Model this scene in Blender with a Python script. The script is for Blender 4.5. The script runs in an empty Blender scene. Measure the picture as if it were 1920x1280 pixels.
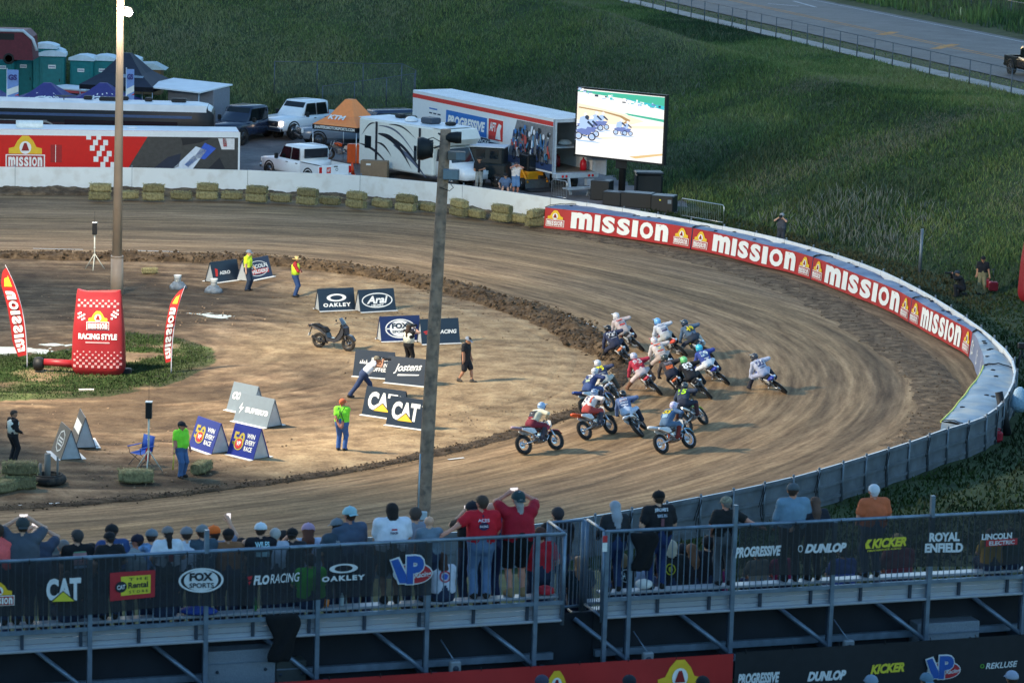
import bpy,math,random
import numpy as np
from mathutils import Vector,Matrix
random.seed(7);RNG=np.random.default_rng(7)
S=bpy.context.scene;COL=S.collection
rad=math.radians
CAM_H,FPX,PITCH,ROLL=22.5,6000.0,rad(10.0),rad(1.7)
_r0=np.array([1.0,0,0]);_f0=np.array([0,math.cos(PITCH),-math.sin(PITCH)]);_u0=np.array([0,math.sin(PITCH),math.cos(PITCH)])
CR=math.cos(ROLL)*_r0+math.sin(ROLL)*_u0
CU=-math.sin(ROLL)*_r0+math.cos(ROLL)*_u0
cam_data=bpy.data.cameras.new("camera");cam=bpy.data.objects.new("camera",cam_data);COL.objects.link(cam)
cam_data.sensor_width=36.0;cam_data.lens=36.0*FPX/1920.0;cam_data.clip_start=0.5;cam_data.clip_end=3000
cam.matrix_world=Matrix(((CR[0],CU[0],-_f0[0],0),(CR[1],CU[1],-_f0[1],0),(CR[2],CU[2],-_f0[2],CAM_H),(0,0,0,1)))
cam_data.dof.use_dof=True;cam_data.dof.focus_distance=122.0;cam_data.dof.aperture_fstop=3.2
S.camera=cam
W=bpy.data.worlds.new("World");S.world=W;W.use_nodes=True
_n=W.node_tree.nodes;_l=W.node_tree.links
bg=_n["Background"];sky=_n.new("ShaderNodeTexSky");sky.sky_type='NISHITA';sky.sun_disc=False
sky.sun_elevation=rad(4.0);sky.sun_rotation=rad(-25.0);sky.altitude=200;sky.air_density=1.0;sky.dust_density=0.6;sky.ozone_density=2.4
_l.new(sky.outputs[0],bg.inputs[0]);bg.inputs[1].default_value=0.15
S.view_settings.view_transform='Standard';S.view_settings.look='None';S.view_settings.gamma=1.0;S.view_settings.exposure=2.4
def spot(name,loc,to,power,size,color=(1.0,0.86,0.66),blend=0.7,radius=1.0):
 d=bpy.data.lights.new(name,'SPOT');d.energy=power;d.spot_size=rad(size);d.spot_blend=blend;d.color=color;d.shadow_soft_size=radius
 o=bpy.data.objects.new(name,d);COL.objects.link(o);o.location=loc
 v=Vector(to)-Vector(loc);o.rotation_euler=v.to_track_quat('-Z','Y').to_euler();return o
FLOOD=(-23.5,108.0,19.0)
spot("floodlight_beam",FLOOD,(0,121,0),16500,95)
spot("floodlight_beam",FLOOD,(-11.5,95,0),2600,42,blend=1.0)
spot("floodlight_beam",FLOOD,(-3.0,150,0),5200,22,(1.0,.86,.45),blend=1.0)
spot("floodlight_beam",FLOOD,(-24.5,150,0),6500,34,blend=1.0)
spot("floodlight_beam",(-17.0,136.0,13.2),(-13,168,0),3200,130)
def P(px,py,z=0.0):
 d=_f0*FPX+CR*(px-960)-CU*(py-640)
 t=(z-CAM_H)/d[2];return np.array([0,0,CAM_H])+d*t
def P_at(px,py,y):
 d=_f0*FPX+CR*(px-960)-CU*(py-640)
 return np.array([0,0,CAM_H])+d*(y/d[1])
def px_m(y):return FPX/(y*math.cos(PITCH))
def tag(o,label=None,cat=None,group=None,kind=None):
 if label:o['label']=label
 if cat:o['category']=cat
 if group:o['group']=group
 if kind:o['kind']=kind
 return o
def thing(name,loc,rz=0.0,label=None,cat=None,group=None,rx=0.0):
 o=bpy.data.objects.new(name,None);o.empty_display_size=0.2;COL.objects.link(o)
 o.location=[float(c)for c in loc];o.rotation_euler=(rx,0,rz);return tag(o,label,cat,group)
def copy_tree(o,parent=None):
 c=o.copy();COL.objects.link(c)
 if parent is not None:c.parent=parent
 for ch in list(o.children):copy_tree(ch,c)
 return c
MATS={}
def srgb(r,g,b):
 f=lambda c:((c/255+0.055)/1.055)**2.4 if c>10 else c/255/12.92
 return(f(r),f(g),f(b))
def mat(name,col=(0.5,0.5,0.5),rough=0.6,metal=0.0,var=0.12,scale=6.0,bump=0.0,bscale=None,emit=None,alpha=None,spec=0.4,dirt=None):
 if name in MATS:return MATS[name]
 m=bpy.data.materials.new(name);m.use_nodes=True;MATS[name]=m
 nt=m.node_tree;n=nt.nodes;l=nt.links;b=n["Principled BSDF"]
 b.inputs["Roughness"].default_value=rough;b.inputs["Metallic"].default_value=metal;b.inputs["Specular IOR Level"].default_value=spec
 tc=n.new("ShaderNodeTexCoord");nz=n.new("ShaderNodeTexNoise");nz.inputs["Scale"].default_value=scale;nz.inputs["Detail"].default_value=5
 l.new(tc.outputs["Object"],nz.inputs["Vector"])
 mr=n.new("ShaderNodeMapRange");mr.inputs[1].default_value=0.3;mr.inputs[2].default_value=0.7
 mr.inputs[3].default_value=1-var;mr.inputs[4].default_value=1+var*0.6;l.new(nz.outputs["Fac"],mr.inputs[0])
 mx=n.new("ShaderNodeMix");mx.data_type='RGBA';mx.blend_type='MULTIPLY';mx.inputs[0].default_value=1.0
 mx.inputs[6].default_value=(*col,1);l.new(mr.outputs[0],mx.inputs[7]);out=mx.outputs[2]
 if dirt:
  n2=n.new("ShaderNodeTexNoise");n2.inputs["Scale"].default_value=dirt[1];n2.inputs["Detail"].default_value=6;l.new(tc.outputs["Object"],n2.inputs["Vector"])
  r2=n.new("ShaderNodeMapRange");r2.inputs[1].default_value=0.5;r2.inputs[2].default_value=0.7;r2.inputs[4].default_value=dirt[2];l.new(n2.outputs["Fac"],r2.inputs[0])
  m2=n.new("ShaderNodeMix");m2.data_type='RGBA';l.new(r2.outputs[0],m2.inputs[0]);l.new(out,m2.inputs[6]);m2.inputs[7].default_value=(*dirt[0],1);out=m2.outputs[2]
 l.new(out,b.inputs["Base Color"])
 if bump:
  nb=n.new("ShaderNodeTexNoise");nb.inputs["Scale"].default_value=bscale or scale*4;nb.inputs["Detail"].default_value=4;l.new(tc.outputs["Object"],nb.inputs["Vector"])
  bp=n.new("ShaderNodeBump");bp.inputs["Strength"].default_value=bump;bp.inputs["Distance"].default_value=0.03;l.new(nb.outputs["Fac"],bp.inputs["Height"]);l.new(bp.outputs[0],b.inputs["Normal"])
 if emit:b.inputs["Emission Color"].default_value=(*emit[0],1);b.inputs["Emission Strength"].default_value=emit[1]
 if alpha is not None:b.inputs["Alpha"].default_value=alpha
 return m
def C(r,g,b,**k):
 """a material for an sRGB paint or cloth colour"""
 key="paint_%d_%d_%d"%(r,g,b)+"".join("_%s%s"%(a,v)for a,v in sorted(k.items()))
 return mat(key,srgb(r,g,b),**k)if key not in MATS else MATS[key]
_TXT={}
_XF={'bold':0.022}
def text_mesh(s,bold=0.02,shear=0.0,space=1.0):
 key=(s,bold,shear,space)
 if key in _TXT:return _TXT[key]
 c=bpy.data.curves.new("t",'FONT');c.body=s;c.size=1.0;c.offset=bold;c.shear=shear;c.space_character=space;c.resolution_u=3
 o=bpy.data.objects.new("t",c);me=bpy.data.meshes.new_from_object(o)
 v=np.array([p.co[:2]for p in me.vertices])if len(me.vertices)else np.zeros((0,2))
 f=[tuple(p.vertices)for p in me.polygons]
 bpy.data.objects.remove(o);bpy.data.curves.remove(c);bpy.data.meshes.remove(me)
 if len(v):v=(v-v.min(0))/np.maximum(v.max(0)-v.min(0),1e-6),(v.max(0)-v.min(0))
 else:v=(v,np.array([1,1.0]))
 _TXT[key]=(v[0],f,v[1]);return _TXT[key]
class MB:
 def __init__(s):s.v=[];s.f=[];s.m=[];s.mats=[];s.T=Matrix.Identity(4);s.sm=[]
 def mi(s,m):
  if m not in s.mats:s.mats.append(m)
  return s.mats.index(m)
 def add(s,verts,faces,m,smooth=False):
  b=len(s.v);k=s.mi(m);T=s.T
  for p in verts:s.v.append(tuple(T@Vector((float(p[0]),float(p[1]),float(p[2])))))
  for f in faces:s.f.append([b+i for i in f]);s.m.append(k);s.sm.append(smooth)
  return s
 def box(s,c,d,m,rz=0,rx=0,ry=0,taper=(1,1)):
  x,y,z=d[0]/2,d[1]/2,d[2]/2;tx,ty=taper
  vs=[(-x,-y,-z),(x,-y,-z),(x,y,-z),(-x,y,-z),(-x*tx,-y*ty,z),(x*tx,-y*ty,z),(x*tx,y*ty,z),(-x*tx,y*ty,z)]
  R=Matrix.Rotation(rz,3,'Z')@Matrix.Rotation(ry,3,'Y')@Matrix.Rotation(rx,3,'X')
  vs=[R@Vector(v)+Vector(c)for v in vs]
  return s.add(vs,[(3,2,1,0),(4,5,6,7),(0,1,5,4),(1,2,6,5),(2,3,7,6),(3,0,4,7)],m)
 def bevbox(s,c,d,m,b=0.03,rz=0):
  """box with chamfered vertical and horizontal edges"""
  x,y,z=d[0]/2,d[1]/2,d[2]/2;b=min(b,x*.9,y*.9,z*.9)
  R=Matrix.Rotation(rz,3,'Z');ring=lambda X,Y,Z,k:[(X-k,-Y,Z),(X,-Y+k,Z),(X,Y-k,Z),(X-k,Y,Z),(-X+k,Y,Z),(-X,Y-k,Z),(-X,-Y+k,Z),(-X+k,-Y,Z)]
  vs=ring(x-b,y-b,-z,b*.5)+ring(x,y,-z+b,b)+ring(x,y,z-b,b)+ring(x-b,y-b,z,b*.5)
  fs=[tuple(range(7,-1,-1)),tuple(range(24,32))]
  for k in range(3):
   for i in range(8):j=(i+1)%8;fs.append((k*8+i,k*8+j,k*8+8+j,k*8+8+i))
  return s.add([R@Vector(v)+Vector(c)for v in vs],fs,m)
 def tube(s,pts,r,m,n=8,cap=True,smooth=True):
  pts=[Vector([float(c)for c in p])for p in pts];rs=r if hasattr(r,'__len__')else[r]*len(pts)
  vs=[];prev=None
  for i,p in enumerate(pts):
   t=(pts[min(i+1,len(pts)-1)]-pts[max(i-1,0)]).normalized()
   u=prev if prev is not None else(Vector((0,0,1))if abs(t.z)<.9 else Vector((1,0,0)))
   u=(u-t*u.dot(t));
   if u.length<1e-5:u=Vector((1,0,0))-t*t.x
   u.normalize();w=t.cross(u);prev=u
   for k in range(n):a=2*math.pi*k/n;vs.append(p+(u*math.cos(a)+w*math.sin(a))*rs[i])
  fs=[]
  for i in range(len(pts)-1):
   for k in range(n):j=(k+1)%n;fs.append((i*n+k,i*n+j,(i+1)*n+j,(i+1)*n+k))
  s.add(vs,fs,m,smooth)
  if cap:b=len(s.v)-len(vs);k=s.mi(m);s.f+=[[b+i for i in range(n-1,-1,-1)],[b+(len(pts)-1)*n+i for i in range(n)]];s.m+=[k,k];s.sm+=[False,False]
  return s
 def lathe(s,prof,m,n=16,axis='Z',c=(0,0,0),smooth=True,sx=1.0,sy=1.0):
  vs=[]
  for r,h in prof:
   for k in range(n):
    a=2*math.pi*k/n;x,y=r*math.cos(a)*sx,r*math.sin(a)*sy
    p=(x,y,h)if axis=='Z'else((x,h,y)if axis=='Y'else(h,x,y));vs.append((p[0]+c[0],p[1]+c[1],p[2]+c[2]))
  fs=[]
  for i in range(len(prof)-1):
   for k in range(n):j=(k+1)%n;fs.append((i*n+k,i*n+j,(i+1)*n+j,(i+1)*n+k))
  if prof[0][0]>1e-4:fs.append(tuple(range(n-1,-1,-1)))
  if prof[-1][0]>1e-4:fs.append(tuple((len(prof)-1)*n+k for k in range(n)))
  return s.add(vs,fs,m,smooth)
 def torus(s,c,R,r,m,axis='Y',n=24,k=8,sq=1.0):
  vs=[];fs=[]
  for i in range(n):
   a=2*math.pi*i/n
   for j in range(k):
    b=2*math.pi*j/k;q=R+r*math.cos(b);h=r*sq*math.sin(b);x,z=q*math.cos(a),q*math.sin(a)
    p=(x,h,z)if axis=='Y'else((x,z,h)if axis=='Z'else(h,x,z));vs.append((p[0]+c[0],p[1]+c[1],p[2]+c[2]))
  for i in range(n):
   for j in range(k):i2,j2=(i+1)%n,(j+1)%k;fs.append((i*k+j,i2*k+j,i2*k+j2,i*k+j2))
  return s.add(vs,fs,m,True)
 def ball(s,c,r,m,n=12,k=8,top=1.0,bot=-1.0):
  rx,ry,rz=r if hasattr(r,'__len__')else(r,r,r);pr=[]
  for i in range(k+1):t=bot+(top-bot)*i/k;pr.append((math.sqrt(max(0,1-t*t)),t))
  vs=[];fs=[]
  for q,h in pr:
   for j in range(n):a=2*math.pi*j/n;vs.append((c[0]+q*rx*math.cos(a),c[1]+q*ry*math.sin(a),c[2]+h*rz))
  for i in range(k):
   for j in range(n):j2=(j+1)%n;fs.append((i*n+j,i*n+j2,(i+1)*n+j2,(i+1)*n+j))
  if top<1:fs.append(tuple(k*n+j for j in range(n)))
  if bot>-1:fs.append(tuple(n-1-j for j in range(n)))
  return s.add(vs,fs,m,True)
 def prism(s,prof,y0,y1,m,plane='XZ',smooth=False,inset=None):
  """closed outline in a plane, given a thickness; inset = (scale x, scale z) of the second face"""
  n=len(prof)
  def q(p,h):return(p[0],h,p[1])if plane=='XZ'else((h,p[0],p[1])if plane=='YZ'else(p[0],p[1],h))
  vs=[q(p,y0)for p in prof]+[q(p,y1)for p in prof]
  fs=[tuple(range(n)),tuple(range(2*n-1,n-1,-1))]+[(i,n+i,n+(i+1)%n,(i+1)%n)for i in range(n)]
  return s.add(vs,fs,m,smooth)
 def loft(s,rings,m,smooth=True,cap=True):
  n=len(rings[0]);vs=[p for r in rings for p in r];fs=[]
  for i in range(len(rings)-1):
   for k in range(n):j=(k+1)%n;fs.append((i*n+k,i*n+j,(i+1)*n+j,(i+1)*n+k))
  if cap:fs+=[tuple(range(n-1,-1,-1)),tuple((len(rings)-1)*n+k for k in range(n))]
  return s.add(vs,fs,m,smooth)
 def quad(s,fr,u0,v0,u1,v1,m,ly=1,sh=0.0,nu=1):
  for i in range(nu):
   a,b=u0+(u1-u0)*i/nu,u0+(u1-u0)*(i+1)/nu
   s.add([fr(a,v0,ly),fr(b,v0,ly),fr(b+sh,v1,ly),fr(a+sh,v1,ly)],[(0,1,2,3)],m)
  return s
 def poly(s,fr,pts,m,ly=1):return s.add([fr(a,b,ly)for a,b in pts],[tuple(range(len(pts)))],m)
 def disc(s,fr,u,v,ru,rv,m,ly=1,n=28,a0=0,a1=360):
  pts=[(u+ru*math.cos(rad(a0+(a1-a0)*i/n)),v+rv*math.sin(rad(a0+(a1-a0)*i/n)))for i in range(n+(a1-a0<360))]
  return s.poly(fr,pts,m,ly)
 def ring(s,fr,u,v,ru,rv,wu,wv,m,ly=1,n=32,a0=0,a1=360):
  vs=[];fs=[]
  for i in range(n+1):
   a=rad(a0+(a1-a0)*i/n);ca,sa=math.cos(a),math.sin(a)
   vs+=[fr(u+ru*ca,v+rv*sa,ly),fr(u+(ru-wu)*ca,v+(rv-wv)*sa,ly)]
  for i in range(n):fs.append((2*i,2*i+2,2*i+3,2*i+1))
  return s.add(vs,fs,m)
 def text(s,fr,t,u,v,w,h,m,ly=1,bold=0.02,shear=0.0,space=1.0,rise=0.0):
  """words fitted into the box from (u, v), w wide and h high"""
  vv,ff,_=text_mesh(t,bold,shear,space)
  if not len(vv):return s
  return s.add([fr(u+a*w,v+b*h+rise*a*w,ly)for a,b in vv],ff,m)
 def build(s,name,parent=None,label=None,cat=None,group=None,kind=None,loc=None,rz=0.0,uv=None):
  me=bpy.data.meshes.new(name);me.from_pydata(s.v,[],s.f)
  for m in s.mats:me.materials.append(m)
  me.polygons.foreach_set("material_index",s.m);me.polygons.foreach_set("use_smooth",s.sm);me.update()
  o=bpy.data.objects.new(name,me);COL.objects.link(o)
  if parent is not None:o.parent=parent
  if loc is not None:o.location=[float(c)for c in loc];o.rotation_euler=(0,0,rz)
  return tag(o,label,cat,group,kind)
def frame(o,U,V,N=None,eps=0.006):
 o=Vector(o);U=Vector(U).normalized();V=Vector(V).normalized();N=U.cross(V)if N is None else Vector(N)
 return lambda u,v,ly=1:o+U*u+V*v+N*(eps*ly)
def np_mesh(name,v,f,m,uv=None,col=None,smooth=True,kind=None,mats=None,mi=None):
 """fast mesh from arrays; f is (n,3) or (n,4); col is one colour per corner's vertex"""
 me=bpy.data.meshes.new(name);v=np.asarray(v,np.float32);f=np.asarray(f,np.int32);n,k=f.shape
 me.vertices.add(len(v));me.vertices.foreach_set("co",v.ravel());me.loops.add(n*k);me.loops.foreach_set("vertex_index",f.ravel())
 me.polygons.add(n);me.polygons.foreach_set("loop_start",np.arange(0,n*k,k,dtype=np.int32));me.polygons.foreach_set("loop_total",np.full(n,k,np.int32))
 if uv is not None:
  L=me.uv_layers.new(name="UVMap");L.data.foreach_set("uv",np.asarray(uv,np.float32)[f.ravel()].ravel())
 if col is not None:
  a=me.color_attributes.new("tint",'FLOAT_COLOR','POINT');c=np.ones((len(v),4),np.float32);c[:,:3]=col;a.data.foreach_set("color",c.ravel())
 for x in(mats or[m]):me.materials.append(x)
 if mi is not None:me.polygons.foreach_set("material_index",np.asarray(mi,np.int32))
 me.polygons.foreach_set("use_smooth",np.full(n,smooth));me.update(calc_edges=True)
 o=bpy.data.objects.new(name,me);COL.objects.link(o)
 if kind:o['kind']=kind
 return o
def vnoise(x,y,seed=0,z=None):
 def h(i,j):n=(i*374761393+j*668265263+seed*974634777)&0x7fffffff;n=((n^(n>>13))*1274126177)&0x7fffffff;return((n^(n>>16))&0xffff)/65535.0
 xi=np.floor(x).astype(np.int64);yi=np.floor(y).astype(np.int64);u=x-xi;v=y-yi;u=u*u*(3-2*u);v=v*v*(3-2*v)
 return(h(xi,yi)*(1-u)+h(xi+1,yi)*u)*(1-v)+(h(xi,yi+1)*(1-u)+h(xi+1,yi+1)*u)*v
def fbm(x,y,o=4,seed=0):
 a=0;w=0.5;t=0
 for k in range(o):a=a+vnoise(x,y,seed+k)*w;t+=w;x=x*2.03+17.1;y=y*2.03+9.7;w*=0.5
 return a/t
def sstep(a,b,x):t=np.clip((x-a)/(b-a),0,1);return t*t*(3-2*t)
def smooth_curve(pts,n):
 """Catmull-Rom through pts, resampled to n points evenly spaced"""
 p=np.asarray(pts,float);p=np.vstack([2*p[0]-p[1],p,2*p[-1]-p[-2]]);out=[]
 for i in range(1,len(p)-2):
  t=np.linspace(0,1,24,endpoint=False)[:,None];a,b,c,d=p[i-1],p[i],p[i+1],p[i+2]
  out.append(0.5*((2*b)+(c-a)*t+(2*a-5*b+4*c-d)*t**2+(3*b-a-3*c+d)*t**3))
 out=np.vstack(out+[p[-2:-1]]);s=np.r_[0,np.cumsum(np.linalg.norm(np.diff(out,axis=0),axis=1))]
 q=np.linspace(0,s[-1],n);return np.stack([np.interp(q,s,out[:,k])for k in range(out.shape[1])],1),q
def inside(poly,x,y):
 r=np.zeros(np.shape(x),bool);n=len(poly);j=n-1
 for i in range(n):
  xi,yi=poly[i];xj,yj=poly[j]
  c=((yi>y)!=(yj>y))&(x<(xj-xi)*(y-yi)/((yj-yi)+1e-12)+xi);r^=c;j=i
 return r
def dist_poly(line,x,y):
 """distance to an open polyline"""
 d=np.full(np.shape(x),1e9)
 for(ax,ay),(bx,by)in zip(line[:-1],line[1:]):
  vx,vy=bx-ax,by-ay;t=np.clip(((x-ax)*vx+(y-ay)*vy)/(vx*vx+vy*vy+1e-9),0,1)
  d=np.minimum(d,np.hypot(x-ax-t*vx,y-ay-t*vy))
 return d
ROAD_Z=5.0
px_in=[(-420,470),(-200,473),(0,477),(300,481),(500,487),(620,497),(700,508),(800,525),(900,548),(1000,575),(1100,612),(1158,652),(1172,690),(1150,730),(1090,768),(1000,803),(900,832),(820,850),(640,885),(400,918),(200,940),(0,953),(-200,963),(-420,970)]
INNER,S_IN=smooth_curve([P(*q)[:2]for q in px_in],420)
px_wall=[(-420,314),(-200,313),(0,313),(250,314),(400,317),(600,324),(700,331),(800,340),(900,351),(1020,369),(1200,396),(1440,442),(1600,488),(1700,530),(1800,588),(1860,632),(1895,668),(1903,700),(1888,740),(1850,778),(1770,805),(1702,829),(1577,868),(1440,905),(1200,952),(1040,978),(880,995),(690,1007),(400,1017),(180,1021),(-100,1022),(-420,1020)]
WALL_H=1.2
WALL,S_W=smooth_curve([P(*q,WALL_H)[:2]for q in px_wall],520)
INP=[tuple(p)for p in INNER];WP=[tuple(p)for p in WALL]
foot_px=[(2600,640,0),(2100,590,0),(1920,560,0),(1720,503,0),(1440,424,0.1),(1290,376,.3),(1130,325,.5),(960,262,.8),(770,222,1.2),(620,232,1),(480,226,1),(400,196,1.6),(260,170,2.2),(120,150,2.6),(-100,146,2.6),(-700,146,2.6)]
FOOT=[tuple(P(*q)[:2])for q in foot_px]
FOOT_POLY=FOOT+[(-900,1500),(900,1500),(900,FOOT[0][1])]
RA,RB=P(1440,47,ROAD_Z)[:2],P(1915,155,ROAD_Z)[:2]
RD=(RA-RB)/np.linalg.norm(RA-RB);RN=np.array([-RD[1],RD[0]]);
if RN[0]<0:RN=-RN
def road_s(x,y):return(x-RB[0])*RN[0]+(y-RB[1])*RN[1]
SIDE_IN=float(np.dot(P(1640,117,ROAD_Z)[:2]-RB,RN));SIDE_OUT=float(np.dot(P(1640,107,ROAD_Z)[:2]-RB,RN))
def smin(a,b,k):h=np.clip(0.5+0.5*(b-a)/k,0,1);return b*(1-h)+a*h-k*h*(1-h)
def terrain(x,y,detail=True):
 x=np.asarray(x,float);y=np.asarray(y,float)
 inw=inside(WP+[(-200,WP[-1][1]),(-200,WP[0][1])],x,y)
 dw=dist_poly(WP[::4]+[WP[-1]],x,y);df=dist_poly(FOOT,x,y);hillside=inside(FOOT_POLY,x,y)
 s=road_s(x,y)
 far=(y>128)&~inw
 z=np.zeros_like(x)
 pit=np.clip(0.25+0.035*(y-172),0,1.6)*sstep(14,2,x)*sstep(0,2.0,dw)
 z=np.where(far,pit,z)
 left=SIDE_IN-s
 cap=ROAD_Z+np.maximum(0,left-8)*0.30+np.where(s>14,(s-14)*0.10,0)
 slope=0.33+0.07*vnoise(x*0.05,y*0.05,3)
 h=z+df*slope+(0.5*(fbm(x*.14,y*.14,3,5)-.5)*sstep(0,5,df)*sstep(0.5,4,left)if detail else 0)
 h=np.where(left<0.4,np.minimum(h,cap),smin(h,cap,0.8));h=np.where((left<1.5)&(df>9),cap,h)
 z=np.where(hillside&far,h,z)
 near=(y<=128)&~inw&(x<60)
 bank=6.3*sstep(4,26,dw)*sstep(118,84,y)+np.clip((40-y)*0.22,0,30)
 z=np.where(near&(y<118),bank,z)
 if detail:z=z+np.where(inw,0,0.10*(fbm(x*.5,y*.5,3,9)-.5)*np.where(left<.3,0,1)*sstep(.2,2,dw))
 return np.where(inw,-0.06,z)
def G(px,py,it=30):
 """where the sight line through a pixel meets the ground"""
 z=0.0
 for _ in range(it):q=P(px,py,z);z=0.5*z+0.5*float(terrain(q[0:1],q[1:2])[0])
 q=P(px,py,z);q[2]=max(z,0.0)if z<0.05 else z;return q
gx=np.r_[-1200,-700,-400,-200,-120,np.arange(-80,-46,3.0),np.arange(-46,46,0.6),np.arange(46,80,3.0),80,120,200,400,700,1200]
gy=np.r_[-200,-80,np.arange(-30,40,4.0),np.arange(40,260,0.6),np.arange(260,330,3.0),330,380,450,600,900,1500,2600]
X,Y=np.meshgrid(gx,gy);Z=terrain(X.ravel(),Y.ravel());nx,ny=len(gx),len(gy)
idx=np.arange(nx*ny).reshape(ny,nx);quads=np.stack([idx[:-1,:-1],idx[:-1,1:],idx[1:,1:],idx[1:,:-1]],-1).reshape(-1,4)
verts=np.stack([X.ravel(),Y.ravel(),Z],1);cx=verts[quads].mean(1)
lot=(~inside(FOOT_POLY,cx[:,0],cx[:,1]))&(cx[:,1]>150)&(cx[:,0]<9.5+0.3*(cx[:,1]-172))&(~inside(WP+[(-200,WP[-1][1]),(-200,WP[0][1])],cx[:,0],cx[:,1]))&(cx[:,1]<240)
def ground_mat(name,cols,scale,rough=0.95,bump=0.6,fine=9.0,tint=False,stretch=None,contrast=(0.35,0.65)):
 m=bpy.data.materials.new(name);m.use_nodes=True;nt=m.node_tree;n=nt.nodes;l=nt.links;b=n["Principled BSDF"];b.inputs["Roughness"].default_value=rough;b.inputs["Specular IOR Level"].default_value=0.25
 if stretch:
  uv=n.new("ShaderNodeUVMap");mp=n.new("ShaderNodeMapping");mp.inputs["Scale"].default_value=(stretch[0],stretch[1],1);l.new(uv.outputs[0],mp.inputs[0]);vec=mp.outputs[0]
 else:vec=n.new("ShaderNodeTexCoord").outputs["Object"]
 nz=n.new("ShaderNodeTexNoise");nz.inputs["Scale"].default_value=scale;nz.inputs["Detail"].default_value=8;nz.inputs["Roughness"].default_value=0.65;l.new(vec,nz.inputs["Vector"])
 cr=n.new("ShaderNodeValToRGB");e=cr.color_ramp.elements;e[0].position=contrast[0];e[1].position=contrast[1];e[0].color=(*cols[0],1);e[1].color=(*cols[-1],1)
 for i,c in enumerate(cols[1:-1]):k=e.new(contrast[0]+(contrast[1]-contrast[0])*(i+1)/(len(cols)-1));k.color=(*c,1)
 l.new(nz.outputs["Fac"],cr.inputs[0]);out=cr.outputs[0]
 tc=n.new("ShaderNodeTexCoord");nf=n.new("ShaderNodeTexNoise");nf.inputs["Scale"].default_value=fine;nf.inputs["Detail"].default_value=5;nf.inputs["Roughness"].default_value=0.7;l.new(tc.outputs["Object"],nf.inputs["Vector"])
 mr=n.new("ShaderNodeMapRange");mr.inputs[1].default_value=0.3;mr.inputs[2].default_value=0.7;mr.inputs[3].default_value=0.72;mr.inputs[4].default_value=1.22;l.new(nf.outputs["Fac"],mr.inputs[0])
 mx=n.new("ShaderNodeMix");mx.data_type='RGBA';mx.blend_type='MULTIPLY';mx.inputs[0].default_value=1;l.new(out,mx.inputs[6]);l.new(mr.outputs[0],mx.inputs[7]);out=mx.outputs[2]
 if tint:
  at=n.new("ShaderNodeAttribute");at.attribute_name="tint";m2=n.new("ShaderNodeMix");m2.data_type='RGBA';m2.blend_type='MULTIPLY';m2.inputs[0].default_value=1;l.new(out,m2.inputs[6]);l.new(at.outputs["Color"],m2.inputs[7]);out=m2.outputs[2]
 l.new(out,b.inputs["Base Color"])
 bp=n.new("ShaderNodeBump");bp.inputs["Strength"].default_value=bump;bp.inputs["Distance"].default_value=0.05
 ad=n.new("ShaderNodeMath");l.new(nf.outputs["Fac"],ad.inputs[0]);l.new(nz.outputs["Fac"],ad.inputs[1]);l.new(ad.outputs[0],bp.inputs["Height"]);l.new(bp.outputs[0],b.inputs["Normal"])
 MATS[name]=m;return m
m_turf=ground_mat("turf_soil",[(.028,.040,.016),(.050,.072,.026),(.075,.085,.036)],0.8,fine=6)
m_lot=ground_mat("gravel",[(.13,.115,.115),(.20,.175,.17),(.26,.23,.22)],0.5,fine=14,bump=0.8)
used=np.unique(quads[~lot]);remap=np.zeros(len(verts),int);remap[used]=np.arange(len(used))
np_mesh("ground",verts[used],remap[quads[~lot]],m_turf,kind='structure')
used=np.unique(quads[lot]);remap[used]=np.arange(len(used))
np_mesh("gravel_lot",verts[used],remap[quads[lot]],m_lot,kind='structure')
NA,NB=640,150
def ribbon_ends():
 ti=np.linspace(0,1,NA);a=np.stack([np.interp(ti,S_IN/S_IN[-1],INNER[:,k])for k in(0,1)],1)
 key_i=[0,.335,.53,.665,1.0]
 return a
a=ribbon_ends()
CENT=np.array([-17.5,123.5])
b=np.zeros_like(a)
for i,p in enumerate(a):
 if p[0]<CENT[0]:d=np.array([0.0,1.0 if p[1]>CENT[1]else-1.0])
 else:d=(p-CENT)/np.linalg.norm(p-CENT)
 best=None
 for(ax,ay),(bx,by)in zip(WP[:-1],WP[1:]):
  ex,ey=bx-ax,by-ay;det=d[0]*-ey+d[1]*ex
  if abs(det)<1e-9:continue
  rx,ry=ax-p[0],ay-p[1];t=(rx*-ey+ry*ex)/det;u=(d[0]*ry-d[1]*rx)/det
  if t>0 and-1e-6<=u<=1+1e-6 and(best is None or t<best):best=t
 b[i]=p+d*(best if best else 22.0)
arc=np.r_[0,np.cumsum(np.linalg.norm(np.diff((a+b)/2,axis=0),axis=1))]
tt=np.linspace(0,1,NB)
tv=a[:,None,:]*(1-tt[None,:,None])+b[:,None,:]*tt[None,:,None]
wid=np.linalg.norm(b-a,axis=1)
AR=np.repeat(arc[:,None],NB,1);AC=wid[:,None]*tt[None,:]
streak=fbm(AR*.045,AC*1.5,5,21);broad=fbm(AR*.05,AC*.28,4,33);fine=fbm(AR*.3,AC*6,3,44)
fr=tt[None,:]+0*AR
dark_out=sstep(0.72,0.92,fr+.25*(broad-.5))*0.34;groove=np.exp(-((fr-.30-.2*(broad-.5))/.18)**2)*.12
lum=1.0+1.15*(streak-.5)+0.7*(broad-.5)+.45*(fine-.5)+.55*(fbm(AR*.012,AC*4.5,3,45)-.5)+.5*(fbm(AR*.02,AC*2.2,2,47))*np.where(np.abs(fbm(AR*.015,AC*.9,3,46)*14%1-.5)<.13,-.55,.04)+groove-dark_out
lum=np.clip(lum,.45,1.5)
warm=np.clip(1+.9*(fbm(AR*.04,AC*.5,3,55)-.5),.7,1.3)
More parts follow.
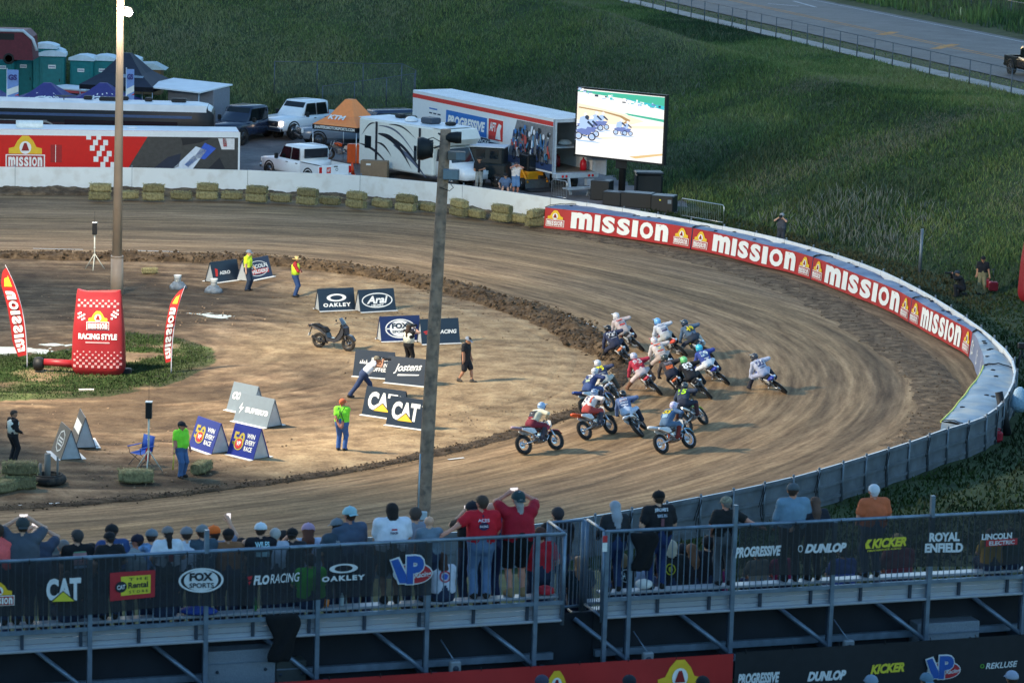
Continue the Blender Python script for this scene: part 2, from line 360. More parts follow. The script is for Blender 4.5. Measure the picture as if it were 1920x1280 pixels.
tint=np.stack([lum*(1+.05*(warm-1)),lum,lum*(1-.22*(warm-1))],-1).reshape(-1,3)
tz=0.012*(fbm(AR*.12,AC*3,3,66)-.5)+0.03*(fbm(AR*.5,AC*1.2,2,67)-.5)*0.4
tvz=np.concatenate([tv,tz[...,None]],-1).reshape(-1,3)
ii=np.arange(NA*NB).reshape(NA,NB);tq=np.stack([ii[:-1,:-1],ii[:-1,1:],ii[1:,1:],ii[1:,:-1]],-1).reshape(-1,4)
m_track=ground_mat("packed_dirt",[(.16,.096,.049),(.26,.166,.088),(.35,.232,.126)],1.0,fine=7,bump=0.5,tint=True,stretch=(.35,3.5))
np_mesh("track",tvz,tq[:,::-1]if(np.cross(tv[0,1]-tv[0,0],tv[1,0]-tv[0,0])<0)else tq,m_track,uv=np.stack([AR.ravel(),AC.ravel()],1),col=tint,kind='structure')
patch_px=[(-420,655),(-100,662),(60,664),(150,650),(240,622),(330,632),(400,655),(405,680),(350,710),(300,728),(200,744),(90,750),(-100,756),(-420,765)]
def blob(x,y,px,py,r,sq=2.2):
 q=P(px,py);return np.exp(-(((x-q[0])/r)**2+((y-q[1])/(r*sq))**2))
ix=np.arange(-44,6,.11);iy=np.arange(94,150,.15);X,Y=np.meshgrid(ix,iy);x=X.ravel();y=Y.ravel()
poly=INP+[(-70,INP[-1][1]),(-70,INP[0][1])]
nx,ny=len(ix),len(iy);idx=np.arange(nx*ny).reshape(ny,nx);q4=np.stack([idx[:-1,:-1],idx[:-1,1:],idx[1:,1:],idx[1:,:-1]],-1).reshape(-1,4)
ins=inside(poly,x,y);cen=np.stack([x,y],1)[q4].mean(1);keep=inside(poly,cen[:,0],cen[:,1])&ins[q4].all(1)
din=dist_poly(INP[::3]+[INP[-1]],x,y)
ang=np.arctan2(y-CENT[1],x-CENT[0]);rr=np.hypot(x-CENT[0],y-CENT[1])
pud=sum(blob(x,y,*k)for k in[(10,653,2.2,.30),(-60,657,2.6,.35),(105,645,1.3,.35),(382,588,.75,.8),(420,593,.5,.8)])
rut=fbm(rr*2.2+.8*fbm(x*.25,y*.25,2,71),ang*3.0,4,72);rut2=fbm(x*.5+y*.12,y*2.3,4,73)
churn=sstep(.42,.7,fbm(x*.16,y*.16,3,74))
lane=np.abs((rr*1.6+2.2*fbm(x*.12,y*.12,2,78))%1-.5);trk=(lane<.11)*sstep(.45,.6,fbm(rr*.5,ang*2,2,79))+(np.abs((y*.9+x*.25+3*fbm(x*.1,y*.1,2,88))%1.3-.5)<.09)*sstep(.5,.62,fbm(x*.15,y*.15,2,89))
z=.004-.022*trk+(.055*(rut-.5)+.06*(rut2-.5)*churn+.05*(fbm(x*1.6,y*1.6,3,75)-.5)*churn)*sstep(.1,1.5,din)+.02*sstep(0,1,din)-.06*np.clip(pud,0,1)
pale_spots=sum(blob(x,y,*k)for k in[(960,690,4.0),(900,660,3.2),(1040,690,3.),(760,620,4.0),(620,560,3),(850,790,3.5),(1000,760,3.),(560,870,3.0),(500,650,2.5)])  # paler, yellower sand round chosen spots
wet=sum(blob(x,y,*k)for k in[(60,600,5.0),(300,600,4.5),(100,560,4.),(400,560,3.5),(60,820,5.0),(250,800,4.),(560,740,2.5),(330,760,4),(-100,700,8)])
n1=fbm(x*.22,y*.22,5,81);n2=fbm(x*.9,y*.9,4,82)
lum=0.78+.50*np.clip(pale_spots,0,1.1)-.36*np.clip(wet,0,1)+1.0*(n1-.5)+.8*(rut-.5)+.7*(rut2-.5)*(.5+churn)+.35*(n2-.5)-.25*np.clip(pud*1.6,0,1)-.16*trk
lum=np.clip(lum,.30,1.28);yel=np.clip(pale_spots-.4*wet,0,1)
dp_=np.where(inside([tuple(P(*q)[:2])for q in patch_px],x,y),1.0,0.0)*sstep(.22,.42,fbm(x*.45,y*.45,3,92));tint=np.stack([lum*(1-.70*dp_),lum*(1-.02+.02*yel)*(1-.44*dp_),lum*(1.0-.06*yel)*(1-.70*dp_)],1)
vz=np.stack([x,y,z],1);used=np.unique(q4[keep]);remap=np.zeros(len(vz),int);remap[used]=np.arange(len(used))
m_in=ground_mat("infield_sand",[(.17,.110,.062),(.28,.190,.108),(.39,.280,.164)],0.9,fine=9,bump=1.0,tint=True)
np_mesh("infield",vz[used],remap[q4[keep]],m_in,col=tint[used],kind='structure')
def infield_z(x,y):return 0.02
sk=[];sf=[]
nin=np.gradient(INNER,axis=0);nin=np.stack([-nin[:,1],nin[:,0]],1);nin/=np.linalg.norm(nin,axis=1)[:,None]
if np.dot(CENT-INNER[200],nin[200])<0:nin=-nin
def band(name,curve,nrm,off0,off1,i0,i1,hgt,m,seed,colr=1.0):
 """a ridge of loose dirt along a curve; off0..off1 are offsets in metres along the normal (functions of t)"""
 n=i1-i0;K=22;fine_n=n*5;s=np.linspace(i0,i1-1,fine_n);c=np.stack([np.interp(s,np.arange(len(curve)),curve[:,k])for k in(0,1)],1);nn=np.stack([np.interp(s,np.arange(len(curve)),nrm[:,k])for k in(0,1)],1)
 t=np.linspace(0,1,fine_n);u=np.linspace(0,1,K);o0=off0(t);o1=off1(t)
 o0=o0+.25*(fbm(s*.35,s*0,3,seed)-.5);o1=o1+.6*(fbm(s*.3,s*0+5,3,seed+1)-.5)
 off=o0[:,None]*(1-u)+o1[:,None]*u;p=c[:,None,:]+nn[:,None,:]*off[...,None]
 h=hgt(t)[:,None]*np.sin(np.pi*u)**.6*(.45+1.3*fbm(p[...,0]*1.3,p[...,1]*1.3,3,seed+2))+(.05+.5*hgt(t)[:,None])*(fbm(p[...,0]*3.5,p[...,1]*3.5,4,seed+3)-.5)*np.sin(np.pi*u)**.4
 h=h*np.sin(np.pi*np.clip(t*30,0,.5))[:,None]*np.sin(np.pi*np.clip((1-t)*30,0,.5))[:,None]+.006
 v=np.concatenate([p,h[...,None]],-1).reshape(-1,3);I=np.arange(fine_n*K).reshape(fine_n,K)
 f=np.stack([I[:-1,:-1],I[:-1,1:],I[1:,1:],I[1:,:-1]],-1).reshape(-1,4)
 tn=(colr*(.6+.9*fbm(v[:,0]*2.5,v[:,1]*2.5,4,seed+4)))[:,None]*np.ones(3)
 return np_mesh(name,v,f,m,col=tn,kind='structure'),v
m_clod=ground_mat("loose_dirt_brown",[(.05,.032,.018),(.10,.066,.038),(.165,.112,.066)],2.2,fine=9,bump=1.0,tint=True)
iap=int(np.argmax(INNER[:,0]));i_end=len(INNER)
_,berm_v=band("dirt_berm",INNER,nin,lambda t:.05+0*t,lambda t:1.35+.75*t-1.5*sstep(.9,1,t),0,iap+6,lambda t:.20+.14*t,m_clod,101)
_,ridge_v=band("dirt_ridge",INNER,nin,lambda t:-.25+0*t,lambda t:.5-.24*t,iap+2,i_end,lambda t:.07-.03*t,m_clod,111,.72)
nw=np.gradient(WALL,axis=0);nw=np.stack([-nw[:,1],nw[:,0]],1);nw/=np.linalg.norm(nw,axis=1)[:,None]
if np.dot(CENT-WALL[260],nw[260])<0:nw=-nw
def wall_i(px,py):q=P(px,py,WALL_H)[:2];return int(np.argmin(np.hypot(*(WALL-q).T)))
band("dirt_bank",WALL,nw,lambda t:.1+0*t,lambda t:2.6+0*t,0,wall_i(1030,371),lambda t:.22+0*t,m_clod,121,1.25)
_,should_v=band("dirt_shoulder",WALL,nw,lambda t:1.9+0*t,lambda t:3.2+.9*np.sin(np.pi*t),wall_i(1030,371),wall_i(1800,800),lambda t:.03+.03*t,m_clod,131,1.5)
def lumps(name,pts,rmin,rmax,m,seed,kind='stuff'):
 r=np.random.default_rng(seed);ico=np.array([(0,0,1),(.89,0,.45),(.28,.85,.45),(-.72,.53,.45),(-.72,-.53,.45),(.28,-.85,.45),(.72,.53,-.45),(-.28,.85,-.45),(-.89,0,-.45),(-.28,-.85,-.45),(.72,-.53,-.45),(0,0,-1)])
 fi=np.array([(0,1,2),(0,2,3),(0,3,4),(0,4,5),(0,5,1),(1,6,2),(2,7,3),(3,8,4),(4,9,5),(5,10,1),(6,7,2),(7,8,3),(8,9,4),(9,10,5),(10,6,1),(11,7,6),(11,8,7),(11,9,8),(11,10,9),(11,6,10)])
 n=len(pts);sc=(rmin+(rmax-rmin)*r.random(n)**3)[:,None,None]*(.65+.7*r.random((n,12,1)))*np.array([1,1,.75]);v=pts[:,None,:]+ico[None]*sc
 f=(fi[None]+12*np.arange(n)[:,None,None]).reshape(-1,3);tn=np.repeat((.55+.9*r.random(n))[:,None],12,0).reshape(-1,1)*np.ones(3)
 return np_mesh(name,v.reshape(-1,3),f,m,col=tn,smooth=False,kind=kind)
small=np.vstack([ridge_v,should_v[::3]]);NC=4500;sm=small[RNG.integers(0,len(small),NC)]+np.c_[RNG.normal(0,.16,NC),RNG.normal(0,.16,NC),np.zeros(NC)]
allv=berm_v;NC=5200;pick=allv[RNG.integers(0,len(allv),NC)]+np.c_[RNG.normal(0,.22,NC),RNG.normal(0,.28,NC),np.zeros(NC)]
tag(lumps("loose_dirt",pick,.02,.10,m_clod,5),"dark crumbly clods along the inner edge of the dirt track","dirt")
tag(lumps("loose_dirt",sm,.012,.045,m_clod,6),"fine crumbs of dark dirt along the low ridge and outer shoulder","dirt")
m_chalk=C(215,215,210,var=.2,scale=3,rough=.9)
mk=MB()
segs=[((62,467),(156,469)),((240,470.5),(335,473)),((612,494),(702,508)),((783,521),(812,527)),((826,531),(868,539)),((930,553),(1010,577)),((1066,593),(1117,615)),((0,951),(112,944)),((840,862.5),(870,859))]
for(x0,y0),(x1,y1)in segs:
 p,q=Vector(P(x0,y0)),Vector(P(x1,y1));d=(q-p).normalized();n_=Vector((-d.y,d.x,0))*.055;up=Vector((0,0,.03))
 k=8
 for i in range(k):
  a0,a1=p.lerp(q,i/k)+up,p.lerp(q,(i+1)/k)+up;mk.add([a0-n_,a1-n_,a1+n_,a0+n_],[(0,1,2,3)],m_chalk)
mk.build("line_marking",kind='structure')
m_asph=ground_mat("asphalt",[(.085,.088,.094),(.115,.118,.125),(.14,.142,.148)],0.4,rough=.75,bump=.2,fine=8,stretch=None)
m_walk=ground_mat("sidewalk_concrete",[(.26,.25,.24),(.36,.35,.33)],0.8,rough=.85,bump=.2,fine=6)
m_yel=C(176,118,52,var=.35,scale=1.5,rough=.8);m_wht=C(170,175,180,var=.3,scale=1.5,rough=.8)
def rpt(s,along,z):q=RB+RN*s+RD*along;return(q[0],q[1],z)
def strip(name,s0,s1,z,m,a0=-120,a1=500,n=60):
 mb=MB()
 for i in range(n):u,v=a0+(a1-a0)*i/n,a0+(a1-a0)*(i+1)/n;mb.add([rpt(s0,u,z),rpt(s1,u,z),rpt(s1,v,z),rpt(s0,v,z)],[(0,3,2,1)if np.cross(RN,RD)<0 else(0,1,2,3)],m)
 return mb.build(name,kind='structure')
def rs(px,py):return float(np.dot(P(px,py,ROAD_Z)[:2]-RB,RN))
R_FAR=rs(1765,42);R_WL=rs(1790,55);R_Y1=rs(1765,85);R_Y2=rs(1700,77)
strip("road",0,R_FAR,ROAD_Z+.06,m_asph);strip("sidewalk",SIDE_IN,SIDE_OUT,ROAD_Z+.10,m_walk)
strip("road_marking",R_WL-.08,R_WL+.08,ROAD_Z+.065,m_wht);strip("road_marking",R_Y1-.1,R_Y1+.1,ROAD_Z+.065,m_yel);strip("road_marking",R_Y2+.5,R_Y2+.7,ROAD_Z+.065,m_yel)
mk=MB()
for(xa,ya,xb,yb)in[(1650,66,1678,60),(1752,92,1792,83)]:
 p,q=Vector(P(xa,ya,ROAD_Z+.066)),Vector(P(xb,yb,ROAD_Z+.066));n_=Vector((-(q-p).y,(q-p).x,0)).normalized()*.35;mk.add([p-n_,q-n_,q+n_,p+n_],[(0,1,2,3)],m_yel)
for(xa,ya,xb,yb)in[(1440,7,1498,12),(1487,2,1530,14)]:
 p,q=Vector(P(xa,ya,ROAD_Z+.067)),Vector(P(xb,yb,ROAD_Z+.067));n_=Vector((-(q-p).y,(q-p).x,0)).normalized()*.14;mk.add([p-n_,q-n_,q+n_,p+n_],[(0,1,2,3)],m_wht)
mk.build("road_marking",kind='structure')
m_water=mat("still_water",(.02,.02,.02),rough=.12,var=0,spec=.5)
for pts in([(-160,640),(20,634),(170,628),(190,652),(70,672),(-160,676)],[(310,578),(450,578),(462,608),(310,612)]):
 mb=MB();c,_=smooth_curve([P(*q)[:2]for q in pts]+[P(*pts[0])[:2]],40);c=c+.12*(np.stack([vnoise(c[:,0]*3,c[:,1]*3,1),vnoise(c[:,0]*3,c[:,1]*3,2)],1)-.5)
 mb.add([(q[0],q[1],-.020)for q in c[:-1]],[tuple(range(len(c)-1))],m_water);mb.build("water",kind='structure')
def grass(name,n,region,hmin,hmax,wid,cols,seed,label,cat="grass",lean=.45,dens=None,tip=None):
 r=np.random.default_rng(seed);x0,x1,y0,y1=region;px=r.uniform(x0,x1,n);py=r.uniform(y0,y1,n)
 ok=dens(px,py,r);px,py=px[ok],py[ok];pz=terrain(px,py)if not tip=='infield'else np.full(len(px),.02);k=len(px)
 clump=fbm(px*.35,py*.35,3,seed);g2=fbm(px*.07,py*.07,3,seed+1)
 h=(hmin+(hmax-hmin)*r.random(k))*(.45+1.25*clump);a=r.uniform(0,2*np.pi,k);w=wid*(.6+.8*r.random(k));la=r.uniform(0,2*np.pi,k);le=h*lean*r.random(k)
 base=np.stack([px,py,pz-.02],1);d=np.stack([np.cos(a),np.sin(a),0*a],1)*w[:,None];top=base+np.stack([np.cos(la)*le,np.sin(la)*le,h],1)
 midp=base+(top-base)*.55+np.stack([np.cos(la)*-le*.12,np.sin(la)*-le*.12,0*h],1)
 v=np.stack([base-d,base+d,midp+d*.75,midp-d*.75,top],1).reshape(-1,3);b5=5*np.arange(k)[:,None]
 f=np.concatenate([b5+np.array([[0,1,2]]),b5+np.array([[0,2,3]]),b5+np.array([[3,2,4]])])
 cc=np.array(cols);t=np.clip(.5+2.6*(g2-.5)+.8*(clump-.5)+r.normal(0,.22,k),0,.999)*(len(cc)-1);i=t.astype(int);u=(t-i)[:,None];c=cc[i]*(1-u)+cc[i+1]*u  # natural tone variation plus lit patches and dark hollows painted into the blades
 c=c*(.65+.7*r.random((k,1)));cv=np.repeat(c[:,None,:],5,1);
 if tip is not None and tip!='infield':
  s=(r.random(k)<sstep(.50,.72,fbm(px*.11,py*.11,3,seed+7))*.75)[:,None];cv[:,4]=np.where(s,np.array(tip)*(.6+.6*r.random((k,1))),cv[:,4]);cv[:,2]=np.where(s,.5*cv[:,2]+.5*np.array(tip),cv[:,2]);cv[:,3]=cv[:,2]
 o=np_mesh(name,v,f,m_blade,col=cv.reshape(-1,3),smooth=True,kind='stuff');return tag(o,label,cat)
m_in_clod=ground_mat('infield_lump',[(.13,.085,.052),(.22,.15,.095),(.28,.2,.13)],2.0,fine=9,tint=True)
m_blade=bpy.data.materials.new("grass_blade");m_blade.use_nodes=True
_b=m_blade.node_tree.nodes["Principled BSDF"];_a=m_blade.node_tree.nodes.new("ShaderNodeAttribute");_a.attribute_name="tint";m_blade.node_tree.links.new(_a.outputs["Color"],_b.inputs["Base Color"]);_b.inputs["Roughness"].default_value=.7;_b.inputs["Specular IOR Level"].default_value=.15
GR=[(.030,.060,.026),(.066,.116,.038),(.106,.166,.050),(.160,.210,.064),(.20,.215,.095)]
def d_hill(x,y,r):
 hs=inside(FOOT_POLY,x,y);s=road_s(x,y);dd=r.random(len(x))<np.clip(190.0/np.maximum(y,140),.2,1)**2*(.35+.9*fbm(x*.3,y*.3,3,90))
 vis=(x>-6-y*.18)&(x<6+y*.25-8*r.random(len(x))**2)
 return hs&vis&(s<SIDE_IN-.05)&dd
grass("grass",1900000,(-50,62,138,262),.10,.30,.021,GR,11,"tall uncut green grass and weeds covering the hillside behind the track","grass",dens=d_hill,tip=(.22,.19,.15),lean=1.0)
grass("grass",60000,(0,45,140,262),.05,.12,.04,GR[1:],12,"short mown verge between the sidewalk and the road","verge",dens=lambda x,y,r:(road_s(x,y)<-.1)&(road_s(x,y)>SIDE_OUT+.1)&(np.abs(x)<4+y*.16))
grass("grass",90000,(8,70,150,300),.3,.9,.06,GR[:4],13,"rough dark meadow grass beyond the far side of the road","meadow",dens=lambda x,y,r:(road_s(x,y)>R_FAR+.4)&(x<6+y*.17),tip=(.10,.08,.06))
def d_low(x,y,r):
 inw=inside(WP+[(-200,WP[-1][1]),(-200,WP[0][1])],x,y);return~inw&~inside(FOOT_POLY,x,y)&(dist_poly(WP[::5],x,y)>.35)&(x>2)&(x<4+y*.27-7*r.random(len(x))**2)&((y<168)|(x>11))&(r.random(len(x))<.35+.9*fbm(x*.5,y*.5,3,91))
grass("grass",330000,(0,46,62,172),.05,.20,.04,[(.018,.026,.009),(.026,.045,.012),(.035,.058,.014),(.06,.06,.028)],14,"short trampled grass outside the curved white wall","grass",dens=d_low,lean=.9)
PATCH=[tuple(P(*q)[:2])for q in patch_px]
def d_patch(x,y,r):
 dp=dist_poly(PATCH+[PATCH[0]],x,y);return inside(PATCH,x,y)&(r.random(len(x))<np.clip(dp*.55,.05,1)*sstep(.24,.46,fbm(x*.45,y*.45,3,92)))
grass("grass",330000,(-40,-9,112,130),.03,.10,.022,[(.03,.048,.016),(.045,.085,.024),(.065,.11,.03)],15,"patch of short grass round the red inflatable in the infield","grass",dens=d_patch,tip='infield',lean=.9)
def d_shrub(x,y,r):
 k=0
 for px,py,rr in[(1560,375,2.6),(1600,350,2.0),(1500,395,2.2),(1640,440,2.4),(1560,455,2.4),(1680,470,2.),(1480,450,1.8),(1420,300,3),(1700,380,2.2),(1330,330,2.5),(1250,70,3),(1180,110,3),(640,50,4),(880,100,4),(520,205,2.2),(560,215,2.2)]:
  q=G(px,py);k=k+np.exp(-(((x-q[0])/rr)**2+((y-q[1])/(rr*1.3))**2))
 return inside(FOOT_POLY,x,y)&(road_s(x,y)<SIDE_IN-.3)&(r.random(len(x))<k*.45)
grass("grass",260000,(-20,32,140,240),.25,.60,.028,[(.035,.06,.03),(.05,.085,.035),(.075,.10,.05)],17,"taller flowering weeds in pale clumps on the hillside","weeds",dens=d_shrub,tip=(.25,.25,.23),lean=.9)
kk=keep.nonzero()[0];ck=cen[kk];wch=sstep(.45,.7,fbm(ck[:,0]*.16,ck[:,1]*.16,3,74))+.05;wch*=np.where(inside(PATCH,ck[:,0],ck[:,1]),0,1);sel=RNG.choice(len(ck),5200,p=wch/wch.sum())
tag(lumps("loose_dirt",np.c_[ck[sel],np.full(5200,.02)],.012,.055,m_in_clod,8),"small lumps of churned sand scattered over the infield","dirt")
m_wallw=mat("white_wall_paint",srgb(226,228,226),rough=.55,var=.06,scale=.8,dirt=((.45,.40,.33),1.6,.35))
m_ply=mat("weathered_plywood",srgb(112,116,120),rough=.85,var=.3,scale=2.2,dirt=((.16,.15,.14),3.0,.5))
m_post=C(120,128,135,rough=.5,metal=.6,var=.2)
m_strap=C(22,22,24,rough=.7)
def wall_section(i0,i1,label,step,white_back=False,straps=0):
 pts=WALL[i0:i1+1];s=np.r_[0,np.cumsum(np.linalg.norm(np.diff(pts,axis=0),axis=1))];n=max(1,int(round(s[-1]/step)))
 o=thing("track_wall",(*pts[0],0),0,label,"wall");base=np.array([*pts[0],0])
 q=[np.array([np.interp(k*s[-1]/n,s,pts[:,c])for c in(0,1)])for k in range(n+1)]
 nn=[np.array([np.interp(k*s[-1]/n,s,nw[i0:i1+1,c])for c in(0,1)])for k in range(n+1)]
 r=random.Random(i0)
 for k in range(n):
  a,b=q[k],q[k+1];na,nb=nn[k],nn[k+1];d=(b-a);L=np.linalg.norm(d);d=d/L;g=.010
  mb=MB();mb.T=Matrix.Translation(-Vector(base));zt=WALL_H+r.uniform(-.012,.012);z0=-.15
  sub=3;P_=[]
  for j in range(sub+1):
   t=j/sub;c=a*(1-t)+b*t;m_=na*(1-t)+nb*t
   c=c+d*(g if j==0 else(-g if j==sub else 0));P_.append((c+m_*.035,c-m_*.035))
  for j in range(sub):
   (f0,b0),(f1,b1)=P_[j],P_[j+1]
   mb.add([(*f0,z0),(*f1,z0),(*f1,zt),(*f0,zt)],[(3,2,1,0)],m_wallw)
   mb.add([(*b0,z0),(*b1,z0),(*b1,zt),(*b0,zt)],[(0,1,2,3)],m_wallw if white_back else m_ply)
   mb.add([(*f0,zt),(*f1,zt),(*b1,zt),(*b0,zt)],[(0,1,2,3)],m_wallw)
  f0,b0=P_[0];f1,b1=P_[-1]
  mb.add([(*f0,z0),(*b0,z0),(*b0,zt),(*f0,zt)],[(0,1,2,3)],m_ply);mb.add([(*f1,z0),(*b1,z0),(*b1,zt),(*f1,zt)],[(3,2,1,0)],m_ply)
  mb.build("panel",o)
 for k in range(n+1):
  c=q[k]-nn[k]*.085;mb=MB();mb.T=Matrix.Translation(-Vector(base))
  mb.tube([(*c,-.2),(*c,WALL_H+.07)],.038,m_post,8);mb.ball((*c,WALL_H+.07),.045,m_post,8,5);mb.build("post",o)
 for h in(.18,.62,1.12):
  mb=MB();mb.T=Matrix.Translation(-Vector(base))
  for k in range(n):a,b=q[k]-nn[k]*.062,q[k+1]-nn[k+1]*.062;d=Vector((*(b-a),0));mb.box((*((a+b)/2),h),(d.length,.04,.09),m_ply,rz=math.atan2(d.y,d.x))
  mb.build("rail",o)
 for j in range(straps):
  k=1+int((j+.5)*(n-1)/straps);c=q[k]-nn[k]*.13;t=(q[k]-q[k-1])/np.linalg.norm(q[k]-q[k-1]);mb=MB();mb.T=Matrix.Translation(-Vector(base))
  pts_=[(*(c+t*(.25*math.sin(u*3)*u+.12*u)),WALL_H-.05-1.0*u)for u in np.linspace(0,1,9)];mb.tube(pts_,.014,m_strap,5)
  mb.tube([(p[0]+t[0]*.1,p[1]+t[1]*.1,p[2]+.02)for p in pts_[:6]],.012,m_strap,5);mb.build("strap",o)
 return o
iA,iB,iC=wall_i(1030,371),wall_i(1888,740),wall_i(880,995)
wall_section(0,iA,"long white wall behind the hay bales, below the parked trucks and trailers",6.0,True)
wall_section(iA,iB,"curved white wall behind the red banners and blue tarps",2.4,False)
wall_section(iB,iC,"grey plywood back of the track wall with posts and hanging straps beside the grass",1.5,False,straps=9)
wall_section(iC,len(WALL)-1,"low dark board wall hidden behind the spectators' heads",3.0,False)
m_red=mat("red_banner_vinyl",srgb(172,40,40),rough=.5,var=.14,scale=1.2,bump=.25,bscale=3)
m_tarp=mat("blue_tarp",srgb(66,92,132),rough=.5,var=.3,scale=1.3,bump=.9,bscale=2.2,dirt=((.22,.25,.30),1.0,.6))
m_tarp2=mat("pale_tarp",srgb(122,142,160),rough=.5,var=.25,scale=1.3,bump=.9,bscale=2.2,dirt=((.45,.42,.36),.9,.7))
m_grey_b=mat("grey_banner_vinyl",srgb(120,132,160),rough=.5,var=.15,scale=1.5)
m_yel_edge=C(206,208,92,var=.1);m_white=C(232,232,228,var=.05,scale=3);m_gold=C(226,184,46,var=.08);m_dred=C(140,30,34,var=.05)
m_black=C(24,25,28,var=.15);m_cream=C(238,232,214,var=.05)
fpx=[(1018,429),(1090,437),(1160,447),(1225,457),(1295,469),(1360,483),(1420,499),(1475,512),(1520,526),(1570,546),(1620,566),(1665,585),(1703,606),(1745,630),(1785,652),(1816,672),(1829,698),(1836,722),(1836,742),(1822,768)]
FRONT,SF=smooth_curve([P(*q)[:2]for q in fpx]+[tuple(WALL[wall_i(*q)]+nw[wall_i(*q)]*.95)for q in((1800,797),(1720,822),(1640,847))]+[tuple(WALL[wall_i(1560,872)]+nw[wall_i(1560,872)]*.30)],320)
FH=1.02
def fi_at(px,py):q=P(px,py)[:2];return float(SF[int(np.argmin(np.hypot(*(FRONT-q).T)))])
def f_at(s):p=np.array([np.interp(s,SF,FRONT[:,k])for k in(0,1)]);return p
def f_out(s):d=f_at(s+.3)-f_at(s-.3);d/=np.linalg.norm(d);n_=np.array([d[1],-d[0]]);return n_ if np.dot(n_,p_in(s))>0 else-n_
def p_in(s):return CENT-f_at(s)
def mission_mark(mb,fr,u,v,w,h,ly=2):
 """shield of a gold arch with a bell over a red name plate"""
 mb.quad(fr,u,v,u+w,v+h*.42,m_white,ly);mb.quad(fr,u+w*.03,v+h*.03,u+w*.97,v+h*.39,m_red,ly+1)
 word(mb,fr,"mission",u+w*.07,v+h*.07,w*.86,h*.28,m_white,ly+2,.05)
 mb.poly(fr,[(u+w*.08,v+h*.44),(u+w*.92,v+h*.44),(u+w*.92,v+h*.60),(u+w*.78,v+h*.64),(u+w*.70,v+h*.82),(u+w*.58,v+h*.97),(u+w*.42,v+h*.97),(u+w*.30,v+h*.82),(u+w*.22,v+h*.64),(u+w*.08,v+h*.60)],m_gold,ly)
 mb.disc(fr,u+w*.5,v+h*.62,w*.15,h*.19,m_white,ly+1,16);mb.poly(fr,[(u+w*.40,v+h*.53),(u+w*.60,v+h*.53),(u+w*.53,v+h*.76),(u+w*.47,v+h*.76)],m_dred,ly+2)
def word(mb,fr,t,u,v,w,h,m,ly,bold=.05,shear=0.0):
 """tall rounded lettering: every letter the same height, packed to the width"""
 wd={'m':1.45,'M':1.3,'i':.42,'I':.42,'s':.92,'n':.95,'o':1.0};tot=sum(wd.get(c,1)for c in t)+.16*(len(t)-1);x=u;k=w/tot
 for c in t:
  cw=wd.get(c,1)*k;ch={'i':'I','s':'S','o':'O'}.get(c,c);mb.text(fr,ch,x,v,cw,h,m,ly,bold,shear);x+=cw+.16*k
def air_fence(s0,s1,label,m_front,m_top,marks=None,edge=None,depth=None):
 N=max(6,int((s1-s0)/.35));o0=f_at(s0);o=thing("air_fence",(*o0,0),0,label,"crash fence","inflated crash fence sections round the turn");base=Vector((*o0,0));r=random.Random(int(s0*10))
 bulge=lambda s,h:.012*math.sin(s*2.1)-.10*h/FH
 def fr(u,h,ly=0):s=s0+.04+u;p=f_at(s)+f_out(s)*(bulge(s,h)+.016*ly);return Vector((p[0],p[1],.06+h))-base
 L=s1-s0-.08;mb=MB();K=5
 for i in range(N):
  for k in range(K):a,b=L*i/N,L*(i+1)/N;h0,h1=FH*k/K,FH*(k+1)/K;mb.add([fr(a,h0),fr(b,h0),fr(b,h1),fr(a,h1)],[(0,1,2,3)],m_front,True)
 if marks:marks(mb,fr,L)
 mb.build("banner",o)
 mb=MB();K=6;rows=[]
 for i in range(N+1):
  u=L*i/N;s=s0+.04+u;p=f_at(s)+f_out(s)*bulge(s,FH);j=int(np.argmin(np.hypot(*(WALL-p).T)));w=WALL[j]+nw[j]*.06;row=[]
  for k in range(K+1):
   t=k/K;q=p*(1-t)+w*t;z=.06+FH+(.05-.10)*t+.10*math.sin(math.pi*t)*(.5+.7*vnoise(np.array([s*.7]),np.array([t*2.]),4)[0])-.12*math.exp(-((u/L-.5)/.06)**2)*t+.05*(vnoise(np.array([s*2.5]),np.array([t*3.]),6)[0]-.5)
   row.append(Vector((q[0],q[1],min(z,WALL_H+.03)))-base)
  rows.append(row)
 vs=[p for r_ in rows for p in r_];K1=K+1;mb.add(vs,[(i*K1+k,(i+1)*K1+k,(i+1)*K1+k+1,i*K1+k+1)for i in range(N)for k in range(K)],m_top,True)
 mb.add([fr(0,0),fr(0,FH),rows[0][K],rows[0][K]*1.0+Vector((0,0,-1.0))],[(0,1,2,3)],m_top);mb.add([fr(L,0),fr(L,FH),rows[N][K],rows[N][K]+Vector((0,0,-1.0))],[(3,2,1,0)],m_top)
 mb.build("tarp",o)
 mb=MB()
 for i in(0,N):mb.tube([rows[i][0]+Vector((0,0,.02))]+[rows[i][k]+Vector((0,0,.03+.02*(k%2)))for k in range(1,K1)],.02,m_strap,5)
 for k in range(5):i=r.randrange(1,N);c=rows[i][r.randrange(1,K)];mb.ball(c+Vector((0,0,.02)),(.10,.06,.03),m_strap,7,4)
 mb.build("lashing",o)
 if edge:
  mb=MB();mb.tube([fr(L*i/N,FH,2)for i in range(N+1)],.035,edge,6);mb.build("edging",o)
 return o
def red_marks(mb,fr,L):
 g=.12;mission_mark(mb,fr,g,.12,1.05,.84);mission_mark(mb,fr,L-g-1.05,.12,1.05,.84)
 word(mb,fr,"mission",1.55,.13,L-3.1,.82,m_white,2,.055)
cut=[fi_at(*q)for q in((1018,429),(1295,469),(1520,526),(1703,606),(1817,673),(1836,738))]+[float(SF[-1])*.86,float(SF[-1])]
nm=["first","second","third","fourth"]
tails=["beside the last hay bales","centred below the photographer behind the wall","below the tall grey fence post in the grass","before the pale script banner"]
for k in range(4):air_fence(cut[k],cut[k+1],"red crash banner under blue tarp, "+tails[k],m_red,m_tarp,red_marks)
